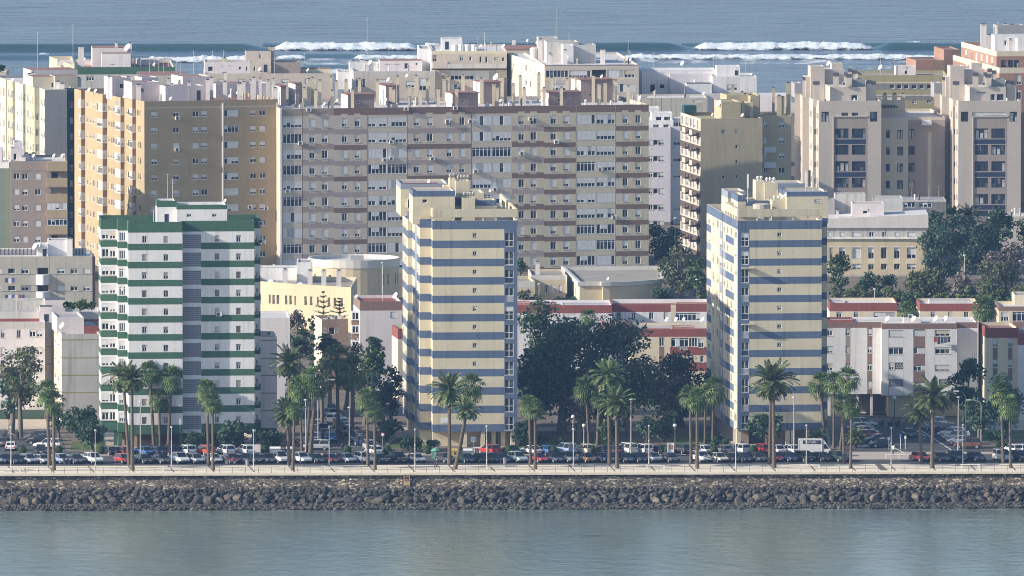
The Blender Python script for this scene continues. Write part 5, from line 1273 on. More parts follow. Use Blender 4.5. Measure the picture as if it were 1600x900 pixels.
# ------------------------------------------------------------------ far buildings near the beach
def far():
    # green-parapet block
    b = slab('apartment_block', 'far block with a dark green parapet and a white sloping roof house', 'apartment block', 120, 274, 292, 3, 105, 30, GREYWHITE, lambda e: [e.h(x, x + 12, 119, 126, 'g') for x in (135, 165, 195, 225, 250)], hb=[(116.5, 105, GREEN)], roof=RTILE, par=.8, fin=False)
    fr, u = b.fr, b.fr.u
    b.block([fr.xy(*p) for p in ((u(116, 6), 6), (-.1, 6), (-.1, 40), (u(78, 40), 40))], 0, b.zt - .05, CREAM2, [(b.zt - 1.8, b.zt - .05, GREENY)], {}, roof=RTILE, par=.8, part='side_wing')
    onroof(b, 160, 205, 84, 8, 5, WHITE, par=.0, roof=RTILE); onroof(b, 145, 200, 75, 14, 9, PINKW, par=.0, roof=RTILE); onroof(b, 90, 150, 96, 20, 6, PINKW, par=.2, roof=RPALE, z0=b.zr); onroof(b, 215, 250, 93, 22, 6, PINKW, par=.2, roof=RPALE); b.finish()
    for px, y1, v, w in ((127.5, 72, 12, 1.1), (182.5, 65, 16, .6), (204, 66, 16, .7), (189, 73, 15, .7)): b.chimney(*fr.xy(u(px, v), v), b.zr, fr.z(y1, px, v), w, CHIMW)
    clutter(b, fr, 125, 270, 1, 26, b.zr, 14, 11); b.dish(*fr.xy(u(200, 13), 13), fr.z(77, 200, 13), 1.2); b.antenna(*fr.xy(u(115, 10), 10), b.zr, 9, 3)
    for k in range(5): b.antenna(*fr.xy(u(176 + 22 * k, .5), .5), b.zt - 4, 6, 0)
    slab('apartment_building', 'grey low roof building under the dark green parapet', 'apartment building', 215, 292, 330, 2, 118, 14, CONC, None, roof=RTILE, par=.0, bands=lambda e: [e.b(286, 290, 121, 128, BROWNDK)])
    # tan penthouse block
    b = slab('apartment_block', 'tan far block with a tall stair house in front of the surf', 'apartment block', 320, 520, 296, 2, 115, 18, BEIGE, lambda e: [e.h(500 - 24, 500 - 6, 123, 131, 'gb'), e.h(440, 452, 124, 130, 'w'), e.h(340, 352, 124, 131, 'w'), e.h(372, 384, 124, 131, 'w')], roof=RGREY, par=.4, fin=False)
    fr, u = b.fr, b.fr.u
    onroof(b, 320, 391, 96.5, 5, 9, PINKW, hol=[(325, 333, 104, 111.5, 'v'), (346, 350, 102.5, 104, 'v'), (357, 361, 102.5, 104, 'v'), (373, 377, 104, 109, 'v'), (384, 387, 104, 111, 'v')], roof=RGREY)
    onroof(b, 384, 424, 79.5, 8, 7, BEIGE, hol=[(404.5, 408.5, 82.5, 91, 'w')], roof=NAVY, par=0); onroof(b, 391.2, 424, 97, 5, 3, BEIGE, hol=[(396, 399, 104, 111, 'v'), (412, 418, 101, 113, 'door')]); onroof(b, 424.2, 470, 97.5, 6, 7, TAN, hol=[(430, 434, 104, 105.5, 'v')])
    onroof(b, 470.3, 517, 108, 9, 6, CREAM2, roof=RTILE, par=0)
    b.finish()
    for px, y1, v, w in ((351, 89, 10, 1.0), (424.5, 72, 12, 1.2), (502, 104, 10, .8), (409, 111, .7, .6), (349, 113, .7, .5)): b.chimney(*fr.xy(u(px, v), v), b.zr, fr.z(y1, px, v), w, CHIMC)
    clutter(b, fr, 325, 515, .8, 16, b.zr, 18, 12)
    for px in (303, 333, 350): b.antenna(*fr.xy(u(px, 2), 2), b.zr, 5, 2)
    # white block with roof terraces
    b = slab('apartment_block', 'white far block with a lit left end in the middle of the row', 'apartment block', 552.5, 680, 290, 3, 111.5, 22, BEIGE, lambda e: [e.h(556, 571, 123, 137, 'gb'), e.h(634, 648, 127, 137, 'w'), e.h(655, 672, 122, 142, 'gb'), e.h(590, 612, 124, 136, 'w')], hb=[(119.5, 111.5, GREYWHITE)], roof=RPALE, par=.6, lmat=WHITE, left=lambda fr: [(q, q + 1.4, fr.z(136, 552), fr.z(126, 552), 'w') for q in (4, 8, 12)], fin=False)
    fr, u = b.fr, b.fr.u
    onroof(b, 594, 660, 95, 8, 7, PINKW, hol=[(601, 611, 100.3, 101.8, 'v'), (616, 626, 100.3, 101.8, 'v'), (632, 638, 99, 107, 'door'), (649, 653, 98, 102, 'v')], roof=RTILE, par=0); onroof(b, 547, 592, 99, 12, 6, WHITE, par=.3); onroof(b, 528, 552, 112, 16, 8, WHITE, par=.3, z0=b.zr - 4); b.finish()
    for px, y1, v, w in ((552.5, 93, 14, 1.1), (566, 92, 14, .9), (573.5, 94, 12, .7)): b.chimney(*fr.xy(u(px, v), v), b.zr, fr.z(y1, px, v), w, CHIMW)
    clutter(b, fr, 556, 676, .8, 18, b.zr, 12, 13); b.dish(*fr.xy(u(578.5, 10), 10), b.zr + 1.5, .8); b.antenna(*fr.xy(u(574, 12), 12), b.zr, 11, 1)
    # glazed-front block with water tanks
    def hol(e):
        o = [e.h(704, 740, 110, 125, 'gb'), e.h(741, 775, 110, 125, 'gb'), e.h(704, 720, 131, 140, 'gb'), e.h(688, 694, 113, 121, 'w')]
        o += [e.h(676, 682, 86, 96, 'w', .6), e.h(718, 724, 87, 95, 'wb'), e.h(733, 737, 88, 95, 'v'), e.h(749, 753, 88, 98, 'v'), e.h(758, 762, 88, 98, 'v'), e.h(772, 779, 89, 94, 'w'), e.h(784, 788, 89, 96, 'v')]
        return o
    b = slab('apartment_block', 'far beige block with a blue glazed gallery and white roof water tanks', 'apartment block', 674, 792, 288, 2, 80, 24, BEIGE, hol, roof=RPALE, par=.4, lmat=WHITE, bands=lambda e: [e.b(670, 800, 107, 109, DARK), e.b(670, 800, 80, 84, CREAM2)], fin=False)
    fr, u = b.fr, b.fr.u
    mb = MB(); mb.fbox(fr, u(676), u(699), -1.2, -.004, fr.z(106.5, 680), fr.z(96.5, 680), STONE); mb.fbox(fr, u(699.2), u(790), -1.2, -.9, fr.z(106.5, 680), fr.z(99, 680), GREYWHITE); mb.fbox(fr, u(699.2), u(790), -.9, -.004, fr.z(106.5, 680), fr.z(105, 680), GREYWHITE); b.part('balcony', mb)
    onroof(b, 690, 722, 60.5, 8, 5, WHITE, hol=[(695.5, 701.5, 65, 77.5, 'door')], par=.1); onroof(b, 655, 676, 76, 10, 14, WHITE, par=.3, z0=b.zr - 7); b.finish()
    for k, px in enumerate((711.5, 720, 730.5, 740.5)):
        mb = MB(); x, y = fr.xy(u(px, 5), 5); mb.lathe((x, y, b.zr), [(.75, 0), (.75, 1.3), (.7, 1.4), (.2, 1.5)], DISHM, 12); b.roofpart('water_tank', mb)
    clutter(b, fr, 690, 788, .8, 20, b.zr, 10, 14)
    b.antenna(*fr.xy(u(728, 2), 2), b.zr - 2, 4, 2)
    slab('apartment_building', 'long red tiled roof behind the glazed far block', 'apartment building', 740, 862, 268, 1, 76, 14, BEIGE, None, roof=RTILE, par=.0, bands=lambda e: [e.b(740, 862, 76, 79, RTILE)])
    # cream block with white machine rooms
    def hol(e):
        return [e.h(853, 888, 110, 121, 'gb'), e.h(889, 923, 110, 121, 'g'), e.h(925, 947, 109, 121, None, .8), e.h(949, 974, 109, 121, 'g'), e.h(975.5, 992, 109, 121, 'w'), e.h(861, 884, 131, 143, 'g'), e.h(957, 992, 131, 144, 'g')]
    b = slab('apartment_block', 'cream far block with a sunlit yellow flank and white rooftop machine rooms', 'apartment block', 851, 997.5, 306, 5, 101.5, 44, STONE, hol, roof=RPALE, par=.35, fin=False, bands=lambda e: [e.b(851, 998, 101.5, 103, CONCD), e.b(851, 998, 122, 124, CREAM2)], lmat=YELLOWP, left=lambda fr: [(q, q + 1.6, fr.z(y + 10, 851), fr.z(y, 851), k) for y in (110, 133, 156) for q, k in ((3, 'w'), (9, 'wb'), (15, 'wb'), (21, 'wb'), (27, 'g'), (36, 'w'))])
    fr, u = b.fr, b.fr.u
    b.block([fr.xy(*p) for p in ((u(789, 44), 44), (u(789, 44), 43), (-.02, .5), (-.02, 44))], 0, b.zt - .01, YELLOWP, [], {1: [(q, q + 1.7, fr.z(y + 10, 851), fr.z(y, 851), k) for y in (110, 133, 156) for q, k in ((3, 'w'), (8, 'g'), (17, 'wb'), (22, 'wb'), (27, 'wb'), (33, 'w'))]}, roof=RPALE, par=.35, part='side_wing')
    onroof(b, 854.5, 904, 65.5, 14, 7, GREYWHITE); onroof(b, 880, 896, 70.5, 10, 4, WHITE); onroof(b, 896.2, 931, 70, 11, 6, GREYWHITE); onroof(b, 842, 872, 59, 24, 5, GREYWHITE, roof=RGREY)
    b.finish()
    for px, y1, v, w in ((883, 77, 8, .9), (941.5, 76, 6, 1.0), (859, 82, 9, .6), (862, 84, 8, .5), (844, 60, 22, 1.0)): b.chimney(*fr.xy(u(px, v), v), b.zr, fr.z(y1, px, v), w, CHIMW)
    for px in (834, 851): mb = MB(); x, y = fr.xy(u(px, 26), 26); mb.lathe((x, y, b.zr), [(.8, 0), (.8, 2.2), (.5, 2.4)], CHIMW, 10); b.roofpart('water_tank', mb)
    clutter(b, fr, 856, 992, 1, 30, b.zr, 12, 15)
    b.antenna(*fr.xy(u(869, 20), 20), fr.z(62, 869, 20), 6.5, 1); b.antenna(*fr.xy(u(889, 16), 16), fr.z(66, 889, 16), 2, 2); b.dish(*fr.xy(u(886, 9), 9), b.zr + 1, .6)
    # white stepped buildings
    b = slab('apartment_block', 'bright white far building with a deep opening under a flat slab', 'apartment block', 1003, 1120, 292, 2, 112, 14, WHITE, lambda e: [e.h(1016, 1023, 132, 144, None, .9), e.h(1031, 1038, 132, 138, None, .9)], roof=RPALE, par=.4, fin=False)
    fr, u = b.fr, b.fr.u
    onroof(b, 1040, 1105, 116, -.0 + .5, 5, WHITE2, z0=0); b.block([fr.xy(*p) for p in ((u(1046, -3), -3), (u(1112, -3), -3), (u(1112, -3), -.1), (u(1046, -3), -.1))], 0, fr.z(116, 1060, -3), WHITE2, roof=RPALE, par=.3, part='side_wing')
    b.finish(); b.dish(*fr.xy(u(1066, 3), 3), b.zr + 1.6, .8); b.antenna(*fr.xy(u(1021, 6), 6), b.zr, 4, 2)
    b = slab('apartment_block', 'white far building of stepped cubes with a small stair tower', 'apartment block', 1113, 1182, 296, 3, 119.5, 12, WHITE, lambda e: [e.h(1136, 1152, 132, 141, 'gb'), e.h(1104, 1107, 132, 140, 'w')], roof=RPALE, par=.4, bands=lambda e: [e.b(1134, 1156, 120, 142, WHITE2)], lmat=WHITE, fin=False)
    onroof(b, 1120, 1156, 103.5, 4, 5, WHITE, hol=[(1148, 1154, 110, 118, 'door')], roof=RPALE); onroof(b, 1073, 1112, 131, -1, 5, WHITE, z0=0, roof=CAPD, par=0); onroof(b, 1085, 1112, 125, 4, 5, WHITE, z0=0); onroof(b, 1060, 1210, 147.5, -5, 4, RPALE, z0=0); b.finish()
    b.antenna(*b.fr.xy(b.fr.u(1165, 3), 3), b.zr, 4, 1); b.antenna(*b.fr.xy(b.fr.u(1115, 6), 6), b.zr, 4, 2)
    slab('apartment_building', 'long tan wall building below the white far cubes', 'apartment building', 1000, 1105, 330, 2, 153, 12, CONC, lambda e: [e.h(1083, 1097, 156, 160, 'gb')], roof=RPALE, par=.3, bands=lambda e: [e.b(x, x + 1.2, 153, 180, CONCD) for x in (1018, 1033, 1048)])
    slab('apartment_building', 'pale far wall house left of the sand coloured twin', 'apartment building', 1184, 1236, 318, 2, 150.5, 12, WHITE2, None, roof=RPALE, par=.3)
    # olive block
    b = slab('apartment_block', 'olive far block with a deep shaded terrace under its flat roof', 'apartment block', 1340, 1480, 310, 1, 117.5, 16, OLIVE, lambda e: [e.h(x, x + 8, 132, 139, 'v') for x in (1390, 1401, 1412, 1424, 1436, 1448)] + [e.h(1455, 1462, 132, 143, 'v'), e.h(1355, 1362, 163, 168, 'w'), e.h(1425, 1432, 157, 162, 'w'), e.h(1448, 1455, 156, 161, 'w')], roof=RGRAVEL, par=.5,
             bands=lambda e: [e.b(1340, 1480, 128.5, 130, CREAM2), e.b(1340, 1480, 130, 140, CONCD), e.b(1340, 1480, 148, 150, GREYWHITE), e.b(1340, 1480, 150, 157, CONCD)], fin=False)  # dark bands paint the terrace shade onto a flat wall
    fr, u = b.fr, b.fr.u
    onroof(b, 1398.5, 1430, 104, 6, 5, PINKW, hol=[(1413.5, 1418, 110.5, 116, 'v')]); b.finish()
    b.dish(*fr.xy(u(1375, 4), 4), b.zr + 1.5, .8); b.antenna(*fr.xy(u(1375, 5), 5), b.zr, 5, 3); b.antenna(*fr.xy(u(1390, 5), 5), b.zr, 3.5, 1)
    # orange brick block
    fr = Frame(1561, 318, 6.0); b = Bld('apartment_block', 'orange brick far block with cream bands and white roof machinery', 'apartment block', fr.o); b.fr = fr; u = fr.u
    z1, z2 = fr.z(106, 1565), fr.z(80, 1565, 6); e = FE(fr, 0, 0); uR = u(1650)
    h = e.grid([(1588, 1596, 'w', 15), (1604, 1612, 'w', 15)], [117, 140, 163, 186], 15)
    b.block([fr.xy(*p) for p in ((0, 0), (uR, 0), (uR, 46), (u(1488, 46), 46))], 0, z1, ORBRICK, [(fr.z(114.5, 1565), z1, CREAM2)], {0: h}, {}, roof=RTILE, par=.9)
    v = 6; e2 = FE(fr, v, u(1556, v)); a = u(1556, v)
    b.block([fr.xy(*p) for p in ((a, v), (u(1650, v), v), (u(1650, 40), 40), (u(1501, 40), 40))], z1 - .9, z2, ORBRICK, [(fr.z(88, 1565, v), z2, CREAM2)], {0: e2.grid([(1564, 1573, 'c', 11), (1575, 1583, 'c', 11), (1584, 1592, 'c', 11)], [94], 11), 3: [(q, q + 1.5, z1 - .4, z1 + 1.6, 'w', .1) for q in (4, 9, 14, 19, 24, 29)]}, {}, roof=RPALE, par=.8, bottom=False, part='upper_storey')
    b.zr = z2 - .8
    onroof(b, 1553, 1650, 55, 12, 5, WHITE, hol=[(1569, 1573, 63, 71, 'v'), (1586, 1590, 65, 71, 'v')]); onroof(b, 1557, 1600, 39.5, 20, 6, GREYW); onroof(b, 1589, 1650, 60, 8.5, 3, WHITE)
    b.finish()
    for px, y1, v, w in ((1535.5, 36.5, 24, 1.2), (1544.5, 53, 20, .9), (1578, 60, 9, .8), (1570, 36, 21, .7), (1580, 37, 21, 1.1)): b.chimney(*fr.xy(u(px, v), v), b.zr, fr.z(y1, px, v), w, CHIMW)
    clutter(b, fr, 1540, 1600, 8, 36, b.zr, 10, 16)
    b.antenna(*fr.xy(u(1557.5, 18), 18), b.zr, 6, 3)
    for x0, x1, yt, by in ((1431, 1475, 94.5, 300), (1474.5, 1500, 77.5, 292)):
        slab('apartment_building', 'weathered brick gable wall of the %s red block' % ('lower' if x0 < 1450 else 'upper'), 'apartment building', x0, x1, by, 8, yt, 12, BRICKD, None, roof=RTILE, par=.3, lmat=ORBRICK, bands=lambda e: [e.b(x0, x0 + (x1 - x0) * (.6 if x0 < 1450 else .5), yt + .5, 200, ORBRICK)])
far()
# ------------------------------------------------------------------ ground, streets, water, sea
QA, QB = at_z(0, 742), at_z(1600, 738.3)
QD = Vector((QB.x - QA.x, QB.y - QA.y, 0)).normalized(); QN = Vector((-QD.y, QD.x, 0))   # along the quay, inland
def quay(x, inland, z=0.0):
    t = (x - QA.x) / QD.x; p = Vector((QA.x, QA.y, 0)) + QD * t + QN * inland; return (p.x, p.y, z)
def sheet(name, pts, mat, z):
    mb = MB(); mb.poly([(p[0], p[1], z) for p in pts], mat); o = mb.build(name); o['kind'] = 'structure'; return o
ASPH = noisy('asphalt', (0.055, 0.056, 0.060), (0.085, 0.083, 0.082), .35, .9, bump=.01, bscale=12)
PAVE = noisy('promenade_paving', (0.64, 0.55, 0.42), (0.76, 0.68, 0.54), .5, .9)
PAVE2 = noisy('pavement_slabs', (0.36, 0.31, 0.26), (0.44, 0.38, 0.31), .6, .9)
EARTH = noisy('packed_earth', (0.12, 0.10, 0.08), (0.19, 0.15, 0.115), .3, .95)
GRASS = noisy('lawn', (0.045, 0.08, 0.02), (0.10, 0.13, 0.04), .6, .95)
SAND = noisy('beach_sand', (0.42, 0.36, 0.27), (0.5, 0.43, 0.33), .2, .95)
KERB = plain('kerb_stone', (0.48, 0.45, 0.41), .85)
DSTRIP = plain('dark_paving_strip', (0.13, 0.115, 0.10), .9)
PAINTW = plain('road_paint', (0.62, 0.61, 0.58), .8, var=.2)
XW = 330
sheet('ground', [quay(-XW, 0.6), quay(XW, 0.6), (XW, 858, 0), (-XW, 858, 0)], EARTH, 0.0)
sheet('beach', [(-XW, 858), (XW, 858), (XW, 905), (-XW, 905)], SAND, -0.6)
def rect(x0, x1, a, b): return [quay(x0, a), quay(x1, a), quay(x1, b), quay(x0, b)]
sheet('promenade', rect(-XW, XW, 0.62, 13.9), PAVE, 0.13)
sheet('road', rect(-XW, XW, 14.1, 41), ASPH, 0.008)
mb = MB(); a = rect(-XW, XW, 13.9, 14.1); mb.prism([p[:2] for p in a], 0.0, 0.14, KERB); mb.build('kerb')['kind'] = 'structure'
# paved median between the two rows of parked cars, gaps at the street mouths
mb = MB()
for x0, x1 in ((-330, -26.5), (-17, 52), (62, 330)): mb.prism([p[:2] for p in rect(x0, x1, 32.5, 35.5)], 0.004, 0.13, PAVE2)
mb.build('median')['kind'] = 'structure'
# slabs of pavement along the foot of the towers
def px_sheet(name, pts, mat, z): return sheet(name, [G(*p) for p in pts], mat, z)
px_sheet('pavement', [(150, 700), (410, 700), (404, 676), (160, 676)], PAVE2, .012)
px_sheet('pavement', [(600, 699), (815, 699), (806, 668), (616, 664)], PAVE2, .012)
px_sheet('pavement', [(1120, 698), (1300, 698), (1292, 668), (1128, 668)], PAVE2, .012)
px_sheet('parking_lot', [(-60, 706), (104, 706), (92, 672), (-60, 672)], ASPH, .012)
px_sheet('pavement', [(-60, 671), (92, 671), (90, 655), (-60, 655)], PAVE2, .014)
px_sheet('street', [(480, 706), (592, 706), (532, 640), (505, 612), (472, 612), (470, 640)], ASPH, .012)
px_sheet('parking_lot', [(1318, 706), (1536, 706), (1452, 656), (1322, 656)], ASPH, .012)
px_sheet('road', [(1292, 655), (1540, 655), (1530, 645), (1292, 645)], ASPH, .012)
px_sheet('pavement', [(1318, 645), (1530, 645), (1500, 636), (1318, 636)], PAVE, .016)
px_sheet('pavement', [(1540, 655), (1500, 656), (1548, 690), (1600, 690), (1600, 655)], PAVE2, .010)
px_sheet('pavement', [(1330, 718), (1420, 718), (1420, 706), (1330, 706)], PAVE2, .016)
px_sheet('park_path', [(838, 674), (1010, 674), (1006, 667), (842, 667)], PAVE2, .012)
px_sheet('lawn', [(1530, 690), (1640, 690), (1640, 672), (1520, 672)], GRASS, .013)
px_sheet('lawn', [(110, 703), (165, 703), (165, 690), (112, 690)], GRASS, .02)
px_sheet('lawn', [(600, 700), (675, 700), (672, 684), (620, 684)], GRASS, .02)
px_sheet('lawn', [(808, 700), (960, 700), (940, 686), (815, 686)], GRASS, .013)
px_sheet('lawn', [(1046, 699), (1118, 699), (1110, 678), (1050, 678)], GRASS, .02)
px_sheet('street', [(1008, 425), (1068, 425), (1060, 400), (1008, 400)], ASPH, .012)
px_sheet('yard', [(1290, 470), (1640, 470), (1640, 405), (1440, 405)], EARTH, .012)
# dark diagonal strips let into the promenade paving
mb = MB()
for k in range(-4, 30):
    px = 16 + 62.6 * k
    a, b_ = at_z(px - 4.4, 727.5 - .0023 * px, .135), at_z(px + 6.2, 738.6 - .0023 * px, .135)
    mb.quad((a.x - .12, a.y, .136), (b_.x - .12, b_.y, .136), (b_.x + .12, b_.y, .136), (a.x + .12, a.y, .136), DSTRIP)
a = [at_z(px, py, .135) for px, py in ((1367, 725), (1376, 725), (1388, 735), (1376, 735))]
mb.poly([(p.x, p.y, .137) for p in reversed(a)], DSTRIP)
mb.build('paving_strips')['kind'] = 'structure'
# painted lines on the right-hand car park and the street
mb = MB()
def pline(p0, p1, w=.12, z=.02):
    a, b_ = at_z(*p0, z), at_z(*p1, z); d = (b_ - a).normalized(); n = Vector((-d.y, d.x, 0)) * w
    mb.quad((a.x - n.x, a.y - n.y, z), (a.x + n.x, a.y + n.y, z), (b_.x + n.x, b_.y + n.y, z), (b_.x - n.x, b_.y - n.y, z), PAINTW)
for p in (((1438, 672), (1488, 704)), ((1432, 672), (1446, 682)), ((1440, 686), (1446, 685)), ((1398, 700), (1414, 708)), ((470, 657), (520, 655)), ((520, 699), (572, 697)), ((548, 690), (556, 689)), ((610, 652), (612, 660))): pline(*p)
mb.build('road_markings')['kind'] = 'structure'

# ------------------------------------------------------------------ bay water
def water(name, col, rough, sc, dist, x0, x1, y0, y1, z, patch=None, stretch=(1, 1, 1), nx=1, ny=1, spec=.5):
    m, nt, b = _bsdf(name + '_surface'); L = nt.links.new
    b.inputs['Base Color'].default_value = rgba(col); b.inputs['Roughness'].default_value = rough; b.inputs['IOR'].default_value = 1.33; b.inputs['Specular IOR Level'].default_value = spec
    tc = N(nt, 'ShaderNodeTexCoord'); mp = N(nt, 'ShaderNodeMapping'); mp.inputs['Scale'].default_value = stretch; L(tc.outputs['Object'], mp.inputs['Vector'])
    n1 = N(nt, 'ShaderNodeTexNoise', Scale=sc, Detail=7.0, Roughness=0.62); L(mp.outputs['Vector'], n1.inputs['Vector'])
    n2 = N(nt, 'ShaderNodeTexNoise', Scale=.03, Detail=3.0); L(tc.outputs['Object'], n2.inputs['Vector'])
    mr = N(nt, 'ShaderNodeMapRange'); mr.inputs['From Min'].default_value = .3; mr.inputs['From Max'].default_value = .7; mr.inputs['To Min'].default_value = .55; mr.inputs['To Max'].default_value = 1.35; L(n2.outputs['Fac'], mr.inputs['Value'])
    mu = N(nt, 'ShaderNodeMath', operation='MULTIPLY'); mu.inputs[1].default_value = dist; L(mr.outputs['Result'], mu.inputs[0])
    bp = N(nt, 'ShaderNodeBump', Strength=1.0); L(n1.outputs['Fac'], bp.inputs['Height']); L(mu.outputs[0], bp.inputs['Distance']); L(bp.outputs['Normal'], b.inputs['Normal'])
    if patch:
        n3 = N(nt, 'ShaderNodeTexNoise', Scale=.022, Detail=3.0); mp3 = N(nt, 'ShaderNodeMapping'); mp3.inputs['Scale'].default_value = (1, .35, 1); L(tc.outputs['Object'], mp3.inputs['Vector']); L(mp3.outputs['Vector'], n3.inputs['Vector'])
        cr = N(nt, 'ShaderNodeMapRange'); cr.inputs['From Min'].default_value = .38; cr.inputs['From Max'].default_value = .62; L(n3.outputs['Fac'], cr.inputs['Value'])
        mx = N(nt, 'ShaderNodeMix', data_type='RGBA'); mx.inputs[6].default_value = rgba(col); mx.inputs[7].default_value = rgba(patch); L(cr.outputs['Result'], mx.inputs[0]); L(mx.outputs[2], b.inputs['Base Color'])
    mb = MB()
    for i in range(nx):
        for j in range(ny):
            xa, xb = x0 + (x1 - x0) * i / nx, x0 + (x1 - x0) * (i + 1) / nx; ya, yb = y0 + (y1 - y0) * j / ny, y0 + (y1 - y0) * (j + 1) / ny
            mb.quad((xa, ya, z), (xb, ya, z), (xb, yb, z), (xa, yb, z), m)
    o = mb.build(name); o['kind'] = 'structure'; return o
ZW = -4.75
water('bay_water', (0.18, 0.235, 0.195), .07, .40, .28, -XW, XW, -520, -46, ZW, patch=(0.14, 0.195, 0.19), stretch=(.8, .55, 1))
ZS = -1.6
water('sea_water', (0.045, 0.068, 0.115), .22, .22, 1.8, -XW, XW, 884, 2180, ZS, patch=(0.038, 0.06, 0.10), stretch=(.25, .5, 1))

# breakers: long ridges of green water with foam where they have broken
SWELL = noisy('green_swell', (0.022, 0.058, 0.058), (0.036, 0.08, 0.078), .12, .25, stretch=(.4, 1, 2), spec=.5)
def foam_mat():
    m, nt, b = _bsdf('breaking_foam'); L = nt.links.new
    b.inputs['Roughness'].default_value = .95; b.inputs['Specular IOR Level'].default_value = .1
    tc = N(nt, 'ShaderNodeTexCoord'); n1 = N(nt, 'ShaderNodeTexNoise', Scale=.6, Detail=8.0, Roughness=.7); L(tc.outputs['Object'], n1.inputs['Vector'])
    mp = N(nt, 'ShaderNodeMapping'); mp.inputs['Scale'].default_value = (.35, .12, .9); L(tc.outputs['Object'], mp.inputs['Vector'])
    n2 = N(nt, 'ShaderNodeTexNoise', Scale=1.0, Detail=9.0, Roughness=.75); L(mp.outputs['Vector'], n2.inputs['Vector'])
    cr = N(nt, 'ShaderNodeMapRange'); cr.inputs['From Min'].default_value = .35; cr.inputs['From Max'].default_value = .65; L(n1.outputs['Fac'], cr.inputs['Value'])
    mx = N(nt, 'ShaderNodeMix', data_type='RGBA'); mx.inputs[6].default_value = (.42, .50, .54, 1); mx.inputs[7].default_value = (.84, .85, .86, 1); L(cr.outputs['Result'], mx.inputs[0]); L(mx.outputs[2], b.inputs['Base Color'])
    bp = N(nt, 'ShaderNodeBump', Strength=1.0, Distance=.3); L(n1.outputs['Fac'], bp.inputs['Height']); L(bp.outputs['Normal'], b.inputs['Normal'])
    sx = N(nt, 'ShaderNodeSeparateXYZ'); L(tc.outputs['Object'], sx.inputs[0])
    hz = N(nt, 'ShaderNodeMapRange'); hz.inputs['From Min'].default_value = -1.6; hz.inputs['From Max'].default_value = -.7; hz.inputs['To Min'].default_value = .12; hz.inputs['To Max'].default_value = -.20; L(sx.outputs['Z'], hz.inputs['Value'])
    ad = N(nt, 'ShaderNodeMath', operation='SUBTRACT'); L(n2.outputs['Fac'], ad.inputs[0]); L(hz.outputs['Result'], ad.inputs[1])
    al = N(nt, 'ShaderNodeMapRange'); al.inputs['From Min'].default_value = .40; al.inputs['From Max'].default_value = .56; L(ad.outputs[0], al.inputs['Value'])
    tr = N(nt, 'ShaderNodeBsdfTransparent'); ms = N(nt, 'ShaderNodeMixShader'); L(al.outputs['Result'], ms.inputs[0]); L(tr.outputs[0], ms.inputs[1]); L(b.outputs[0], ms.inputs[2]); L(ms.outputs[0], nt.nodes['Material Output'].inputs['Surface']); return m
FOAM = foam_mat()
def foam_lace():
    m, nt, b = _bsdf('foam_lace'); L = nt.links.new
    b.inputs['Base Color'].default_value = (.72, .74, .76, 1); b.inputs['Roughness'].default_value = .9
    tc = N(nt, 'ShaderNodeTexCoord'); mp = N(nt, 'ShaderNodeMapping'); mp.inputs['Scale'].default_value = (.10, .035, 1); L(tc.outputs['Object'], mp.inputs['Vector'])
    nz = N(nt, 'ShaderNodeTexNoise', Scale=1.0, Detail=8.0, Roughness=.72); L(mp.outputs['Vector'], nz.inputs['Vector'])
    cr = N(nt, 'ShaderNodeMapRange'); cr.inputs['From Min'].default_value = .50; cr.inputs['From Max'].default_value = .66; cr.inputs['To Max'].default_value = .85; L(nz.outputs['Fac'], cr.inputs['Value'])
    tr = N(nt, 'ShaderNodeBsdfTransparent'); ms = N(nt, 'ShaderNodeMixShader'); L(cr.outputs['Result'], ms.inputs[0]); L(tr.outputs[0], ms.inputs[1]); L(b.outputs[0], ms.inputs[2])
    L(ms.outputs[0], nt.nodes['Material Output'].inputs['Surface']); return m
LACE = foam_lace()
def wave(name, label, x0, x1, yb, hgt, mat, taper=True, seed=0, rough=.0, wid=14.0):
    """ridge between pixel columns x0..x1 whose foot lies on picture row yb"""
    A, B = at_z(x0, yb, ZS), at_z(x1, yb, ZS); n = max(10, int((B.x - A.x) / (.55 if rough else 1.2))); mb = MB()
    prof = [(0, 0), (.18, .55), (.3, .9), (.42, 1.0), (.6, .72), (.8, .3), (1, 0)]
    rows = []
    for i in range(n + 1):
        t = i / n; x = A.x + (B.x - A.x) * t
        e = min(1, min(t, 1 - t) * 9) if taper else 1
        e = e * e * (3 - 2 * e)
        k = hgt * (.25 + .75 * e if not rough else e) * (1 + .16 * mnoise.noise((x * .05, seed, 0)) )
        yo = A.y + 2.5 * mnoise.noise((x * .02, seed + 5.3, 0)); r = []
        for a, h in prof:
            z = ZS + .01 + k * h; y = yo + a * wid
            if rough:
                z += rough * h * (.8 * mnoise.noise((x * .28, a * 4, seed)) + .5 * mnoise.noise((x * .8, a * 7, seed + 3)) + .35 * mnoise.noise((x * 2.1, a * 12, seed + 6))); y += rough * 1.6 * mnoise.noise((x * .35, a * 4 + 9, seed))
            r.append((x, y, z))
        rows.append(r)
    for i in range(n):
        for j in range(len(prof) - 1): mb.quad(rows[i][j], rows[i + 1][j], rows[i + 1][j + 1], rows[i][j + 1], mat)
    o = mb.build(name, smooth=True); weld(o); o['kind'] = 'structure'; return o
wave('wave', '', -60, 425, 80.0, 1.55, SWELL, seed=1); wave('wave', '', 668, 1085, 79.0, 1.55, SWELL, seed=2); wave('wave', '', 1366, 1640, 78.5, 1.5, SWELL, seed=3)
wave('wave', '', 410, 680, 75, .9, SWELL, seed=4, taper=False); wave('wave', '', 1066, 1390, 74.5, .9, SWELL, seed=5, taper=False)
wave('wave', '', -60, 250, 93, .8, SWELL, seed=6); wave('wave', '', 460, 560, 90, .7, SWELL, seed=8); wave('wave', '', 470, 560, 107, .6, SWELL, seed=9)
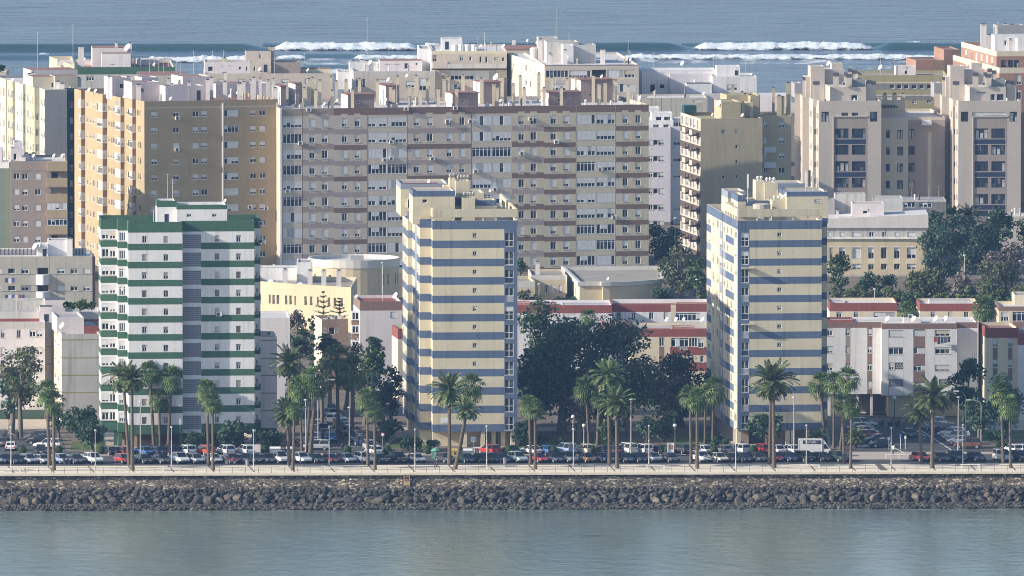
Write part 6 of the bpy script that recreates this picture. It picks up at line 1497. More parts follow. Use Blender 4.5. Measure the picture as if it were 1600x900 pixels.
wave('foam', '', 418, 664, 79, 1.6, FOAM, seed=11, rough=.5, wid=14); wave('foam', '', 1072, 1376, 78.6, 1.55, FOAM, seed=12, rough=.5, wid=14); wave('foam', '', 662, 690, 77, 1.2, FOAM, seed=13, rough=.5, wid=7); wave('foam', '', 1416, 1442, 77, 1.6, FOAM, seed=14, rough=.5, wid=7)
wave('foam', '', 222, 400, 98, 1.15, FOAM, seed=15, rough=.7, wid=13); wave('foam', '', 548, 700, 94, .95, FOAM, seed=16, rough=.42, wid=11); wave('foam', '', 940, 1500, 93.5, 1.0, FOAM, seed=17, rough=.42, wid=11); wave('foam', '', 60, 78, 88, .7, FOAM, seed=18, rough=.3, wid=5); wave('foam', '', 130, 225, 92, .5, FOAM, seed=19, rough=.3, wid=5)
wave('foam', '', 430, 480, 93, .9, FOAM, seed=20, rough=.4, wid=6)
for x0, x1, y0, y1 in ((395, 690, 81, 92), (930, 1480, 80.5, 90), (440, 560, 96, 105), (560, 690, 93.5, 96), (1260, 1500, 93, 97)):
    px_sheet('foam', [(x0, y1), (x1, y1), (x1 - 10, y0), (x0 + 10, y0)], LACE, ZS + .03)

# ------------------------------------------------------------------ sea wall, boulders, shingle
MASON = None
def masonry():
    m, nt, b = _bsdf('rubble_masonry'); L = nt.links.new
    b.inputs['Roughness'].default_value = .95
    tc = N(nt, 'ShaderNodeTexCoord'); mp = N(nt, 'ShaderNodeMapping'); mp.inputs['Scale'].default_value = (1.9, 1.9, 3.2); L(tc.outputs['Object'], mp.inputs['Vector'])
    vo = N(nt, 'ShaderNodeTexVoronoi', Scale=1.0); L(mp.outputs['Vector'], vo.inputs['Vector'])
    ve = N(nt, 'ShaderNodeTexVoronoi', Scale=1.0, feature='DISTANCE_TO_EDGE'); L(mp.outputs['Vector'], ve.inputs['Vector'])
    cr = N(nt, 'ShaderNodeValToRGB'); sep = N(nt, 'ShaderNodeSeparateColor'); L(vo.outputs['Color'], sep.inputs['Color']); L(sep.outputs['Red'], cr.inputs['Fac'])
    e = cr.color_ramp.elements; e[0].color = (.075, .062, .052, 1); e[1].color = (.55, .46, .33, 1); q = e.new(.6); q.color = (.21, .175, .135, 1)
    n = N(nt, 'ShaderNodeTexNoise', Scale=.35, Detail=5.0); L(tc.outputs['Object'], n.inputs['Vector'])
    mr = N(nt, 'ShaderNodeMapRange'); mr.inputs['From Min'].default_value = .35; mr.inputs['From Max'].default_value = .65; mr.inputs['To Min'].default_value = .55; mr.inputs['To Max'].default_value = 1.15; L(n.outputs['Fac'], mr.inputs['Value'])
    sc = N(nt, 'ShaderNodeVectorMath', operation='SCALE'); L(cr.outputs['Color'], sc.inputs[0]); L(mr.outputs['Result'], sc.inputs['Scale'])
    ed = N(nt, 'ShaderNodeMapRange'); ed.inputs['From Max'].default_value = .09; L(ve.outputs['Distance'], ed.inputs['Value'])
    mx = N(nt, 'ShaderNodeMix', data_type='RGBA'); mx.inputs[6].default_value = (.07, .06, .05, 1); L(ed.outputs['Result'], mx.inputs[0]); L(sc.outputs['Vector'], mx.inputs[7]); L(mx.outputs[2], b.inputs['Base Color'])
    bp = N(nt, 'ShaderNodeBump', Strength=1.0, Distance=.12); L(ed.outputs['Result'], bp.inputs['Height']); L(bp.outputs['Normal'], b.inputs['Normal'])
    return m
MASON = masonry()
mb = MB(); n = 220
for i in range(n):     # battered rubble face with a rough surface, then its coping
    xa, xb = -XW * .6 + 2 * XW * .6 * i / n, -XW * .6 + 2 * XW * .6 * (i + 1) / n
    def sp(x, k):
        z = (-.18, -.7, -1.2, -1.75, -2.35, -3.0)[k]; w = -.05 - .22 * k + .16 * mnoise.noise((x * .7, z * 2, 3))
        return quay(x, .55 + w, z)
    for k in range(5): mb.quad(sp(xa, k + 1), sp(xb, k + 1), sp(xb, k), sp(xa, k), MASON)
o = mb.build('sea_wall'); weld(o); tag(o, 'weathered rubble masonry sea wall under the promenade edge', 'sea wall')
mb = MB(); mb.prism([p[:2] for p in rect(-XW * .6, XW * .6, -.15, .62)], -.18, .15, PAVE); c = mb.build('coping', o, off=(0, 0, 0))
ROCK = noisy('dark_boulder', (0.034, 0.034, 0.035), (0.12, 0.108, 0.09), .8, .95, bump=.12, bscale=2.2)
ROCKB = noisy('wet_boulder', (0.022, 0.023, 0.025), (0.07, 0.067, 0.06), .8, .9, bump=.12, bscale=2.2)
ROCKT = noisy('tan_boulder', (0.07, 0.06, 0.05), (0.19, 0.16, 0.12), .8, .95, bump=.12, bscale=2.2)
SHING = noisy('weedy_shingle', (0.035, 0.038, 0.032), (0.16, 0.14, 0.105), 1.6, .95, lo=.3, hi=.7, bump=.2, bscale=3)
# slope under the boulders, and the shingle apron at the waterline
mb = MB(); n = 300
def apron(x, k):
    w, z = ((-1.4, -2.6), (-3.2, -4.1), (-5.2, -4.35), (-8.0, -4.6), (-10.3, -5.2))[k]
    j = mnoise.noise((x * .25, k * 3.1, 1)) * .5 + mnoise.noise((x * .9, k * 2.3, 4)) * .3
    j *= 1.7 if k > 2 else 1
    return quay(x, w + j, z + (.25 * mnoise.noise((x * .8, k * 4, 8)) if k else 0))
for i in range(n):
    xa, xb = -XW * .6 + 2 * XW * .6 * i / n, -XW * .6 + 2 * XW * .6 * (i + 1) / n
    for k in range(4): mb.quad(apron(xa, k + 1), apron(xb, k + 1), apron(xb, k), apron(xa, k), SHING)
o = mb.build('shore', smooth=True); weld(o); o['kind'] = 'structure'
def rock_mesh(seed, mat, sub=2):
    bm = bmesh.new(); bmesh.ops.create_icosphere(bm, subdivisions=sub, radius=1.0)
    r = random.Random(seed); planes = [(Vector((r.gauss(0, 1), r.gauss(0, 1), r.gauss(0, 1))).normalized(), r.uniform(.55, .85)) for _ in range(10)]
    for v in bm.verts:
        for nrm, d in planes:
            q = v.co.dot(nrm)
            if q > d: v.co -= nrm * (q - d) * .9
        v.co *= 1 + .10 * mnoise.noise(v.co * 1.7 + Vector((seed, 0, 0)))
    me = bpy.data.meshes.new('boulder'); bm.to_mesh(me); bm.free(); me.materials.append(mat); return me
RM = [rock_mesh(s, [ROCK, ROCKB, ROCK, ROCKT, ROCK, ROCKB, ROCK][s % 7]) for s in range(14)]
rk = random.Random(21)
BL = {0: 'dark weathered boulder piled against the foot of the sea wall', 1: 'big dark boulder in the lower course of the stone bank', 2: 'smaller stone in the upper course of the bank, below the masonry'}
stones = []
for row, (inl, z, sz, step) in enumerate(((-1.2, -2.2, .36, .85), (-1.6, -2.55, .42, .92), (-2.15, -3.0, .50, 1.02), (-2.75, -3.45, .62, 1.2), (-3.4, -3.9, .78, 1.45))):
    x = -84.0
    while x < 84:
        s = sz * rk.uniform(.72, 1.4); stones.append((s, row, x, inl + rk.uniform(-.3, .3), z + rk.uniform(-.18, .18))); x += step * rk.uniform(.78, 1.2) * (s / sz) ** .6
stones.sort(reverse=True)
def rock_tf(s): return (s * rk.uniform(1.05, 1.5), s * rk.uniform(.8, 1.0), s * rk.uniform(.72, .95)), (rk.uniform(-.35, .35), rk.uniform(-.35, .35), rk.uniform(0, 6.28))
for s, row, x, inl, z in stones[:296]:
    o = bpy.data.objects.new('boulder', rk.choice(RM)); COL.objects.link(o); o.location = quay(x, inl, z); o.scale, o.rotation_euler = rock_tf(s)
    g = ('upper', 'upper', 'middle', 'middle', 'lower')[row]; tag(o, BL[{'upper': 2, 'middle': 0, 'lower': 1}[g]], 'boulder', 'boulders of the stone bank, %s course' % g)
from mathutils import Matrix, Euler
mb = MB(); rt = []
for s in range(5):
    for mt in (ROCK, ROCKB): me = rock_mesh(80 + s, mt); rt.append(([v.co.copy() for v in me.vertices], [tuple(p.vertices) for p in me.polygons], mt)); bpy.data.meshes.remove(me)
for s, row, x, inl, z in stones[296:]:
    vs, fs, mt = rk.choice(rt); sc_, ro = rock_tf(s); M = Matrix.Translation(quay(x, inl, z)) @ Euler(ro).to_matrix().to_4x4() @ Matrix.Diagonal((*sc_, 1)); n0 = len(mb.v)
    mb.v += [tuple(M @ v) for v in vs]; mb.f += [tuple(a + n0 for a in f) for f in fs]; mb.m += [mt] * len(fs)
o = mb.build('boulders'); o['kind'] = 'stuff'; tag(o, 'many smaller dark stones filling the bank under the sea wall', 'boulders')
# loose stones on the apron
mb = MB(); tmpl = []
for s in range(4):
    me = rock_mesh(60 + s, ROCKB, 1); tmpl.append(([tuple(v.co) for v in me.vertices], [tuple(p.vertices) for p in me.polygons])); bpy.data.meshes.remove(me)
for i in range(3600):
    x = rk.uniform(-88, 88); t = rk.random(); q = quay(x, -3.6 - 5.6 * t, -4.2 - .45 * t + .1); s = rk.uniform(.12, .36); vs, fs = rk.choice(tmpl); n0 = len(mb.v); mt = rk.choice((ROCKB, SHING, ROCKT, SHING, ROCKB))
    mb.v += [(q[0] + v[0] * s * 1.3, q[1] + v[1] * s, q[2] + v[2] * s * .7) for v in vs]; mb.f += [tuple(a + n0 for a in f) for f in fs]; mb.m += [mt] * len(fs)
for i in range(1500):
    x = rk.uniform(-88, 88); t = rk.random(); q = quay(x, -1.0 - 1.6 * t, -2.3 - .9 * t); s = rk.uniform(.15, .4); vs, fs = rk.choice(tmpl); n0 = len(mb.v); mt = rk.choice((ROCKT, ROCK, ROCK))
    mb.v += [(q[0] + v[0] * s * 1.3, q[1] + v[1] * s, q[2] + v[2] * s * .7) for v in vs]; mb.f += [tuple(a + n0 for a in f) for f in fs]; mb.m += [mt] * len(fs)
o = mb.build('shingle_stones'); o['kind'] = 'stuff'
tag(o, 'small weedy stones scattered along the waterline', 'stones')
# thin foam line where the bay meets the stones
mb = MB(); n = 260
for i in range(n):
    xa, xb = -90 + 180 * i / n, -90 + 180 * (i + 1) / n
    def fl(x, k): return quay(x, -9.7 + .7 * mnoise.noise((x * .12, 2, 0)) + .3 * mnoise.noise((x * .6, 7, 0)) - k * max(.05, .22 + .5 * mnoise.noise((x * .17, 9, 0))), ZW + .012)
    mb.quad(fl(xa, 1), fl(xb, 1), fl(xb, 0), fl(xa, 0), LACE)
mb.build('foam')['kind'] = 'structure'
# ------------------------------------------------------------------ vegetation
BARK = noisy('grey_bark', (0.10, 0.085, 0.07), (0.20, 0.17, 0.14), 3.0, .95, stretch=(3, 3, .6))
BARKL = noisy('pale_bark', (0.28, 0.25, 0.21), (0.42, 0.38, 0.32), 3.0, .95, stretch=(3, 3, .6))
PTRUNK = noisy('palm_trunk_bark', (0.075, 0.058, 0.045), (0.17, 0.135, 0.10), 2.2, .95, stretch=(1.5, 1.5, 4))
L_FICUS = leaf_mat('ficus_leaves', (0.027, 0.065, 0.050), (0.073, 0.136, 0.079), (0.173, 0.226, 0.146))
L_DARK = leaf_mat('dark_leaves', (0.024, 0.056, 0.034), (0.060, 0.119, 0.055), (0.120, 0.182, 0.085))
L_MID = leaf_mat('mid_green_leaves', (0.034, 0.068, 0.024), (0.081, 0.128, 0.041), (0.149, 0.189, 0.068))
L_LIGHT = leaf_mat('yellow_green_leaves', (0.060, 0.096, 0.024), (0.132, 0.168, 0.048), (0.240, 0.252, 0.084))
L_OLIVE = leaf_mat('olive_leaves', (0.069, 0.088, 0.044), (0.138, 0.156, 0.075), (0.230, 0.237, 0.125))
L_GREY = leaf_mat('grey_twigs', (0.084, 0.072, 0.063), (0.168, 0.144, 0.126), (0.264, 0.228, 0.202), trans=.05)
L_PINE = leaf_mat('pine_needles', (0.039, 0.085, 0.026), (0.091, 0.156, 0.039), (0.156, 0.221, 0.065))
L_CLUMP = leaf_mat('leathery_leaves', (0.028, 0.068, 0.043), (0.071, 0.135, 0.071), (0.167, 0.243, 0.128))
L_BOX = leaf_mat('clipped_leaves', (0.026, 0.065, 0.016), (0.065, 0.130, 0.026), (0.130, 0.208, 0.052))
P_DATE = leaf_mat('date_palm_fronds', (0.051, 0.087, 0.032), (0.116, 0.160, 0.058), (0.348, 0.348, 0.160), trans=.15)
P_FAN = leaf_mat('fan_palm_leaves', (0.049, 0.098, 0.031), (0.119, 0.182, 0.056), (0.308, 0.350, 0.126), trans=.2)
P_DEAD = leaf_mat('dead_fronds', (0.10, 0.075, 0.05), (0.20, 0.15, 0.10), trans=.05)

vr = random.Random(11)
def rvec(r=vr):
    while True:
        v = Vector((r.uniform(-1, 1), r.uniform(-1, 1), r.uniform(-1, 1)))
        if .05 < v.length < 1: return v.normalized()
def leaf(mb, p, n, s, mat, asp=1.0, r=vr):
    a = n.orthogonal().normalized(); ang = r.uniform(0, 6.28); b = n.cross(a)
    u = a * math.cos(ang) + b * math.sin(ang); w = n.cross(u)
    u *= s * .5; w *= s * .5 * asp
    mb.quad(tuple(p - u), tuple(p - w * .8), tuple(p + u), tuple(p + w * .8), mat)

def tree(name, label, px, by, x0, x1, y0, y1, mat, cat='tree', bark=BARK, lobes=None, leafs=None, dens=1.0, lean=0.0, group=None, zbase=0.0, trunk=True, depth=None, gap=.0, crown_name='crown', tw=None):
    """crown given by its picture extents at the depth of the trunk's foot"""
    p = at_z(px, by, zbase); D = p.y; c = at_y((x0 + x1) / 2, (y0 + y1) / 2, D)
    a = at_y(x0, (y0 + y1) / 2, D).x; b = at_y(x1, (y0 + y1) / 2, D).x; top = at_y(px, y0, D).z; bot = at_y(px, y1, D).z
    rx, rz = 1.1 * (b - a) / 2, 1.1 * (top - bot) / 2; ry = depth / 2 if depth else min(rx, max(rz, rx * .7)); cz = (top + bot) / 2
    root = thing(name, label, cat, (p.x, p.y, zbase), 0, group)
    r = random.Random(int(px * 7 + by * 3)); mb = MB()
    leafs = leafs or max(.32, min(.62, (rx + rz) * .11))
    rl = min(rx, rz); q0 = .36 if rl > 1.5 else .5
    n = lobes or max(9, min(40, int(2.6 * (rx * rz) / (q0 * rl) ** 2 * .62))); cen = []
    for k in range(n):
        v = rvec(r) * (r.random() ** .30); q = (q0 + .14 * (r.random() - .4)) * rl
        cen.append((Vector((c.x + v.x * (rx - q * .8), D + v.y * max(.1, ry - q * .8), cz + v.z * max(.1, rz - q * .8))), q, q / rl))
    area = 4 * math.pi * ((rx * rz) ** .8 + (rx * ry) ** .8) / 2
    tot = min(15000, int(area / (leafs ** 2) * 4.6 * dens)); per = max(8, tot // n)
    for cc, rad, q in cen:
        sx, sy, sz = rad * 1.12, rad * min(1.2, max(.5, ry / rx)), rad
        for i in range(per):
            v = rvec(r); 
            if v.z < -.3 and r.random() < .5: v.z = -v.z
            d = (.25 + .8 * r.random() ** .6)
            pos = cc + Vector((v.x * sx * d, v.y * sy * d, v.z * sz * d))
            if pos.z < .25 + zbase: continue
            nn = (v * .7 + rvec(r) * .8 + Vector((0, 0, .25))).normalized()
            leaf(mb, pos, nn, leafs * r.uniform(.65, 1.3), mat, r.uniform(.6, 1), r)
    if trunk:
        tb = MB(); h0 = zbase; fork = max(zbase + .5, bot + rz * .35); w = tw or max(.12, .05 * (rx + rz)); base = Vector((p.x, D, h0)); fk = Vector((p.x + (c.x - p.x) * .6 + lean, D, fork))
        mid = base.lerp(fk, .5) + Vector((r.uniform(-.15, .15), 0, 0))
        tb.tube(base, mid, w * 1.25, w, bark, 8); tb.tube(mid, fk, w, w * .8, bark, 8)
        for cc, rad, q in cen[:9]:
            m2 = fk.lerp(cc, .55) + Vector((0, 0, .12 * rz)); tb.tube(fk, m2, w * .5, w * .3, bark, 5, False); tb.tube(m2, cc, w * .3, w * .1, bark, 5, False)
        tb.build('trunk', root)
    mb.build(crown_name, root)
    return root

def conifer(label, px, by, x0, x1, y0, y1, mat, tiers=6, name='conifer_tree'):
    p = at_z(px, by); D = p.y; top = at_y(px, y0, D).z; bot = at_y(px, y1, D).z; rr = (at_y(x1, y1, D).x - at_y(x0, y1, D).x) / 2
    root = thing(name, label, 'tree', (p.x, p.y, 0)); tb = MB(); tb.tube((p.x, D, 0), (p.x, D, top), .22, .04, BARK, 7); tb.build('trunk', root)
    mb = MB(); r = random.Random(int(px))
    for k in range(tiers):
        t = k / (tiers - 1); z = bot + (top - bot) * (t ** .9) * .96; rad = rr * (1 - t) ** .8 + .2; nb = 9 if k < tiers - 2 else 6
        for j in range(nb):
            a = 6.28 * j / nb + k * .7 + r.uniform(-.15, .15); d = Vector((math.cos(a), math.sin(a), .10 + .15 * t))
            for i in range(int(7 + 10 * (1 - t))):
                s = (i + .5) / (7 + 10 * (1 - t)); pos = Vector((p.x, D, z)) + d * (rad * s) + Vector((r.uniform(-.12, .12), r.uniform(-.12, .12), s * s * rad * .12 + r.uniform(-.08, .12)))
                leaf(mb, pos, (Vector((0, 0, 1)) + rvec(r) * .6).normalized(), .42, mat, .55, r)
    mb.build('crown', root); return root

# ---- palms
def date_crown(seed, n=64, L=3.1):
    r = random.Random(seed); mb = MB()
    for k in range(n):
        t = k / n; el = R(82 - 122 * t ** .85 + r.uniform(-7, 7)); az = k * 2.39996 + r.uniform(-.2, .2); ll = L * r.uniform(.85, 1.1) * (.75 + .25 * math.sin(math.pi * min(1, t + .25)))
        d = Vector((math.cos(az) * math.cos(el), math.sin(az) * math.cos(el), math.sin(el))); side = Vector((-math.sin(az), math.cos(az), 0))
        pts = [Vector((0, 0, 0))]; m = 9
        for i in range(m):
            d = (d + Vector((0, 0, -.115 - .05 * (i / m)))).normalized(); pts.append(pts[-1] + d * (ll / m))
        mat = P_DATE if t < .93 else P_DEAD
        for i in range(m):
            a, b = pts[i], pts[i + 1]; dd = (b - a).normalized(); up = side.cross(dd)
            mb.quad(tuple(a - side * .03), tuple(a + side * .03), tuple(b + side * .02), tuple(b - side * .02), mat)
            if i == 0: continue
            for h in (.25, .75):
                o = a.lerp(b, h); w = .58 * math.sin(math.pi * min(1, (i + h) / m * .9 + .12)) ** .7
                for sg in (-1, 1):
                    tip = o + side * (sg * w * .8) + dd * (w * .62) + up * (-.10 if t > .3 else .16) * 1 + Vector((0, 0, -.10 * w))
                    q = dd * .085
                    mb.quad(tuple(o - q), tuple(o + q), tuple(tip + q * .35), tuple(tip - q * .35), mat)
    for k in range(26):       # old leaf bases and fruit stalks under the crown
        a = r.uniform(0, 6.28); p = Vector((math.cos(a) * .22, math.sin(a) * .22, r.uniform(-.9, .1))); q = p + Vector((math.cos(a) * .4, math.sin(a) * .4, .25))
        mb.quad(tuple(p + Vector((0, 0, -.1))), tuple(p + Vector((.1, .1, 0))), tuple(q), tuple(q + Vector((0, 0, -.08))), P_DEAD)
    return mb.mesh('date_palm_crown')
def fan_crown(seed, n=50, dead=14, sc=1.0):
    r = random.Random(seed); mb = MB()
    def fan(o, d, rad, mat, droop):
        side = d.cross(Vector((0, 0, 1))); side = side.normalized() if side.length > .05 else Vector((1, 0, 0)); up = side.cross(d).normalized()
        nb = 8
        for j in range(nb):
            a = R(-75 + 150 * j / (nb - 1)); e = d * math.cos(a) + side * math.sin(a); w = side * math.cos(a) - d * math.sin(a)
            m1 = o + e * rad * .62 + up * .05; tip = o + e * rad * r.uniform(.9, 1.1) - Vector((0, 0, droop * rad * r.uniform(.6, 1.3)))
            mb.quad(tuple(o), tuple(m1 - w * rad * .085), tuple(tip), tuple(m1 + w * rad * .085), mat)
    for k in range(n):
        t = k / n; el = R(86 - 136 * t ** .95 + r.uniform(-9, 9)); az = k * 2.39996 + r.uniform(-.25, .25)
        d = Vector((math.cos(az) * math.cos(el), math.sin(az) * math.cos(el), math.sin(el))); pl = r.uniform(.9, 1.35) * sc
        o = d * pl * .9 + Vector((0, 0, -.15 * t * pl)); mb.quad((-.03, 0, 0), (.03, 0, 0), tuple(o + Vector((.02, 0, 0))), tuple(o - Vector((.02, 0, 0))), P_FAN)
        d2 = (d + Vector((0, 0, -.18 - .35 * t))).normalized(); fan(o, d2, r.uniform(1.0, 1.25) * sc, P_FAN, .18 + .3 * t)
    for k in range(dead):
        az = r.uniform(0, 6.28); d = Vector((math.cos(az) * .38, math.sin(az) * .38, -.93)).normalized(); fan(Vector((math.cos(az) * .25, math.sin(az) * .25, -.2)), d, r.uniform(.7, 1.25) * sc, P_DEAD, .1)
    return mb.mesh('fan_palm_crown')
DCR = [date_crown(s) for s in (1, 2, 3)] + [date_crown(9, 48, 3.2), date_crown(10, 74, 3.0)]; FCR = [fan_crown(s) for s in (4, 5, 6)] + [fan_crown(14, 40, 34), fan_crown(15, 58, 6), fan_crown(16, 44, 22, .95)]; FCR2 = [fan_crown(s, 56, 60, 1.15) for s in (7, 8)]
def palm(kind, label, bx, by, cx, cy, rad, w=.24, group=None):
    """foot at pixel (bx,by), heart of the crown at (cx,cy), crown radius in pixels"""
    p = at_z(bx, by, .13 if by > 718 else .02); D = p.y; c = at_y(cx, cy, D); s = F_PX / (D + CAMD)
    root = thing({'d': 'date_palm', 'f': 'fan_palm', 'g': 'fan_palm'}[kind], label, 'palm tree', p, 0, group)
    h = c.z - p.z; mb = MB(); n = 12; bow = random.Random(int(bx)).uniform(-.2, .2)
    def q(t): return (p.x + (c.x - p.x) * (t + bow * t * (1 - t)), p.y, p.z + h * t)
    for i in range(n):
        a, b = i / n, (i + 1) / n; r0 = w * (1.35 - .35 * min(1, a * 5)) * (1 - .18 * a); r1 = w * (1.35 - .35 * min(1, b * 5)) * (1 - .18 * b)
        mb.tube(q(a), q(b), r0 * 1.03, r1 * .97, PTRUNK, 8, False)
    mb.build('trunk', root)
    me = vr.choice({'d': DCR, 'f': FCR, 'g': FCR2}[kind]); base = {'d': 2.75, 'f': 2.35, 'g': 2.6}[kind]
    k = 1.22 * rad / s / base
    o = child('crown', me, root, (c.x - p.x, 0, h), vr.uniform(0, 6.28), (k, k, k * vr.uniform(.92, 1.08)))
    return root
PG = 'palms along the promenade'
palm('f', 'bushy fan palm rooted at the kerb, left one of the pair before the lined gable', 77.5, 727, 73, 612, 20, .26, PG)
palm('f', 'fan palm nearer the railing, right of the pair before the lined gable', 84, 735, 84, 628, 20, .26, PG)
palm('d', 'arching date palm at the left corner of the green tower, trunk at the kerb', 202, 727, 193, 592, 27, .25, PG)
palm('d', 'date palm with a slim trunk nearest the railing below the green tower', 207, 735, 206, 594, 24, .26, PG)
palm('f', 'tall fan palm leaning left before the middle of the green tower', 241, 703, 234, 583, 20, .27, PG)
palm('f', 'shortest fan palm of the three before the green tower', 250.5, 703, 248, 622, 17, .22, PG)
palm('f', 'fan palm leaning right before the pierced column of the green tower', 263, 703, 267, 590, 21, .27, PG)
palm('f', 'tall fan palm at the kerb right of the pierced column', 326, 727, 323, 610, 19, .23, PG)
palm('f', 'lower fan palm nearer the railing right of the pierced column', 333, 735, 332, 630, 18, .22, PG)
palm('d', 'tall date palm at the mouth of the side street', 453, 700, 451, 568, 27, .26, PG)
palm('d', 'short date palm at the kerb by the mouth of the side street', 452, 727, 449, 646, 24, .26, PG)
palm('f', 'slim fan palm by the railing at the mouth of the side street', 457.5, 735, 460, 640, 15, .22, PG)
palm('f', 'fan palm with a pale slim trunk left in the clump at the side street', 472, 708, 468, 606, 21, .2, PG)
palm('f', 'fan palm in the middle of the clump at the side street', 478, 708, 486, 592, 20, .22, PG)
palm('f', 'stout fan palm right in the clump at the side street', 485, 708, 494, 606, 21, .34, PG)
palm('g', 'tall dark fan palm deep in the side street', 529, 684, 526, 560, 25, .3)
palm('g', 'dark shaggy fan palm right of the tallest one in the side street', 550, 688, 551, 578, 25, .28)
palm('f', 'fan palm at the kerb before the parked rows of the side street', 575, 727, 573, 622, 20, .22, PG)
palm('f', 'fan palm by the railing before the parked rows of the side street', 586, 734, 585, 642, 19, .22, PG)
palm('d', 'big date palm before the left part of the middle blue tower', 702.5, 725, 702, 612, 29, .29, PG)
palm('f', 'tall fan palm with a dense head before the middle blue tower', 717.5, 712, 737, 603, 22, .24, PG)
palm('d', 'small date palm whose trunk leans strongly right before the middle blue tower', 711, 733, 729, 641, 21, .26, PG)
palm('f', 'fan palm at the kerb right of the middle blue tower', 829, 725, 827, 634, 19, .23, PG)
palm('f', 'fan palm by the railing right of the middle blue tower', 836.5, 733, 836, 638, 18, .23, PG)
palm('f', 'pale stemmed fan palm left of the tallest palm before the dark trees', 921, 702, 916, 606, 23, .24, PG)
palm('f', 'thick fan palm between two date palms before the dark trees', 933, 703, 937, 622, 17, .3, PG)
palm('d', 'tallest date palm before the dark trees', 952.5, 724, 950, 589, 27, .25, PG)
palm('d', 'low date palm by the railing before the dark trees', 964.5, 732, 963, 632, 27, .27, PG)
palm('f', 'fan palm at the kerb left of the right blue tower', 1080, 724, 1078, 618, 20, .22, PG)
palm('f', 'fan palm by the railing left of the right blue tower', 1089.5, 732, 1089, 624, 19, .24, PG)
palm('f', 'slim fan palm set back left of the right blue tower', 1101.5, 700, 1102, 618, 16, .2, PG)
palm('f', 'fan palm closest to the flank of the right blue tower', 1113.5, 700, 1115, 608, 22, .22, PG)
palm('d', 'great date palm rising before the right blue tower', 1209.5, 731, 1208, 597, 34, .28, PG)
palm('d', 'bare topped slim palm standing in front of the round leafed tree', 1202.5, 725, 1204, 612, 18, .24, PG)
palm('f', 'leaning fan palm right of the right blue tower', 1290, 696, 1282, 600, 21, .27, PG)
palm('f', 'fan palm with the highest head right of the right blue tower', 1303, 700, 1303, 598, 19, .22, PG)
palm('f', 'fan palm with a wide head before the white stilt block', 1312.5, 705, 1325, 592, 22, .22, PG)
palm('f', 'low fan palm at the kerb before the white stilt block', 1319, 725, 1316, 630, 18, .2, PG)
palm('f', 'low fan palm by the railing before the white stilt block', 1329, 732, 1331, 636, 17, .22, PG)
palm('d', 'date palm with sparse fronds before the right car park', 1440, 724, 1436, 645, 25, .24, PG)
palm('d', 'large date palm by the railing before the right car park', 1456.5, 731, 1458, 620, 32, .29, PG)
palm('f', 'fan palm at the kerb at the far right', 1568, 724, 1564, 614, 20, .22, PG)
palm('f', 'fan palm by the railing at the far right', 1579, 731, 1578, 636, 19, .22, PG)
palm('g', 'bushy fan palm rising behind the flat roofs, right one', 1538, 600, 1538, 482, 21, .4)
palm('g', 'bushy fan palm rising behind the flat roofs, left one', 1419, 596, 1419, 488, 18, .35)
palm('g', 'low fan palm showing over the dark trees before the red row', 918, 640, 919, 497, 15, .3)
palm('d', 'distant date palm left among the park trees', 1487, 398, 1489, 338, 17, .3)
palm('d', 'distant date palm right among the park trees', 1512, 398, 1513, 338, 19, .3)
palm('d', 'stemless young date palm beside the parked truck', 1278, 697, 1277, 684, 15, .3)
palm('d', 'stemless young date palm behind the bins of the right car park', 1337, 700, 1337, 684, 16, .3)

T = tree
T('broadleaf_tree', 'huge dark ficus filling the gap right of the middle blue tower', 878, 678, 800, 962, 474, 672, L_FICUS, tw=.7, dens=1.5)
T('broadleaf_tree', 'large dark tree with a paler sunlit top before the red row', 985, 682, 905, 1034, 498, 672, L_FICUS, tw=.5, dens=1.4)
T('broadleaf_tree', 'dark spreading tree close to the flank of the right blue tower', 1064, 668, 1000, 1112, 548, 660, L_FICUS, dens=1.4)
T('broadleaf_tree', 'lower dark tree deep in the park behind the tallest date palm', 940, 668, 872, 1010, 566, 672, L_FICUS, dens=1.3)
T('broadleaf_tree', 'dark tree against the right side of the middle blue tower', 826, 664, 802, 872, 548, 676, L_FICUS, dens=1.3)
T('broadleaf_tree', 'dark tree crown behind the huge ficus under the red roof walls', 842, 648, 798, 904, 478, 640, L_DARK, dens=2.2)
T('broadleaf_tree', 'dark tree filling the park shade behind the grey twiggy tree', 1050, 650, 1000, 1108, 575, 664, L_FICUS, dens=1.3)
T('bare_tree', 'leafless grey twiggy tree before the dark park trees', 1046, 680, 1005, 1084, 586, 646, L_GREY, dens=.75, bark=BARKL)
T('bare_tree', 'small grey leafless tree beside the pale palm stem', 905, 694, 888, 925, 606, 668, L_GREY, dens=.7)
T('broadleaf_tree', 'small round tree with a thin stem behind the parked cars', 1009, 706, 992, 1032, 650, 690, L_CLUMP, tw=.12)
T('bush', 'dark pyramid shaped shrub in the park beside the ball lamp', 1032, 697, 1012, 1062, 640, 694, L_DARK, cat='bush', trunk=False)
T('bush', 'green shrub mass behind the palms in the park', 940, 702, 922, 968, 654, 700, L_MID, cat='bush', trunk=False)
T('bush', 'leafy dark bush at the right foot of the middle blue tower', 815, 706, 796, 832, 655, 704, L_CLUMP, cat='bush', trunk=False)
T('bush', 'long dark shrubs along the foot of the right tower flank', 1122, 700, 1100, 1146, 678, 699, L_DARK, cat='bush', trunk=False)
T('small_tree', 'small round headed tree on a white stem, left of two', 844.5, 704, 834, 858, 678, 694, L_MID, tw=.1)
T('small_tree', 'small dark round tree beside the white stemmed one', 873, 705, 862, 884, 682, 702, L_DARK, tw=.1)
T('broadleaf_tree', 'round leathery tree before the right blue tower', 1199, 706, 1167, 1226, 645, 694, L_CLUMP, tw=.18, dens=1.2)
T('broadleaf_tree', 'large tree with silvery top leaves at the left edge', 32, 683, -8, 68, 530, 645, L_OLIVE, tw=.35, dens=.9)
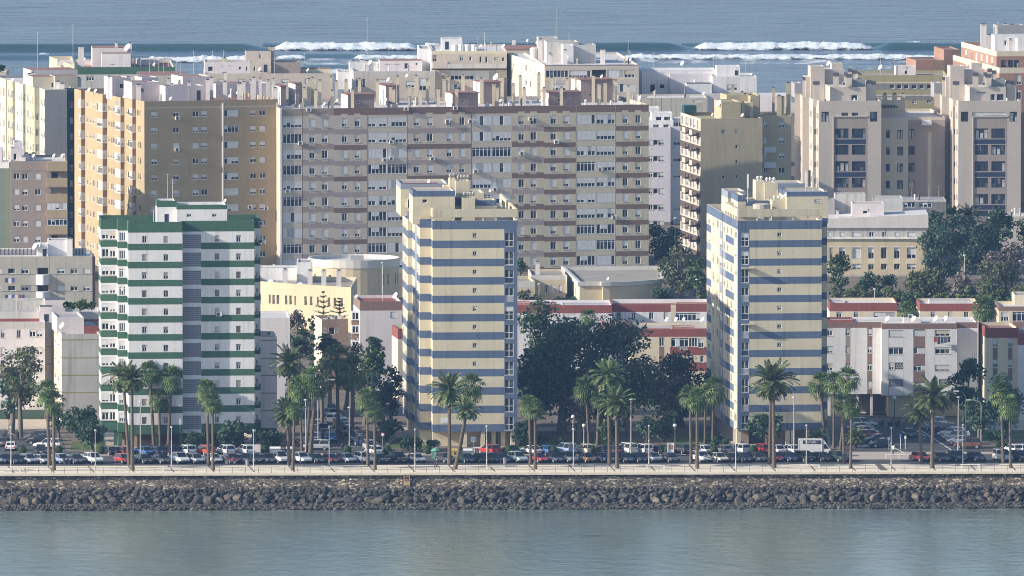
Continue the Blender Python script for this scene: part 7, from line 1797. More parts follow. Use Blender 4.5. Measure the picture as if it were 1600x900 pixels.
T('broadleaf_tree', 'dark undercrown tree behind the silvery tree at the left edge', 18, 678, -14, 56, 566, 646, L_FICUS, dens=1.2)
T('small_tree', 'thin young tree with a pale stem before the left block', 13, 672, 5, 22, 622, 655, L_MID, bark=BARKL, tw=.1)
T('broadleaf_tree', 'dark round tree beside the left foot of the green tower', 128, 690, 98, 156, 630, 678, L_DARK, dens=1.3)
T('broadleaf_tree', 'pale leathery tree before the left foot of the green tower', 145, 706, 118, 168, 654, 702, L_CLUMP, dens=1.1)
T('small_tree', 'crooked small tree under the pierced column', 307, 706, 286, 324, 673, 698, L_CLUMP, tw=.14, bark=BARKL)
T('broadleaf_tree', 'wide leathery tree before the right wing of the green tower', 360, 706, 334, 391, 650, 700, L_CLUMP, dens=1.2)
T('bush', 'dark shrubs between the green tower and the notice board', 420, 703, 398, 442, 668, 702, L_DARK, cat='bush', trunk=False)
T('broadleaf_tree', 'dense dark umbrella shaped tree deep in the side street', 516, 650, 495, 542, 517, 566, L_DARK, dens=1.4)
T('cypress_tree', 'pointed cypress before the white gable house', 585, 640, 572, 599, 519, 566, L_DARK, dens=1.3)
T('pine_tree', 'bright green pine before the white gable house', 584, 660, 562, 604, 536, 600, L_PINE, dens=1.2)
T('broadleaf_tree', 'dark tree against the left flank of the middle blue tower', 610, 680, 588, 630, 572, 650, L_CLUMP, dens=1.2)
T('bare_tree', 'grey green tree below the white gable house', 552, 652, 540, 568, 530, 572, L_GREY, dens=.8)
T('broadleaf_tree', 'olive green tree above the parked cars of the side street', 503, 670, 482, 524, 556, 626, L_OLIVE)
T('broadleaf_tree', 'dark tree filling the bend of the side street', 570, 664, 550, 604, 578, 650, L_FICUS, dens=1.3)
T('broadleaf_tree', 'shaded tree left of the side street behind the clump of palms', 463, 664, 438, 486, 590, 655, L_DARK, dens=1.2)
T('bare_tree', 'thin grey tree before the bowed school front', 464, 618, 446, 481, 484, 524, L_GREY, dens=.9)
T('broadleaf_tree', 'dark low tree under the bowed school front', 466, 622, 448, 490, 516, 560, L_DARK, dens=1.1)
T('cypress_tree', 'tall narrow dark hedge tree beside the brick house', 487, 612, 481.5, 492.5, 494, 585, L_DARK, dens=1.4, depth=1.2)
conifer('tiered monkey puzzle like pine before the bowed school front', 505, 574, 488, 520, 455, 500, L_DARK, 6)
conifer('small bushy conifer right of the tiered pine', 530, 574, 518, 542, 466, 496, L_MID, 6)
T('bush', 'wide dark bush left of the middle blue tower', 640, 706, 616, 662, 677, 704, L_DARK, cat='bush', trunk=False)
T('bush', 'low dark bush under the corner of the middle blue tower', 679, 704, 664, 694, 686, 703, L_DARK, cat='bush', trunk=False)
T('bush', 'shaded bush mass beside the side street no entry sign', 602, 690, 582, 630, 652, 689, L_FICUS, cat='bush', trunk=False)
T('broadleaf_tree', 'tall pale stemmed tree left of the yellow school', 1316, 482, 1291, 1338, 395, 470, L_MID, bark=BARKL, tw=.16)
T('broadleaf_tree', 'dark tree under the windows of the yellow school', 1372, 470, 1338, 1402, 424, 464, L_DARK)
T('bush', 'yellow green bush left before the yellow school', 1341, 486, 1320, 1362, 444, 484, L_LIGHT, cat='bush', trunk=False)
T('bush', 'yellow green bush before the middle of the yellow school', 1395, 486, 1374, 1418, 445, 484, L_LIGHT, cat='bush', trunk=False)
T('bush', 'light green bush touching the right blue tower', 1301, 488, 1290, 1322, 458, 486, L_LIGHT, cat='bush', trunk=False)
T('broadleaf_tree', 'olive tree at the right corner of the yellow school', 1449, 482, 1411, 1488, 412, 478, L_OLIVE, dens=1.2)
T('broadleaf_tree', 'broad dark tree filling the space right of the yellow school', 1506, 440, 1440, 1574, 338, 428, L_FICUS, dens=1.4)
T('broadleaf_tree', 'green tree below the right sand coloured block', 1462, 412, 1445, 1482, 326, 372, L_DARK)
T('broadleaf_tree', 'green rounded tree below the right sand coloured block windows', 1556, 408, 1528, 1592, 326, 372, L_DARK, dens=1.2)
T('broadleaf_tree', 'green tree cut by the right edge beside the pinkish wall house', 1606, 406, 1588, 1630, 330, 392, L_MID)
T('bare_tree', 'grey leafless tree between the two park lamps', 1502, 484, 1482, 1524, 424, 478, L_GREY, dens=.9, bark=BARKL)
T('broadleaf_tree', 'wide olive tree before the right park', 1562, 484, 1516, 1604, 408, 480, L_OLIVE, dens=1.2)
T('bare_tree', 'large brownish half bare tree at the right edge', 1572, 452, 1524, 1612, 372, 440, L_GREY, dens=1.0)
T('bush', 'sunlit bushes along the roofs below the park', 1475, 488, 1440, 1530, 458, 486, L_LIGHT, cat='bush', trunk=False)
T('bush', 'green shrubs along the roofs at the right edge', 1570, 490, 1530, 1604, 462, 488, L_MID, cat='bush', trunk=False)
T('broadleaf_tree', 'glossy dark tree at the right end of the mauve slab', 1038, 418, 1010, 1066, 342, 408, L_DARK, dens=1.2)
T('broadleaf_tree', 'brownish tall tree left of the right blue tower', 1064, 474, 1026, 1094, 384, 470, L_OLIVE, dens=1.1)
T('broadleaf_tree', 'dark green tree touching the right blue tower flank', 1092, 476, 1074, 1116, 398, 474, L_MID, dens=1.1)
T('broadleaf_tree', 'small dark tree between the slab and the middle blue tower', 812, 432, 804, 824, 404, 428, L_DARK)
T('bush', 'shrubs in the school yard beside the middle blue tower', 826, 486, 806, 848, 452, 480, L_OLIVE, cat='bush', trunk=False)
T('bush', 'dark clipped shrub in the school yard', 880, 486, 860, 904, 460, 482, L_DARK, cat='bush', trunk=False)
T('bush', 'bush between the school hall and the brownish tree', 1030, 488, 1012, 1056, 448, 482, L_DARK, cat='bush', trunk=False)
T('bush', 'low green bush under the brownish tree', 1090, 490, 1070, 1108, 466, 486, L_MID, cat='bush', trunk=False)
T('pine_tree', 'dark conifer climbing the right side of the white stilt block', 1510, 676, 1482, 1540, 558, 658, L_DARK, dens=2.0)
T('broadleaf_tree', 'dark dense tree before the right terracotta block', 1572, 690, 1536, 1612, 580, 668, L_FICUS, dens=1.4)
T('broadleaf_tree', 'shaded tree low between the two lamps at the right', 1530, 692, 1500, 1560, 620, 682, L_FICUS, dens=1.3)
T('small_tree', 'round pale green small tree on the right lawn', 1556, 699, 1540, 1578, 671, 692, L_CLUMP, tw=.12, bark=BARKL)
T('bush', 'low yellowish shrub on the right lawn', 1566, 704, 1552, 1580, 688, 703, L_MID, cat='bush', trunk=False)
T('broadleaf_tree', 'shaded tree between the green tower and the gable block', 92, 684, 76, 104, 640, 676, L_FICUS)
T('hedge', 'leafy green hedge on the roof terrace left of the green tower', 128, 643, 101, 156, 467, 486, L_MID, cat='hedge', trunk=False, zbase=at_y(128, 486, G(102, 645)[1] + 8).z, depth=2.5)
T('bush', 'potted bush on the roof at the far left edge', 4, 329, -6, 11, 101, 113, L_DARK, cat='bush', trunk=False, zbase=at_y(4, 113, G(4, 330)[1] + 3).z, depth=2)
for k, (px, x0, x1, y0, y1, m, lb) in enumerate(((1362, 1340, 1386, 452, 484, L_OLIVE, 'olive bush between the two yellow green ones before the school'), (1425, 1406, 1446, 450, 486, L_MID, 'green bush left of the olive tree at the school corner'), (1504, 1478, 1534, 446, 486, L_OLIVE, 'olive bush under the grey leafless park tree'), (1546, 1520, 1574, 440, 486, L_LIGHT, 'yellow green bush under the wide olive tree'), (1592, 1570, 1622, 436, 488, L_OLIVE, 'olive bush at the right edge above the flat roofs'))):
    T('bush', lb, px, 487 if k != 4 else 489, x0, x1, y0, y1, m, cat='bush', trunk=False)
T('broadleaf_tree', 'dark tree between the broad park tree and the pinkish wall house', 1548, 420, 1520, 1592, 352, 412, L_DARK, dens=1.2)
T('broadleaf_tree', 'shaded tree at the back of the park beside the yellow school wall', 1462, 446, 1442, 1500, 380, 440, L_FICUS, dens=1.2)
T('broadleaf_tree', 'shaded tree against the lined pale block at the side street', 445, 676, 430, 470, 612, 672, L_FICUS, dens=1.2)
T('broadleaf_tree', 'dark tree over the slanted row of parked cars', 598, 676, 574, 624, 600, 664, L_DARK, dens=1.2)
T('broadleaf_tree', 'dark tree hiding the foot of the brick house', 540, 640, 520, 570, 556, 626, L_FICUS, dens=1.2)
# clipped balls on the paved strip between the rows of cars
def ball_mesh(seed):
    r = random.Random(seed); mb = MB()
    for i in range(620):
        v = rvec(r); leaf(mb, v * (.93 + .1 * r.random()) + Vector((0, 0, .0)), (v + rvec(r) * .45).normalized(), .17, L_BOX, .8, r)
    mb.lathe((0, 0, 0), [(.1, -.86), (.6, -.7), (.86, -.3), (.88, .1), (.68, .55), (.1, .86)], plain('ball_core', (.015, .03, .01), .9), 10)
    return mb.mesh('clipped_ball')
BM = [ball_mesh(1), ball_mesh(2)]
BLAB = ['left edge near the white hatchback', 'second from the left edge before the twin fan palms', 'left of the parked red car', 'under the pierced column', 'before the wide leathery tree', 'beside the small notice board', 'at the mouth of the side street', 'right of the side street mouth', 'beside the green recycling bin', 'right of the middle blue tower', 'before the two small round trees', 'left of the tallest date palm', 'beside the white ticket kiosk', 'left of the right blue tower', 'before the round leathery tree']
for px, lb in zip((34.7, 91.5, 158, 284, 351, 414, 543, 605.5, 668, 795.5, 865, 925.5, 1043.5, 1115.5, 1177.5), BLAB):
    p = at_z(px, 709.5, .13); o = bpy.data.objects.new('clipped_bush', vr.choice(BM)); COL.objects.link(o); o.location = (p.x, p.y, .13 + .66); o.scale = (.68, .68, .78); o.rotation_euler = (0, 0, vr.uniform(0, 6))
    tag(o, 'clipped green ball bush, ' + lb, 'bush', 'clipped ball bushes between the car rows')
# ------------------------------------------------------------------ parked cars
def paint(name, c, metal=.25, rough=.32):
    if name in MATS: return MATS[name]
    m, nt, b = _bsdf(name); b.inputs['Base Color'].default_value = rgba(c); b.inputs['Roughness'].default_value = rough; b.inputs['Metallic'].default_value = metal * .4
    b.inputs['Coat Weight'].default_value = .5; b.inputs['Coat Roughness'].default_value = .08; MATS[name] = m; return m
PAINTS = {'white': (.72, .72, .72), 'cream': (.62, .58, .47), 'silver': (.42, .43, .45), 'grey': (.20, .21, .22), 'dark grey': (.075, .08, .085), 'black': (.02, .02, .022), 'dark blue': (.025, .04, .09), 'blue': (.05, .16, .42), 'light blue': (.28, .36, .50),
          'red': (.42, .035, .03), 'dark red': (.17, .02, .025), 'dark green': (.025, .05, .045), 'pale green': (.42, .50, .48), 'bronze': (.30, .16, .07), 'brown': (.22, .09, .055), 'orange red': (.50, .09, .04), 'lavender': (.36, .37, .44)}
PM = {k: paint('car_paint_' + k.replace(' ', '_'), v) for k, v in PAINTS.items()}
CGL = plain('car_glass', (.02, .025, .03), .06, spec=.8); TRIM = plain('car_trim_black', (.02, .02, .02), .6); TYRE = plain('tyre_rubber', (.02, .02, .02), .85); RIM_M = plain('wheel_alloy', (.50, .50, .51), .35, .5)
HEAD = plain('headlight_glass', (.65, .67, .68), .15); TAIL = plain('tail_light_red', (.35, .02, .02), .25); PLATE = plain('number_plate', (.7, .7, .68), .5)
# kind: length, width, [ (x along the length from the tail, belt height) ], bonnet height, cabin feet and roof ends, roof height
KIND = {'hatchback': (3.95, 1.74, .86, .92, (.10, 2.95), (.42, 2.15), 1.47), 'sedan': (4.45, 1.78, .84, .90, (.62, 3.40), (1.20, 2.55), 1.44), 'suv': (4.40, 1.84, .98, 1.02, (.08, 3.20), (.38, 2.45), 1.66),
        'minivan': (4.30, 1.80, .96, 1.0, (.05, 3.45), (.25, 2.45), 1.66), 'van': (4.40, 1.82, 1.05, 1.06, (.03, 3.50), (.10, 2.60), 1.84)}
def car_parts(kind):
    L, W, belt, hood, (cr0, cf0), (cr1, cf1), H = KIND[kind]; hw = W / 2; X = lambda x: x - L / 2
    mb = MB(); P = 'PAINT'
    pm = PM['white']
    st = [(0, .86, .42, belt - .16), (.10, .95, .28, belt - .03), (.5, 1.0, .22, belt), (L * .5, 1.0, .20, belt), (cf0, 1.0, .22, belt), (L - .55, .97, .24, hood - .08), (L - .15, .90, .27, hood - .22), (L, .78, .38, hood - .34)]
    rings = []
    for x, k, zb, zt in st:
        w = hw * k; rings.append([(X(x), -w * .93, zb), (X(x), -w, zb + .18), (X(x), -w, zt - .16), (X(x), -w * .9, zt), (X(x), w * .9, zt), (X(x), w, zt - .16), (X(x), w, zb + .18), (X(x), w * .93, zb)])
    for a, b in zip(rings, rings[1:]):
        for i in range(8):
            j = (i + 1) % 8; mb.quad(a[i], b[i], b[j], a[j], TRIM if i in (0, 6, 7) else pm)
    mb.poly(rings[0], pm); mb.poly(list(reversed(rings[-1])), pm)
    # greenhouse
    bz = belt - .02; wb, wr = hw * .90, hw * .72
    c = {'rb': [(X(cr0), s * wb, bz) for s in (-1, 1)], 'fb': [(X(cf0), s * wb, bz) for s in (-1, 1)], 'rt': [(X(cr1), s * wr, H - .05) for s in (-1, 1)], 'ft': [(X(cf1), s * wr, H - .03) for s in (-1, 1)]}
    mid = [(X((cr1 + cf1) / 2), s * wr, H) for s in (-1, 1)]
    mb.quad(c['rb'][0], c['fb'][0], c['ft'][0], c['rt'][0], pm); mb.quad(c['fb'][1], c['rb'][1], c['rt'][1], c['ft'][1], pm)
    mb.quad(c['fb'][0], c['fb'][1], c['ft'][1], c['ft'][0], pm); mb.quad(c['rb'][1], c['rb'][0], c['rt'][0], c['rt'][1], pm)
    mb.quad(c['rt'][0], mid[0], mid[1], c['rt'][1], pm); mb.quad(mid[0], c['ft'][0], c['ft'][1], mid[1], pm)
    mb.tri(c['rt'][0], c['ft'][0], mid[0], pm); mb.tri(c['ft'][1], c['rt'][1], mid[1], pm)
    mb.box(X(L) - .02, X(L) + .015, -hw * .28, hw * .28, .46, .57, PLATE); mb.box(X(0) - .015, X(0) + .02, -hw * .28, hw * .28, .62, .73, PLATE)
    mb.box(X(L) - .04, X(L) + .006, -hw * .55, hw * .55, .36, .45, TRIM)
    for s in (-1, 1): mb.box(X(cf0) - .35, X(cf0) - .18, s * hw * 1.0 - .09, s * hw * 1.0 + .09, belt + .02, belt + .17, pm)
    body = mb.mesh('car_body')
    g = MB()
    def pane(a, b, cc, d, m=.09, mz=.12, off=.014):
        a, b, cc, d = map(Vector, (a, b, cc, d)); n = (b - a).cross(d - a).normalized() * off
        def q(s, t): return tuple((a * (1 - s) + b * s) * (1 - t) + (d * (1 - s) + cc * s) * t + n)
        g.quad(q(m, mz), q(1 - m, mz), q(1 - m, 1 - mz * .7), q(m, 1 - mz * .7), CGL)
    pane(c['fb'][0], c['fb'][1], c['ft'][1], c['ft'][0], .05, .06); pane(c['rb'][1], c['rb'][0], c['rt'][0], c['rt'][1], .08, .2 if kind != 'sedan' else .08)
    for s in (0, 1):
        A, B, Cc, D = (c['rb'][0], c['fb'][0], c['ft'][0], c['rt'][0]) if s == 0 else (c['fb'][1], c['rb'][1], c['rt'][1], c['ft'][1])
        ab = tuple((Vector(A) + Vector(B)) / 2); dc = tuple((Vector(D) + Vector(Cc)) / 2)
        pane(A, ab, dc, D, .05, .10); pane(ab, B, Cc, dc, .04, .10)
    glass = g.mesh('car_glazing')
    w = MB(); r = .325
    for y0, y1, rr, mt in ((-.11, .11, r, TYRE), (-.118, .118, r * .66, RIM_M)):
        n = 14; a = [(rr * math.cos(6.283 * i / n), y0, rr * math.sin(6.283 * i / n)) for i in range(n)]; b2 = [(p[0], y1, p[2]) for p in a]
        for i in range(n): w.quad(a[i], a[(i + 1) % n], b2[(i + 1) % n], b2[i], mt)
        w.poly(a[::-1], mt); w.poly(b2, mt)
    wheel = w.mesh('car_wheel')
    h = MB(); h.box(-.10, .03, -.17, .17, 0, .13, HEAD); head = h.mesh('headlight')
    t = MB(); t.box(-.02, .06, -.11, .11, 0, .26 if kind != 'sedan' else .15, TAIL); tail = t.mesh('tail_light')
    return dict(L=L, W=W, hood=hood, belt=belt, body=body, glass=glass, wheel=wheel, head=head, tail=tail, r=r, X=X)
CP = {k: car_parts(k) for k in KIND}
NAME = {'hatchback': 'parked_hatchback', 'sedan': 'parked_sedan', 'suv': 'parked_suv', 'minivan': 'parked_minivan', 'van': 'parked_van'}
PROTO = {}
def car(kind, colour, x, y, rz, label, group, z=.01):
    c = CP[kind]
    if kind not in PROTO:
        root = thing(NAME[kind], label, 'car'); X = c['X']; L, hw = c['L'], c['W'] / 2
        child('body', c['body'], root); child('glazing', c['glass'], root)
        for wx in (.78, L - .82):
            for s in (-1, 1): child('wheel', c['wheel'], root, (X(wx), s * (hw - .105), c['r']))
        for s in (-1, 1):
            child('headlight', c['head'], root, (X(L) - .10, s * hw * .62, c['hood'] - .40), -s * .0); child('tail_light', c['tail'], root, (X(0) - .01, s * hw * .74, c['belt'] - .32))
        PROTO[kind] = root; o = root
    else: o = copy_tree(PROTO[kind])
    o.location = (x, y, z); o.rotation_euler = (0, 0, rz); tag(o, label, 'car', group)
    for ch in o.children:
        if ch.name.split('.')[0] == 'body':
            sl = ch.material_slots
            for q in sl:
                if q.material.name.startswith('car_paint'): q.link = 'OBJECT'; q.material = PM[colour]
    return o
ORD = ['first', 'second', 'third', 'fourth', 'fifth', 'sixth', 'seventh', 'eighth', 'ninth', 'tenth']
LM = [(-40, 'the left edge'), (88, 'the twin fan palms'), (207.5, 'the paired date palms'), (334, 'the screen column palms'), (458, 'the side street palms'), (587, 'the palms past the street'), (714, 'the leaning palm'), (836, 'the palms past the middle tower'), (965, 'the low date palm'), (1091, 'the palms before the right tower'), (1210, 'the great date palm'), (1330, 'the car park entrance palms'), (1457, 'the large date palm'), (1580, 'the last palm')]
cr = random.Random(5); cntr = {}
def row_label(colour, kind, px, row):
    i = max(k for k, q in enumerate(LM) if q[0] <= px); key = (row, i); cntr[key] = cntr.get(key, -1) + 1
    return '%s %s, %s %s-row car right of %s' % (colour, kind.replace('suv', 'off-roader'), ORD[cntr[key]], row, LM[i][1])
FR = [(-7, 'silver', 'hatchback'), (7, 'dark blue', 'hatchback'), (23, 'black', 'sedan'), (45, 'lavender', 'hatchback'), (66, 'silver', 'sedan'), (96, 'light blue', 'hatchback'), (118, 'dark grey', 'sedan'), (146, 'white', 'suv'), (193, 'red', 'hatchback'), (225, 'black', 'sedan'), (252, 'dark grey', 'sedan'), (281, 'white', 'suv'), (305, 'silver', 'sedan'), (334, 'white', 'hatchback'), (361, 'dark red', 'sedan'), (382, 'dark blue', 'hatchback'), (397, 'dark grey', 'sedan'), (417, 'dark grey', 'hatchback'), (437, 'white', 'van'), (471, 'white', 'suv'), (493, 'dark green', 'sedan'), (516, 'dark red', 'sedan'), (542, 'lavender', 'hatchback'), (569, 'white', 'suv'), (594, 'dark green', 'sedan'), (622, 'black', 'suv'), (650, 'silver', 'sedan'), (696, 'dark grey', 'hatchback'), (728, 'dark green', 'sedan'), (751, 'black', 'sedan'), (767, 'dark green', 'hatchback'), (783, 'dark blue', 'sedan'), (809, 'pale green', 'suv'), (841, 'red', 'sedan'), (866, 'dark grey', 'sedan'), (888, 'grey', 'suv'), (917, 'bronze', 'sedan'), (942, 'dark blue', 'hatchback'), (957, 'black', 'hatchback'), (975, 'dark grey', 'sedan'), (997, 'black', 'sedan'), (1021, 'lavender', 'hatchback'), (1046, 'dark grey', 'sedan'), (1096, 'white', 'suv'), (1123, 'cream', 'sedan'), (1144, 'black', 'hatchback'), (1161, 'dark blue', 'sedan'), (1184, 'dark grey', 'hatchback'), (1211, 'dark red', 'hatchback'), (1233, 'dark blue', 'hatchback'), (1258, 'black', 'suv'), (1285, 'black', 'hatchback'), (1311, 'dark green', 'suv'), (1439, 'red', 'hatchback'), (1470, 'dark green', 'sedan'), (1496, 'dark blue', 'suv'), (1525, 'black', 'hatchback'), (1567, 'silver', 'van'), (1594, 'black', 'suv')]
for px, col, kd in FR:
    p = at_z(px, 726.2 - .0023 * px - 2.3, .01); car(kd, col, p.x, p.y, R(-64 + cr.uniform(-3, 3)), row_label(col, kd, px, 'front'), 'cars parked in the front row along the kerb')
BK = [(172, 'black', 'sedan'), (191, 'dark red', 'hatchback'), (224, 'blue', 'sedan'), (246, 'dark blue', 'hatchback'), (264, 'black', 'suv'), (291, 'white', 'suv'), (320, 'orange red', 'minivan'), (353, 'white', 'minivan'), (384, 'white', 'suv'), (765, 'red', 'suv'), (798, 'black', 'sedan'), (830, 'white', 'sedan'), (853, 'blue', 'hatchback'), (884, 'light blue', 'van'), (915, 'cream', 'suv'), (941, 'dark green', 'hatchback'), (957, 'dark grey', 'hatchback'), (979, 'white', 'van'), (1005, 'white', 'minivan'), (1030, 'black', 'hatchback'), (1065, 'dark grey', 'suv'), (1099, 'white', 'sedan'), (1130, 'grey', 'hatchback'), (1156, 'white', 'suv'), (1190, 'red', 'suv'), (1213, 'white', 'sedan'), (1236, 'white', 'sedan'), (1594, 'white', 'hatchback'), (584, 'white', 'hatchback')]
for px, col, kd in sorted(BK):
    p = at_z(px, 711.5 - .0023 * px, .01); car(kd, col, p.x, p.y, R(118 + cr.uniform(-4, 4)), row_label(col, kd, px, 'rear'), 'cars parked in the rear row behind the median')
# scattered cars: pixel of the middle of the car on the ground, colour, kind, heading (0 = nose to the right, 90 = away), label
SC = [(18, 703.5, 'white', 'hatchback', 86, 'white hatchback with its tail to the bay in the left car park'), (64, 709.5, 'black', 'hatchback', -88, 'black hatchback nosing out of the left car park'), (6, 697, 'dark grey', 'sedan', 80, 'dark grey sedan left of the white hatchback in the left car park'),
      (74, 701, 'white', 'suv', 172, 'white off-roader side on before the twin fan palms'), (63, 694.5, 'black', 'suv', 174, 'black off-roader side on behind the white one'), (60, 688.5, 'dark grey', 'minivan', 175, 'dark minivan side on, deepest of the three at the left car park'),
      (494, 703, 'silver', 'minivan', 176, 'silver minivan side on at the mouth of the side street'), (489, 697, 'lavender', 'sedan', 172, 'pale sedan just behind the silver minivan'), (480, 691, 'white', 'suv', 174, 'white off-roader behind the pale sedan at the side street'), (516, 690, 'blue', 'suv', 96, 'blue off-roader seen from behind in the side street'), (508, 683, 'dark grey', 'hatchback', 98, 'dark hatchback ahead of the blue one in the side street'), (503, 676, 'black', 'suv', 100, 'black off-roader half hidden up the side street'), (496, 669, 'grey', 'sedan', 100, 'grey sedan beside the tree trunks up the side street'),
      (525, 661, 'white', 'suv', 62, 'white off-roader turning at the top of the side street'), (516, 651, 'lavender', 'sedan', 112, 'pale sedan beyond the white one at the top of the street'), (512, 644, 'dark grey', 'hatchback', 112, 'dark hatchback farthest up the side street'),
      (580, 704, 'silver', 'suv', -74, 'silver nosed car, nearest of the slanted street row'), (570, 697, 'dark blue', 'suv', -60, 'dark blue car, second of the slanted street row'), (563, 691.5, 'silver', 'sedan', -60, 'silver sedan, third of the slanted street row'), (558, 686.5, 'dark grey', 'hatchback', -60, 'dark grey hatchback, fourth of the slanted street row'), (552, 682, 'grey', 'suv', -60, 'grey car, fifth of the slanted street row'), (546, 677.5, 'black', 'hatchback', -60, 'black hatchback, sixth of the slanted street row'), (541, 673, 'dark blue', 'sedan', -60, 'dark sedan, seventh of the slanted street row'), (535, 669, 'black', 'hatchback', -60, 'small black car at the far end of the slanted street row'),
      (1349, 668, 'white', 'minivan', 12, 'white minivan at the back of the left bank of the right car park'), (1345, 674, 'silver', 'sedan', 15, 'silver sedan behind the white car with a red neighbour'), (1353, 679.5, 'white', 'hatchback', 15, 'white hatchback tucked behind the red one in the right car park'), (1361, 685, 'orange red', 'hatchback', 18, 'orange red hatchback in the left bank of the right car park'), (1371, 692, 'dark blue', 'sedan', 198, 'dark blue sedan behind the nearest one in the right car park'), (1376, 699, 'dark blue', 'hatchback', 198, 'dark blue hatchback nearest the exit of the right car park'),
      (1420, 683, 'dark green', 'sedan', -82, 'dark sedan driving out through the middle of the right car park'),
      (1457, 667, 'white', 'suv', 165, 'white off-roader deepest in the right bank of the car park'), (1464, 672, 'silver', 'sedan', 163, 'silver sedan in the right bank behind the lamp'), (1474, 676.5, 'dark grey', 'suv', 163, 'dark grey off-roader in the right bank of the car park'), (1487, 683, 'white', 'suv', 163, 'white off-roader in front of the dark one in the right bank'), (1494, 688.5, 'silver', 'minivan', 165, 'silver minivan in the right bank before the brown car'), (1502, 694, 'white', 'sedan', 166, 'white sedan hidden behind the brown car'), (1512, 700.5, 'brown', 'suv', 178, 'brown off-roader side on at the car park exit'),
      (1354, 634, 'red', 'hatchback', 8, 'red hatchback in the shade under the white stilt block'), (1344, 640, 'black', 'sedan', 12, 'black sedan under the white stilt block'), (1371, 640, 'dark blue', 'suv', 10, 'dark off-roader under the stilt block beside the black sedan'),
      (1583, 708, 'white', 'hatchback', 118, 'white hatchback cut off at the right behind the silver van')]
for px, py, col, kd, hd, lb in SC:
    p = at_z(px, py, .02); car(kd, col, p.x, p.y, R(hd), lb, 'cars in the side street and the car parks', .02)

# ------------------------------------------------------------------ box truck
def truck():
    p = at_z(1247, 713.2, .01); s = F_PX / (p.y + CAMD); t = thing('box_truck', 'white box truck with a dark lettered band behind the parked cars', 'truck', (p.x, p.y, .01), R(-2))
    W = lambda px: (px - 1247) / s
    L = W(1285); wh = PM['white']; mb = MB(); mb.box(0, L, -1.05, 1.05, .75, 2.72, plain('truck_box_white', (.62, .60, .60), .5, var=.08)); 
    for x in (0, L - .12): mb.box(x, x + .12, -1.09, 1.09, .7, 2.76, wh)
    mb.box(.12, L - .12, -1.09, 1.09, 2.68, 2.76, wh); mb.box(.2, L, -.9, .9, .45, .74, TRIM)
    o = mb.mesh('truck_box'); child('cargo_box', o, t)
    mb = MB(); mb.box(W(1254.5), L - .15, -1.075, -1.053, 2.05, 2.6, plain('truck_band_navy', (.03, .035, .07), .5)); child('lettering_band', mb.mesh('band'), t)
    cu = bpy.data.curves.new('lettering', 'FONT'); cu.body = 'Tornello'; cu.size = .52; cu.shear = .3; cu.extrude = .004; cu.materials.append(WFRAME); tmp = bpy.data.objects.new('lettering_curve', cu); COL.objects.link(tmp); fm = bpy.data.meshes.new_from_object(tmp.evaluated_get(bpy.context.evaluated_depsgraph_get())); bpy.data.objects.remove(tmp); fo = bpy.data.objects.new('lettering', fm); COL.objects.link(fo); fo.parent = t
    fo.location = (W(1257), -1.085, 2.18); fo.rotation_euler = (math.pi / 2, 0, 0)
    mb = MB(); x1 = L + .05
    pr = [(x1, .45), (W(1299), .45), (W(1299.5), 1.0), (W(1297), 1.25), (W(1288), 2.5), (x1, 2.6)]
    for i in range(6): a, b = pr[i], pr[(i + 1) % 6]; mb.quad((a[0], -.98, a[1]), (a[0], .98, a[1]), (b[0], .98, b[1]), (b[0], -.98, b[1]), wh)
    mb.poly([(q[0], -.98, q[1]) for q in pr], wh); mb.poly([(q[0], .98, q[1]) for q in reversed(pr)], wh); child('cab', mb.mesh('cab'), t)
    mb = MB(); q = [(W(1287.2), 1.3), (W(1295.5), 1.3), (W(1290.5), 2.0), (W(1287.2), 2.05)]; mb.poly([(a[0], -.992, a[1]) for a in q], CGL); c0, c1 = pr[3], pr[4]
    mb.quad((c0[0] + .01, -.85, c0[1] + .1), (c0[0] + .01, .85, c0[1] + .1), (c1[0] + .02, .85, c1[1] - .1), (c1[0] + .02, -.85, c1[1] - .1), CGL); child('glazing', mb.mesh('cab_glazing'), t)
    for x in (.8, W(1294)):
        for y in (-.85, .85): child('wheel', CP['van']['wheel'], t, (x, y, .36), 0, (1.12, 1.2, 1.12))
truck()

# ------------------------------------------------------------------ scooters
def scooter_mesh(c):
    mb = MB(); m = plain('scooter_%s' % c, {'black': (.03, .03, .035), 'blue': (.03, .06, .14), 'grey': (.2, .2, .21)}[c], .4)
    n = 12
    for x in (-.62, .62):
        a = [(x + .24 * math.cos(6.283 * i / n), -.06, .24 + .24 * math.sin(6.283 * i / n)) for i in range(n)]; b = [(q[0], .06, q[2]) for q in a]
        for i in range(n): mb.quad(a[i], a[(i + 1) % n], b[(i + 1) % n], b[i], TYRE)
        mb.poly(a[::-1], RIM_M); mb.poly(b, RIM_M)
    mb.prism([(-.85, -.16), (-.1, -.18), (-.1, .18), (-.85, .16)], .35, .68, m); mb.prism([(-.8, -.14), (.0, -.15), (.0, .15), (-.8, .14)], .68, .80, TRIM)
    mb.prism([(-.1, -.14), (.4, -.14), (.4, .14), (-.1, .14)], .24, .34, m); mb.prism([(.36, -.2), (.5, -.16), (.5, .16), (.36, .2)], .3, .95, m)
    mb.tube((.62, 0, .3), (.38, 0, 1.05), .04, .04, STEEL, 6); mb.tube((.36, -.33, 1.03), (.36, .33, 1.03), .025, .025, TRIM, 5); mb.box(.42, .58, -.09, .09, .85, 1.02, HEAD)
    mb.prism([(.44, -.16), (.47, -.16), (.47, .16), (.44, .16)], 1.03, 1.32, CGL); mb.box(-.98, -.66, -.17, .17, .82, 1.1, m)
    return mb.mesh('scooter')
SCM = {c: scooter_mesh(c) for c in ('black', 'blue', 'grey')}
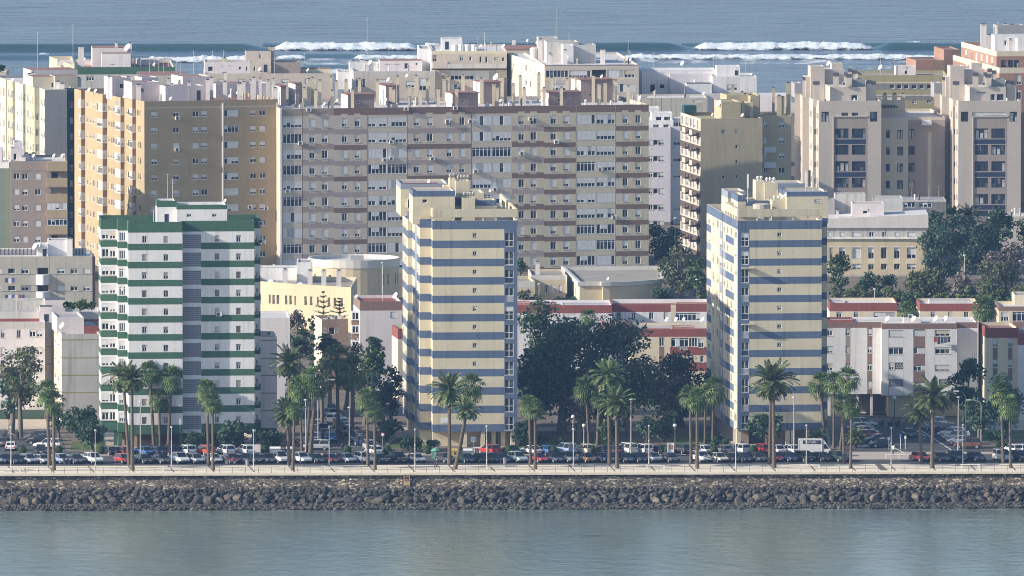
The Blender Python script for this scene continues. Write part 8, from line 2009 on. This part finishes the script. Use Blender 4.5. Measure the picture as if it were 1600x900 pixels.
for px, py, c, rz, lb in ((8, 687.5, 'black', 75, 'black scooter, left one of three in the left car park'), (19, 687, 'grey', 80, 'grey scooter in the middle of three in the left car park'), (28, 687.5, 'black', 95, 'black scooter, right one of three in the left car park'), (104, 726.5, 'black', 60, 'black scooter on the promenade before the pale blue hatchback'),
                      (1378, 669, 'black', 70, 'black scooter at the left end of the row in the right car park'), (1392, 669, 'blue', 70, 'blue scooter, second of the row in the right car park'), (1403, 669, 'black', 70, 'black scooter, middle of the row in the right car park'), (1414, 669, 'grey', 70, 'grey scooter, fourth of the row in the right car park'), (1433, 669, 'blue', 70, 'blue scooter standing apart at the right end of the row'), (1110, 721.5, 'grey', 10, 'grey scooter before the cream sedan'), (360, 724.5, 'grey', 5, 'grey scooter before the dark red sedan')):
    p = at_z(px, py, .02); zz = .135 if py > 720 else .02
    p = at_z(px, py, zz); o = bpy.data.objects.new('scooter', SCM[c]); COL.objects.link(o); o.location = (p.x, p.y, zz); o.rotation_euler = (0, 0, R(rz)); tag(o, lb, 'scooter', 'parked scooters')
# ------------------------------------------------------------------ lamps, railing, benches, bins, signs, people
LPAINT = plain('lamp_post_paint', (.50, .48, .45), .5, .2); LHEAD = plain('lamp_head', (.55, .55, .54), .4); LDARK = plain('lamp_post_dark', (.07, .10, .10), .5, .2)
GLOBE = plain('lamp_globe', (.72, .70, .66), .3); RAILM = plain('railing_paint', (.16, .11, .08), .6, .1); BENCHM = plain('bench_concrete', (.66, .62, .56), .8, var=.1)
def lamp_short(h=6.1):
    post = MB(); post.tube((0, 0, 0), (0, 0, .9), .11, .10, LPAINT, 8); post.tube((0, 0, .9), (0, 0, h * .62), .075, .065, LPAINT, 8); post.tube((0, 0, h * .62), (0, 0, h - .25), .05, .045, LPAINT, 8)
    post.tube((0, 0, h * .58), (0, 0, h * .62), .10, .10, LPAINT, 8)
    head = MB(); head.lathe((0, 0, h - .3), [(.06, 0), (.17, .06), (.19, .2), (.05, .3)], LHEAD, 8); return post.mesh('lamp_post'), head.mesh('lamp_head')
LS = lamp_short()
LLAB = ['left edge', 'lined gable', 'green tower', 'notice board', 'side street', 'corner of the middle tower', 'middle tower pilotis', 'dark trees', 'ticket kiosk', 'flank of the right tower', 'box truck', 'car park', 'brown car']
for px, by, lb in zip((17.3, 149, 268, 396.5, 514.5, 648.5, 760.5, 896, 1014, 1149.5, 1260, 1392.5, 1504.5), (727.5, 735.2, 727.3, 735, 727, 733.8, 726, 733, 725.3, 732, 724.8, 731, 724), LLAB):
    p = at_z(px, by, .13); t = thing('street_lamp', 'slim promenade lamp post standing in line with the ' + lb, 'street lamp', (p.x, p.y, .13), 0, 'slim lamps along the promenade'); k = 1.0 if by < 729 else 1.04
    child('post', LS[0], t, scale=(1, 1, k)); child('lamp_head', LS[1], t, scale=(1, 1, k))
def tall_lamp(label, px, by, ty, arm=None, m=LPAINT, ball=False, z=.02, thick=.085):
    p = at_z(px, by, z); h = at_y(px, ty, p.y).z - z; t = thing('street_lamp', label, 'street lamp', (p.x, p.y, z)); s = F_PX / (p.y + CAMD)
    mb = MB(); mb.tube((0, 0, 0), (0, 0, 1.1), thick * 1.5, thick * 1.3, m, 8)
    if arm:
        hx, n = arm / s, 6; pts = [(0, 0, h * .86)] + [(hx * (1 - math.cos(k / n * 1.45)), 0, h * .86 + h * .13 * math.sin(k / n * 1.6)) for k in range(1, n + 1)]
        mb.tube((0, 0, 1.1), pts[0], thick, thick * .7, m, 8)
        for a, b in zip(pts, pts[1:]): mb.tube(a, b, thick * .6, thick * .55, m, 6)
        hd = MB(); e = pts[-1]; sg = 1 if arm > 0 else -1; hd.prism([(e[0] - .1 * sg, -.14), (e[0] + .75 * sg, -.12), (e[0] + .75 * sg, .12), (e[0] - .1 * sg, .14)][::sg], e[2] - .09, e[2] + .07, LHEAD)
    else:
        mb.tube((0, 0, 1.1), (0, 0, h - (.5 if ball else .1)), thick, thick * .7, m, 8); hd = MB()
        if ball: hd.lathe((0, 0, h - .58), [(.08, 0), (.24, .1), (.31, .29), (.24, .48), (.06, .58)], GLOBE, 12)
        else: hd.lathe((0, 0, h - .2), [(.05, 0), (.28, .05), (.28, .2), (.05, .26)], LHEAD, 8)
    child('post', mb.mesh('lamp_post'), t); child('lamp_head', hd.mesh('lamp_head'), t)
tall_lamp('tall pale lamp post between the date palms and the leaning palm', 219.5, 714, 627); tall_lamp('tall pale lamp post rising behind the low date palm', 986, 714, 624); tall_lamp('tall lamp post before the right part of the right tower', 1240.5, 714, 620)
tall_lamp('tall pale lamp post beside the large date palm at the car park', 1497.2, 704, 620); tall_lamp('lamp post with a round head among the side street palms', 477.5, 714, 624)
tall_lamp('curved street lamp with its arm to the left at the car park', 1533, 692, 624, -19); tall_lamp('dark curved street lamp standing behind the large date palm', 1508.5, 705, 610, -13, LDARK); tall_lamp('curved street lamp reaching right over the side street', 497, 700, 592, 22); 
tall_lamp('ball lamp before the dark park trees', 895.5, 702, 648, ball=True); tall_lamp('ball lamp behind the pale palm stem', 912.5, 700, 662, ball=True); tall_lamp('ball lamp beside the ticket kiosk', 1054.5, 704, 662, ball=True); tall_lamp('ball lamp on a thin stem before the brown wall', 1397.5, 664, 619, ball=True, m=LDARK)
tall_lamp('thin pole lamp between the fans at the side street', 546, 700, 636); tall_lamp('thin post before the park palms right of the middle tower', 606, 690, 630, m=LDARK); tall_lamp('lamp among the park trees right of the yellow school', 1507, 482, 398); tall_lamp('tall dark mast lamp above the broad park tree', 1545.5, 420, 340, m=LDARK); tall_lamp('lamp on the flat roofs before the yellow school', 1366.5, 500, 451); tall_lamp('thin mast at the right edge of the park', 1594, 480, 407, m=LDARK); tall_lamp('lamp beside the brown trees left of the right tower', 1089, 478, 436, m=LDARK); tall_lamp('white lamp above the brick house', 517, 590, 503, ball=True); tall_lamp('slim lamp at the end of the mauve slab', 1055, 425, 340, m=LDARK); tall_lamp('twin headed pole before the drum school', 597.5, 500, 410); tall_lamp('thin pole before the low yellow school wing', 842.5, 484, 443)
tall_lamp('small white headed lamp beside the drain pipe of the slab', 428.5, 440, 413)
# railing with posts along the quay
t = thing('railing', 'low brown railing along the edge of the quay', 'railing', (0, 0, 0)); mb = MB()
xs = [QA.x - 4 + 1.98 * k for k in range(84)]
def qx(x, inl, z): return quay(x, inl, z)
for z in (1.05, .62): mb.tube(qx(xs[0], .45, z), qx(xs[-1], .45, z), .022, .022, RAILM, 5)
mb.build('rail', t)
pm_ = MB(); pm_.tube((0, 0, 0), (0, 0, .95), .035, .03, RAILM, 5); pme = pm_.mesh('railing_post')
for x in xs: q = qx(x, .45, .13); child('post', pme, t, q)
# benches
def bench_mesh():
    a = MB(); a.box(-1.5, 1.5, -.22, .22, .40, .52, BENCHM); l = MB(); l.box(-.13, .13, -.20, .20, 0, .40, BENCHM); return a.mesh('bench_seat'), l.mesh('bench_leg')
BMH = bench_mesh()
for px, by, lb in ((18, 737, 'at the left edge beside stacked white blocks'), (268.5, 735.5, 'below the pierced column of the green tower'), (520.5, 734.5, 'before the side street'), (774, 733.5, 'right of the middle tower'), (1024, 732.5, 'before the ticket kiosk'), (1266, 731.5, 'before the box truck'), (1516, 730.5, 'before the brown car')):
    p = at_z(px, by, .13); b = thing('bench', 'long pale concrete bench on the promenade ' + lb, 'bench', (p.x, p.y, .135), 0, 'concrete benches along the promenade'); child('seat', BMH[0], b)
    for s in (-1.32, 1.32): child('leg', BMH[1], b, (s, 0, 0))
# bins, boards, kiosk, ladder
def at_thing(name, label, cat, px, by, z=.02, group=None):
    p = at_z(px, by, z); return thing(name, label, cat, (p.x, p.y, z), 0, group), F_PX / (p.y + CAMD)
BGRN = plain('bin_green', (.03, .15, .11), .5, var=.1); BYEL = plain('bin_yellow', (.55, .43, .10), .5, var=.1); BGRY = plain('bin_grey', (.22, .23, .24), .6, var=.1); BBLU = plain('bin_blue', (.04, .12, .32), .5)
t, s = at_thing('recycling_bin', 'green recycling igloo with a pointed lid by the clipped ball bush', 'bin', 680.5, 717); mb = MB(); mb.lathe((0, 0, 0), [(.62, 0), (.62, 1.25)], BGRN, 8); child('body', mb.mesh('igloo'), t); mb = MB(); mb.lathe((0, 0, 1.25), [(.78, 0), (.74, .1), (.35, .38), (.08, .5)], plain('bin_lid_green', (.12, .33, .26), .5), 8); child('lid', mb.mesh('igloo_lid'), t); mb = MB(); mb.box(-.2, .2, -.66, -.6, .1, 1.1, GREYW); child('front_panel', mb.mesh('igloo_panel'), t)
for px, by, m, lidm, w, lb in ((711, 715.5, BYEL, BYEL, 13, 'yellow recycling container behind the leaning palm'), (731, 715.5, BGRY, WFRAME, 15, 'grey container with a white lid beside the parking sign'), (430, 712.5, BGRY, WFRAME, 17, 'grey container with a white lid behind the white van'), (453.5, 712.5, BBLU, WFRAME, 12, 'blue container with a white lid behind the side street palms')):
    t, s = at_thing('recycling_bin', lb, 'bin', px, by); hw = w / s / 2; mb = MB(); mb.prism([(-hw * .9, -.45), (hw * .9, -.45), (hw * .9, .45), (-hw * .9, .45)], .12, 1.12, m); mb.box(-hw * .25, hw * .25, -.47, -.452, .5, 1.0, CAPD if m is not BGRY else GREYW); child('body', mb.mesh('container'), t)
    mb = MB(); mb.prism([(-hw, -.5), (hw, -.5), (hw, .5), (-hw, .5)], 1.122, 1.30, lidm); mb.prism([(-hw, -.32), (hw, -.32), (hw, .32), (-hw, .32)], 1.3, 1.46, lidm); child('lid', mb.mesh('container_lid'), t)
for px, by, lb in ((386.5, 727.6, 'dark litter bin on the promenade left of the notice board'), (789, 725.5, 'dark litter bin on the promenade right of the middle tower')):
    t, s = at_thing('litter_bin', lb, 'bin', px, by, .13, 'dark litter bins'); mb = MB(); mb.lathe((0, 0, 0), [(.22, 0), (.27, .1), (.29, .95)], BGRY, 10); child('body', mb.mesh('litter_bin_body'), t); mb = MB(); mb.lathe((0, 0, .96), [(.31, 0), (.31, .08), (.2, .16)], CAPD, 10); child('lid', mb.mesh('litter_bin_lid'), t)
t, s = at_thing('notice_board', 'large pale notice board behind the parked cars', 'notice board', 401, 712); mb = MB(); mb.box(-6 / s, 6 / s, -.06, .06, .55, 1.75, PINKW); child('panel', mb.mesh('board_panel'), t)
for x in (-5.5, 5.5): mb = MB(); mb.box(-.05, .05, -.04, .04, 0, 1.75, WFRAME); child('post', mb.mesh('board_post'), t, (x / s, .11, 0))
t, s = at_thing('ticket_kiosk', 'small white ticket kiosk with a picture panel beside the ball bush', 'kiosk', 1048, 712); mb = MB(); mb.box(-.52, .52, -.4, .4, 0, 1.98, WFRAME); child('body', mb.mesh('kiosk_body'), t); mb = MB(); mb.box(-.3, .3, -.43, -.402, 1.05, 1.7, plain('kiosk_picture', (.45, .22, .12), .5, var=.4)); child('picture_panel', mb.mesh('kiosk_picture'), t)
t, s = at_thing('no_entry_sign', 'round white road sign on a pole right of the side street', 'road sign', 598, 706); mb = MB(); h = at_y(598, 679, t.location.y).z; mb.tube((0, 0, 0), (0, 0, h), .035, .035, STEEL, 6); child('pole', mb.mesh('sign_pole'), t)
mb = MB(); mb.tube((0, -.05, h), (0, -.09, h), .33, .33, plain('sign_red', (.4, .04, .04), .5), 16); mb.tube((0, -.091, h), (0, -.10, h), .24, .24, WFRAME, 16); child('disc', mb.mesh('sign_disc'), t)
SB = plain('sign_blue', (.05, .13, .36), .5)
t, s = at_thing('parking_sign', 'blue square disabled parking sign before the middle tower', 'road sign', 739.5, 714); h = at_y(739, 686.5, t.location.y).z; mb = MB(); mb.tube((0, 0, 0), (0, 0, h), .035, .035, STEEL, 6); child('pole', mb.mesh('sign_pole'), t)
mb = MB(); mb.box(-.36, .36, -.08, -.05, h - .36, h + .36, WFRAME); mb.box(-.31, .31, -.09, -.082, h - .31, h + .31, SB)
for a, b in (((-.03, .2), (-.03, .02)), ((-.03, .02), (.13, .02)), ((.13, .02), (.2, -.18)), ((-.03, .10), (.09, .10))): mb.tube((a[0], -.10, h + a[1]), (b[0], -.10, h + b[1]), .025, .025, WFRAME, 4)
for k in range(9):
    a, b = 1.9 + k * .5, 1.9 + (k + 1) * .5; mb.tube((-.02 + .16 * math.cos(a), -.10, h - .1 + .16 * math.sin(a)), (-.02 + .16 * math.cos(b), -.10, h - .1 + .16 * math.sin(b)), .022, .022, WFRAME, 4)
mb.lathe((-.03, -.10, h + .2), [(.01, 0), (.05, .05), (.01, .1)], WFRAME, 6); child('plate', mb.mesh('sign_plate'), t)
for px, by, ty, lb in ((1407, 702, 678, 'slim blue sign post before the dark driving car'), (1414.5, 702, 681, 'slim white sign post before the dark driving car'), (1388.5, 703, 683, 'slim white sign post at the exit of the right car park')):
    t, s = at_thing('road_sign', lb, 'road sign', px, by); h = at_y(px, ty, t.location.y).z; mb = MB(); mb.tube((0, 0, 0), (0, 0, h), .045, .045, WFRAME, 6); child('pole', mb.mesh('sign_pole'), t); mb = MB(); mb.box(-.16, .16, -.07, -.047, h - .5, h, SB if px == 1407 else WFRAME); child('plate', mb.mesh('sign_plate'), t)
t = thing('boat_ladder', 'short rusty landing frame fixed to the sea wall', 'ladder', quay(at_z(635.5, 741).x, -.12, -2.2)); mb = MB(); RUST = plain('rusty_steel', (.38, .22, .10), .8, var=.3)
child_m = MB()
for x in (-.42, .42): child_m.box(x - .07, x + .07, -.2, -.06, -.4, 2.15, RUST)
child('rail', child_m.mesh('ladder_rails'), t)
for k in range(6): mb = MB(); mb.box(-.35, .35, -.18, -.08, 0, .07, RUST); child('rung', mb.mesh('ladder_rung'), t, (0, 0, -.2 + .4 * k))
mb = MB(); mb.box(-.46, .46, -.24, -.21, .45, 1.15, plain('rust_plate', (.5, .36, .2), .8, var=.3)); child('plate', mb.mesh('ladder_plate'), t)
t = thing('guard_rail', 'white metal guard rail behind the red off-roader at the middle tower', 'guard rail', (*G(752, 709), 0)); mb = MB(); mb.box(-1.2, 1.4, -.03, .03, .85, 1.0, WFRAME); child('rail', mb.mesh('guard_rail_bar'), t)
for x in (-1.1, 0, 1.3): mb = MB(); mb.box(-.04, .04, .035, .1, 0, .95, WFRAME); child('post', mb.mesh('guard_rail_post'), t, (x, 0, 0))
t = thing('guard_rail', 'white barrier rail at the exit of the right car park', 'guard rail', (*G(1405, 717), 0)); mb = MB(); mb.box(-2.2, 2.3, -.03, .03, .62, .72, WFRAME); child('rail', mb.mesh('barrier_bar'), t)
for x in (-2.1, 0, 2.1): mb = MB(); mb.box(-.04, .04, .035, .1, 0, .8, WFRAME); child('post', mb.mesh('barrier_post'), t, (x, 0, 0))
t = thing('paving_blocks', 'low heap of loose pale paving blocks on the promenade at the left', 'paving blocks', (*G(36, 736), .135)); mb = MB(); hr = random.Random(2)
for k in range(34): x, y = hr.uniform(-2, 2.3), hr.uniform(-.5, .5); a = hr.uniform(.1, .22); mb.box(x, x + a, y, y + a, .003, hr.uniform(.08, .25), BENCHM if k % 2 else CONC)
child('blocks', mb.mesh('paving_heap'), t)
# people
SKIN = plain('skin', (.42, .26, .19), .6); HAIRM = plain('hair_dark', (.03, .022, .018), .7)
def person(label, px, by, z, rz, top, legs, stride=.28, h=1.72, bag=None):
    p = at_z(px, by, z); k = h / 1.72
    J = {'pel': (0, 0, .93), 'wai': (0, 0, 1.08), 'che': (0, .0, 1.30), 'nec': (.01, 0, 1.47), 'hea': (.03, 0, 1.58), 'crn': (.02, 0, 1.69),
         'hL': (0, .09, .90), 'kL': (stride * .6, .09, .49), 'aL': (stride * .75, .09, .08), 'fL': (stride * .75 + .18, .09, .04), 'hR': (0, -.09, .90), 'kR': (-stride * .2, -.09, .49), 'aR': (-stride, -.09, .12), 'fR': (-stride + .15, -.09, .04),
         'sL': (0, .19, 1.40), 'eL': (-.10, .24, 1.13), 'wL': (.06, .25, .90), 'tL': (.1, .25, .82), 'sR': (0, -.19, 1.40), 'eR': (.02, -.24, 1.13), 'wR': (.20, -.25, .95), 'tR': (.25, -.25, .88)}
    E = [('pel', 'wai'), ('wai', 'che'), ('che', 'nec'), ('nec', 'hea'), ('hea', 'crn'), ('pel', 'hL'), ('hL', 'kL'), ('kL', 'aL'), ('aL', 'fL'), ('pel', 'hR'), ('hR', 'kR'), ('kR', 'aR'), ('aR', 'fR'), ('che', 'sL'), ('sL', 'eL'), ('eL', 'wL'), ('wL', 'tL'), ('che', 'sR'), ('sR', 'eR'), ('eR', 'wR'), ('wR', 'tR')]
    RAD = {'pel': .14, 'wai': .125, 'che': .15, 'nec': .06, 'hea': .095, 'crn': .07, 'hL': .095, 'hR': .095, 'kL': .06, 'kR': .06, 'aL': .042, 'aR': .042, 'fL': .035, 'fR': .035, 'sL': .065, 'sR': .065, 'eL': .045, 'eR': .045, 'wL': .032, 'wR': .032, 'tL': .035, 'tR': .035}
    me = bpy.data.meshes.new('person_body'); names = list(J); me.from_pydata([tuple(c * k for c in J[n]) for n in names], [(names.index(a), names.index(b)) for a, b in E], [])
    o = bpy.data.objects.new('person', me); COL.objects.link(o); md = o.modifiers.new('skin', 'SKIN'); me.skin_vertices.new() if not me.skin_vertices else None
    for i, n in enumerate(names): me.skin_vertices[0].data[i].radius = (RAD[n] * k, RAD[n] * k * (1.25 if n in ('che', 'pel', 'wai') else 1))
    me.skin_vertices[0].data[0].use_root = True; sb = o.modifiers.new('subdivision', 'SUBSURF'); sb.levels = 1; sb.render_levels = 1
    dg = bpy.context.evaluated_depsgraph_get(); ev = o.evaluated_get(dg); nm = bpy.data.meshes.new_from_object(ev); o.modifiers.clear(); o.data = nm; nm.materials.clear()
    for m_ in (SKIN, top, legs, TRIM): nm.materials.append(m_)
    for f in nm.polygons:
        c = f.center / k; f.material_index = 3 if c.z < .09 else 2 if (c.z < .93 and abs(c.y) < .19) or c.z < .8 else 1 if c.z < 1.45 and not (c.z < .95 and abs(c.y) > .2) else 0; f.use_smooth = True
    o.location = (p.x, p.y, z); o.rotation_euler = (0, 0, R(rz)); tag(o, label, 'person')
    hb = MB(); hb.lathe((0, 0, 0), [(.10, -.04), (.115, .03), (.09, .09), (.03, .125)], HAIRM, 10); child('hair', hb.mesh('hair'), o, (.01 * k, 0, 1.61 * k))
    return o
CLN = plain('cloth_dark_navy', (.03, .032, .05), .9); CLK = plain('cloth_charcoal', (.04, .04, .045), .9); CLJ = plain('cloth_denim', (.05, .08, .16), .9); CLW = plain('cloth_white', (.65, .64, .62), .9)
person('person in a dark jacket walking along the promenade below the green igloo', 683.5, 733, .135, 165, CLN, CLK, .34)
person('second person walking close behind the dark jacket below the green igloo', 680.8, 731.5, .135, 170, CLK, CLN, .25, 1.65)
person('person in dark blue standing at the kerb before the grey off-roader', 904.5, 727, .135, 20, CLJ, CLN, .12)
person('person in dark clothes crossing the mouth of the side street', 535, 709, .02, 100, CLN, CLN, .2)
person('person in a white top crossing by the exit of the right car park', 1396, 711.5, .02, 250, CLW, CLK, .15, 1.78)
# ------------------------------------------------------------------ light, sky, air, camera
SUN_AZ, SUN_EL = 17.5, 24.8        # the sun stands to the left of the view and a little behind the camera
to_sun = Vector((-math.cos(R(SUN_AZ)) * math.cos(R(SUN_EL)), -math.sin(R(SUN_AZ)) * math.cos(R(SUN_EL)), math.sin(R(SUN_EL))))
ld = bpy.data.lights.new('sun', 'SUN'); ld.energy = 4.8; ld.angle = R(0.53); ld.color = (1.0, 0.915, 0.79)
lo = bpy.data.objects.new('sun', ld); COL.objects.link(lo); lo.rotation_euler = to_sun.to_track_quat('Z', 'Y').to_euler()
w = bpy.data.worlds.new('World'); scene.world = w; w.use_nodes = True; nt = w.node_tree
sk = nt.nodes.new('ShaderNodeTexSky'); sk.sky_type = 'NISHITA'; sk.sun_disc = False; sk.sun_elevation = R(SUN_EL)
sk.sun_rotation = math.atan2(to_sun.x, to_sun.y); sk.altitude = 50; sk.air_density = 1.0; sk.dust_density = 1.0; sk.ozone_density = 1.5
bg = nt.nodes['Background']; bg.inputs['Strength'].default_value = SKY; nt.links.new(sk.outputs['Color'], bg.inputs['Color'])
if HAZE > 0:
    mb = MB(); HM, nt, b = _bsdf('haze_air'); nt.nodes.remove(b)
    pv = nt.nodes.new('ShaderNodeVolumePrincipled'); pv.inputs['Color'].default_value = (.30, .54, 1.0, 1); pv.inputs['Density'].default_value = HAZE; pv.inputs['Anisotropy'].default_value = 0.0
    nt.links.new(pv.outputs[0], nt.nodes['Material Output'].inputs['Volume'])
    mb.box(-420, 420, -CAMD - 60, 2300, -6.5, 190, HM); o = mb.build('haze'); o['kind'] = 'stuff'; tag(o, 'thin blue sea haze filling the air over the town', 'haze')
cd = bpy.data.cameras.new('camera'); cam = bpy.data.objects.new('camera', cd); COL.objects.link(cam); scene.camera = cam
cam.location = (0, -CAMD, CAMH); cam.rotation_euler = (math.pi / 2 - TH, 0, 0); cd.sensor_width = 36.0; cd.lens = F_PX / 1600 * 36.0; cd.clip_start = 5; cd.clip_end = 8000
vs = scene.view_settings; vs.view_transform = 'Standard'; vs.look = 'None'; vs.gamma = 1; vs.exposure = EXPO; vs.use_curve_mapping = False
scene.cycles.filter_width = 1.0; scene.cycles.use_denoising = True; scene.cycles.max_bounces = 6; scene.cycles.diffuse_bounces = 3; scene.cycles.glossy_bounces = 3; scene.cycles.transparent_max_bounces = 8; scene.cycles.volume_bounces = 0
scene.render.film_transparent = False
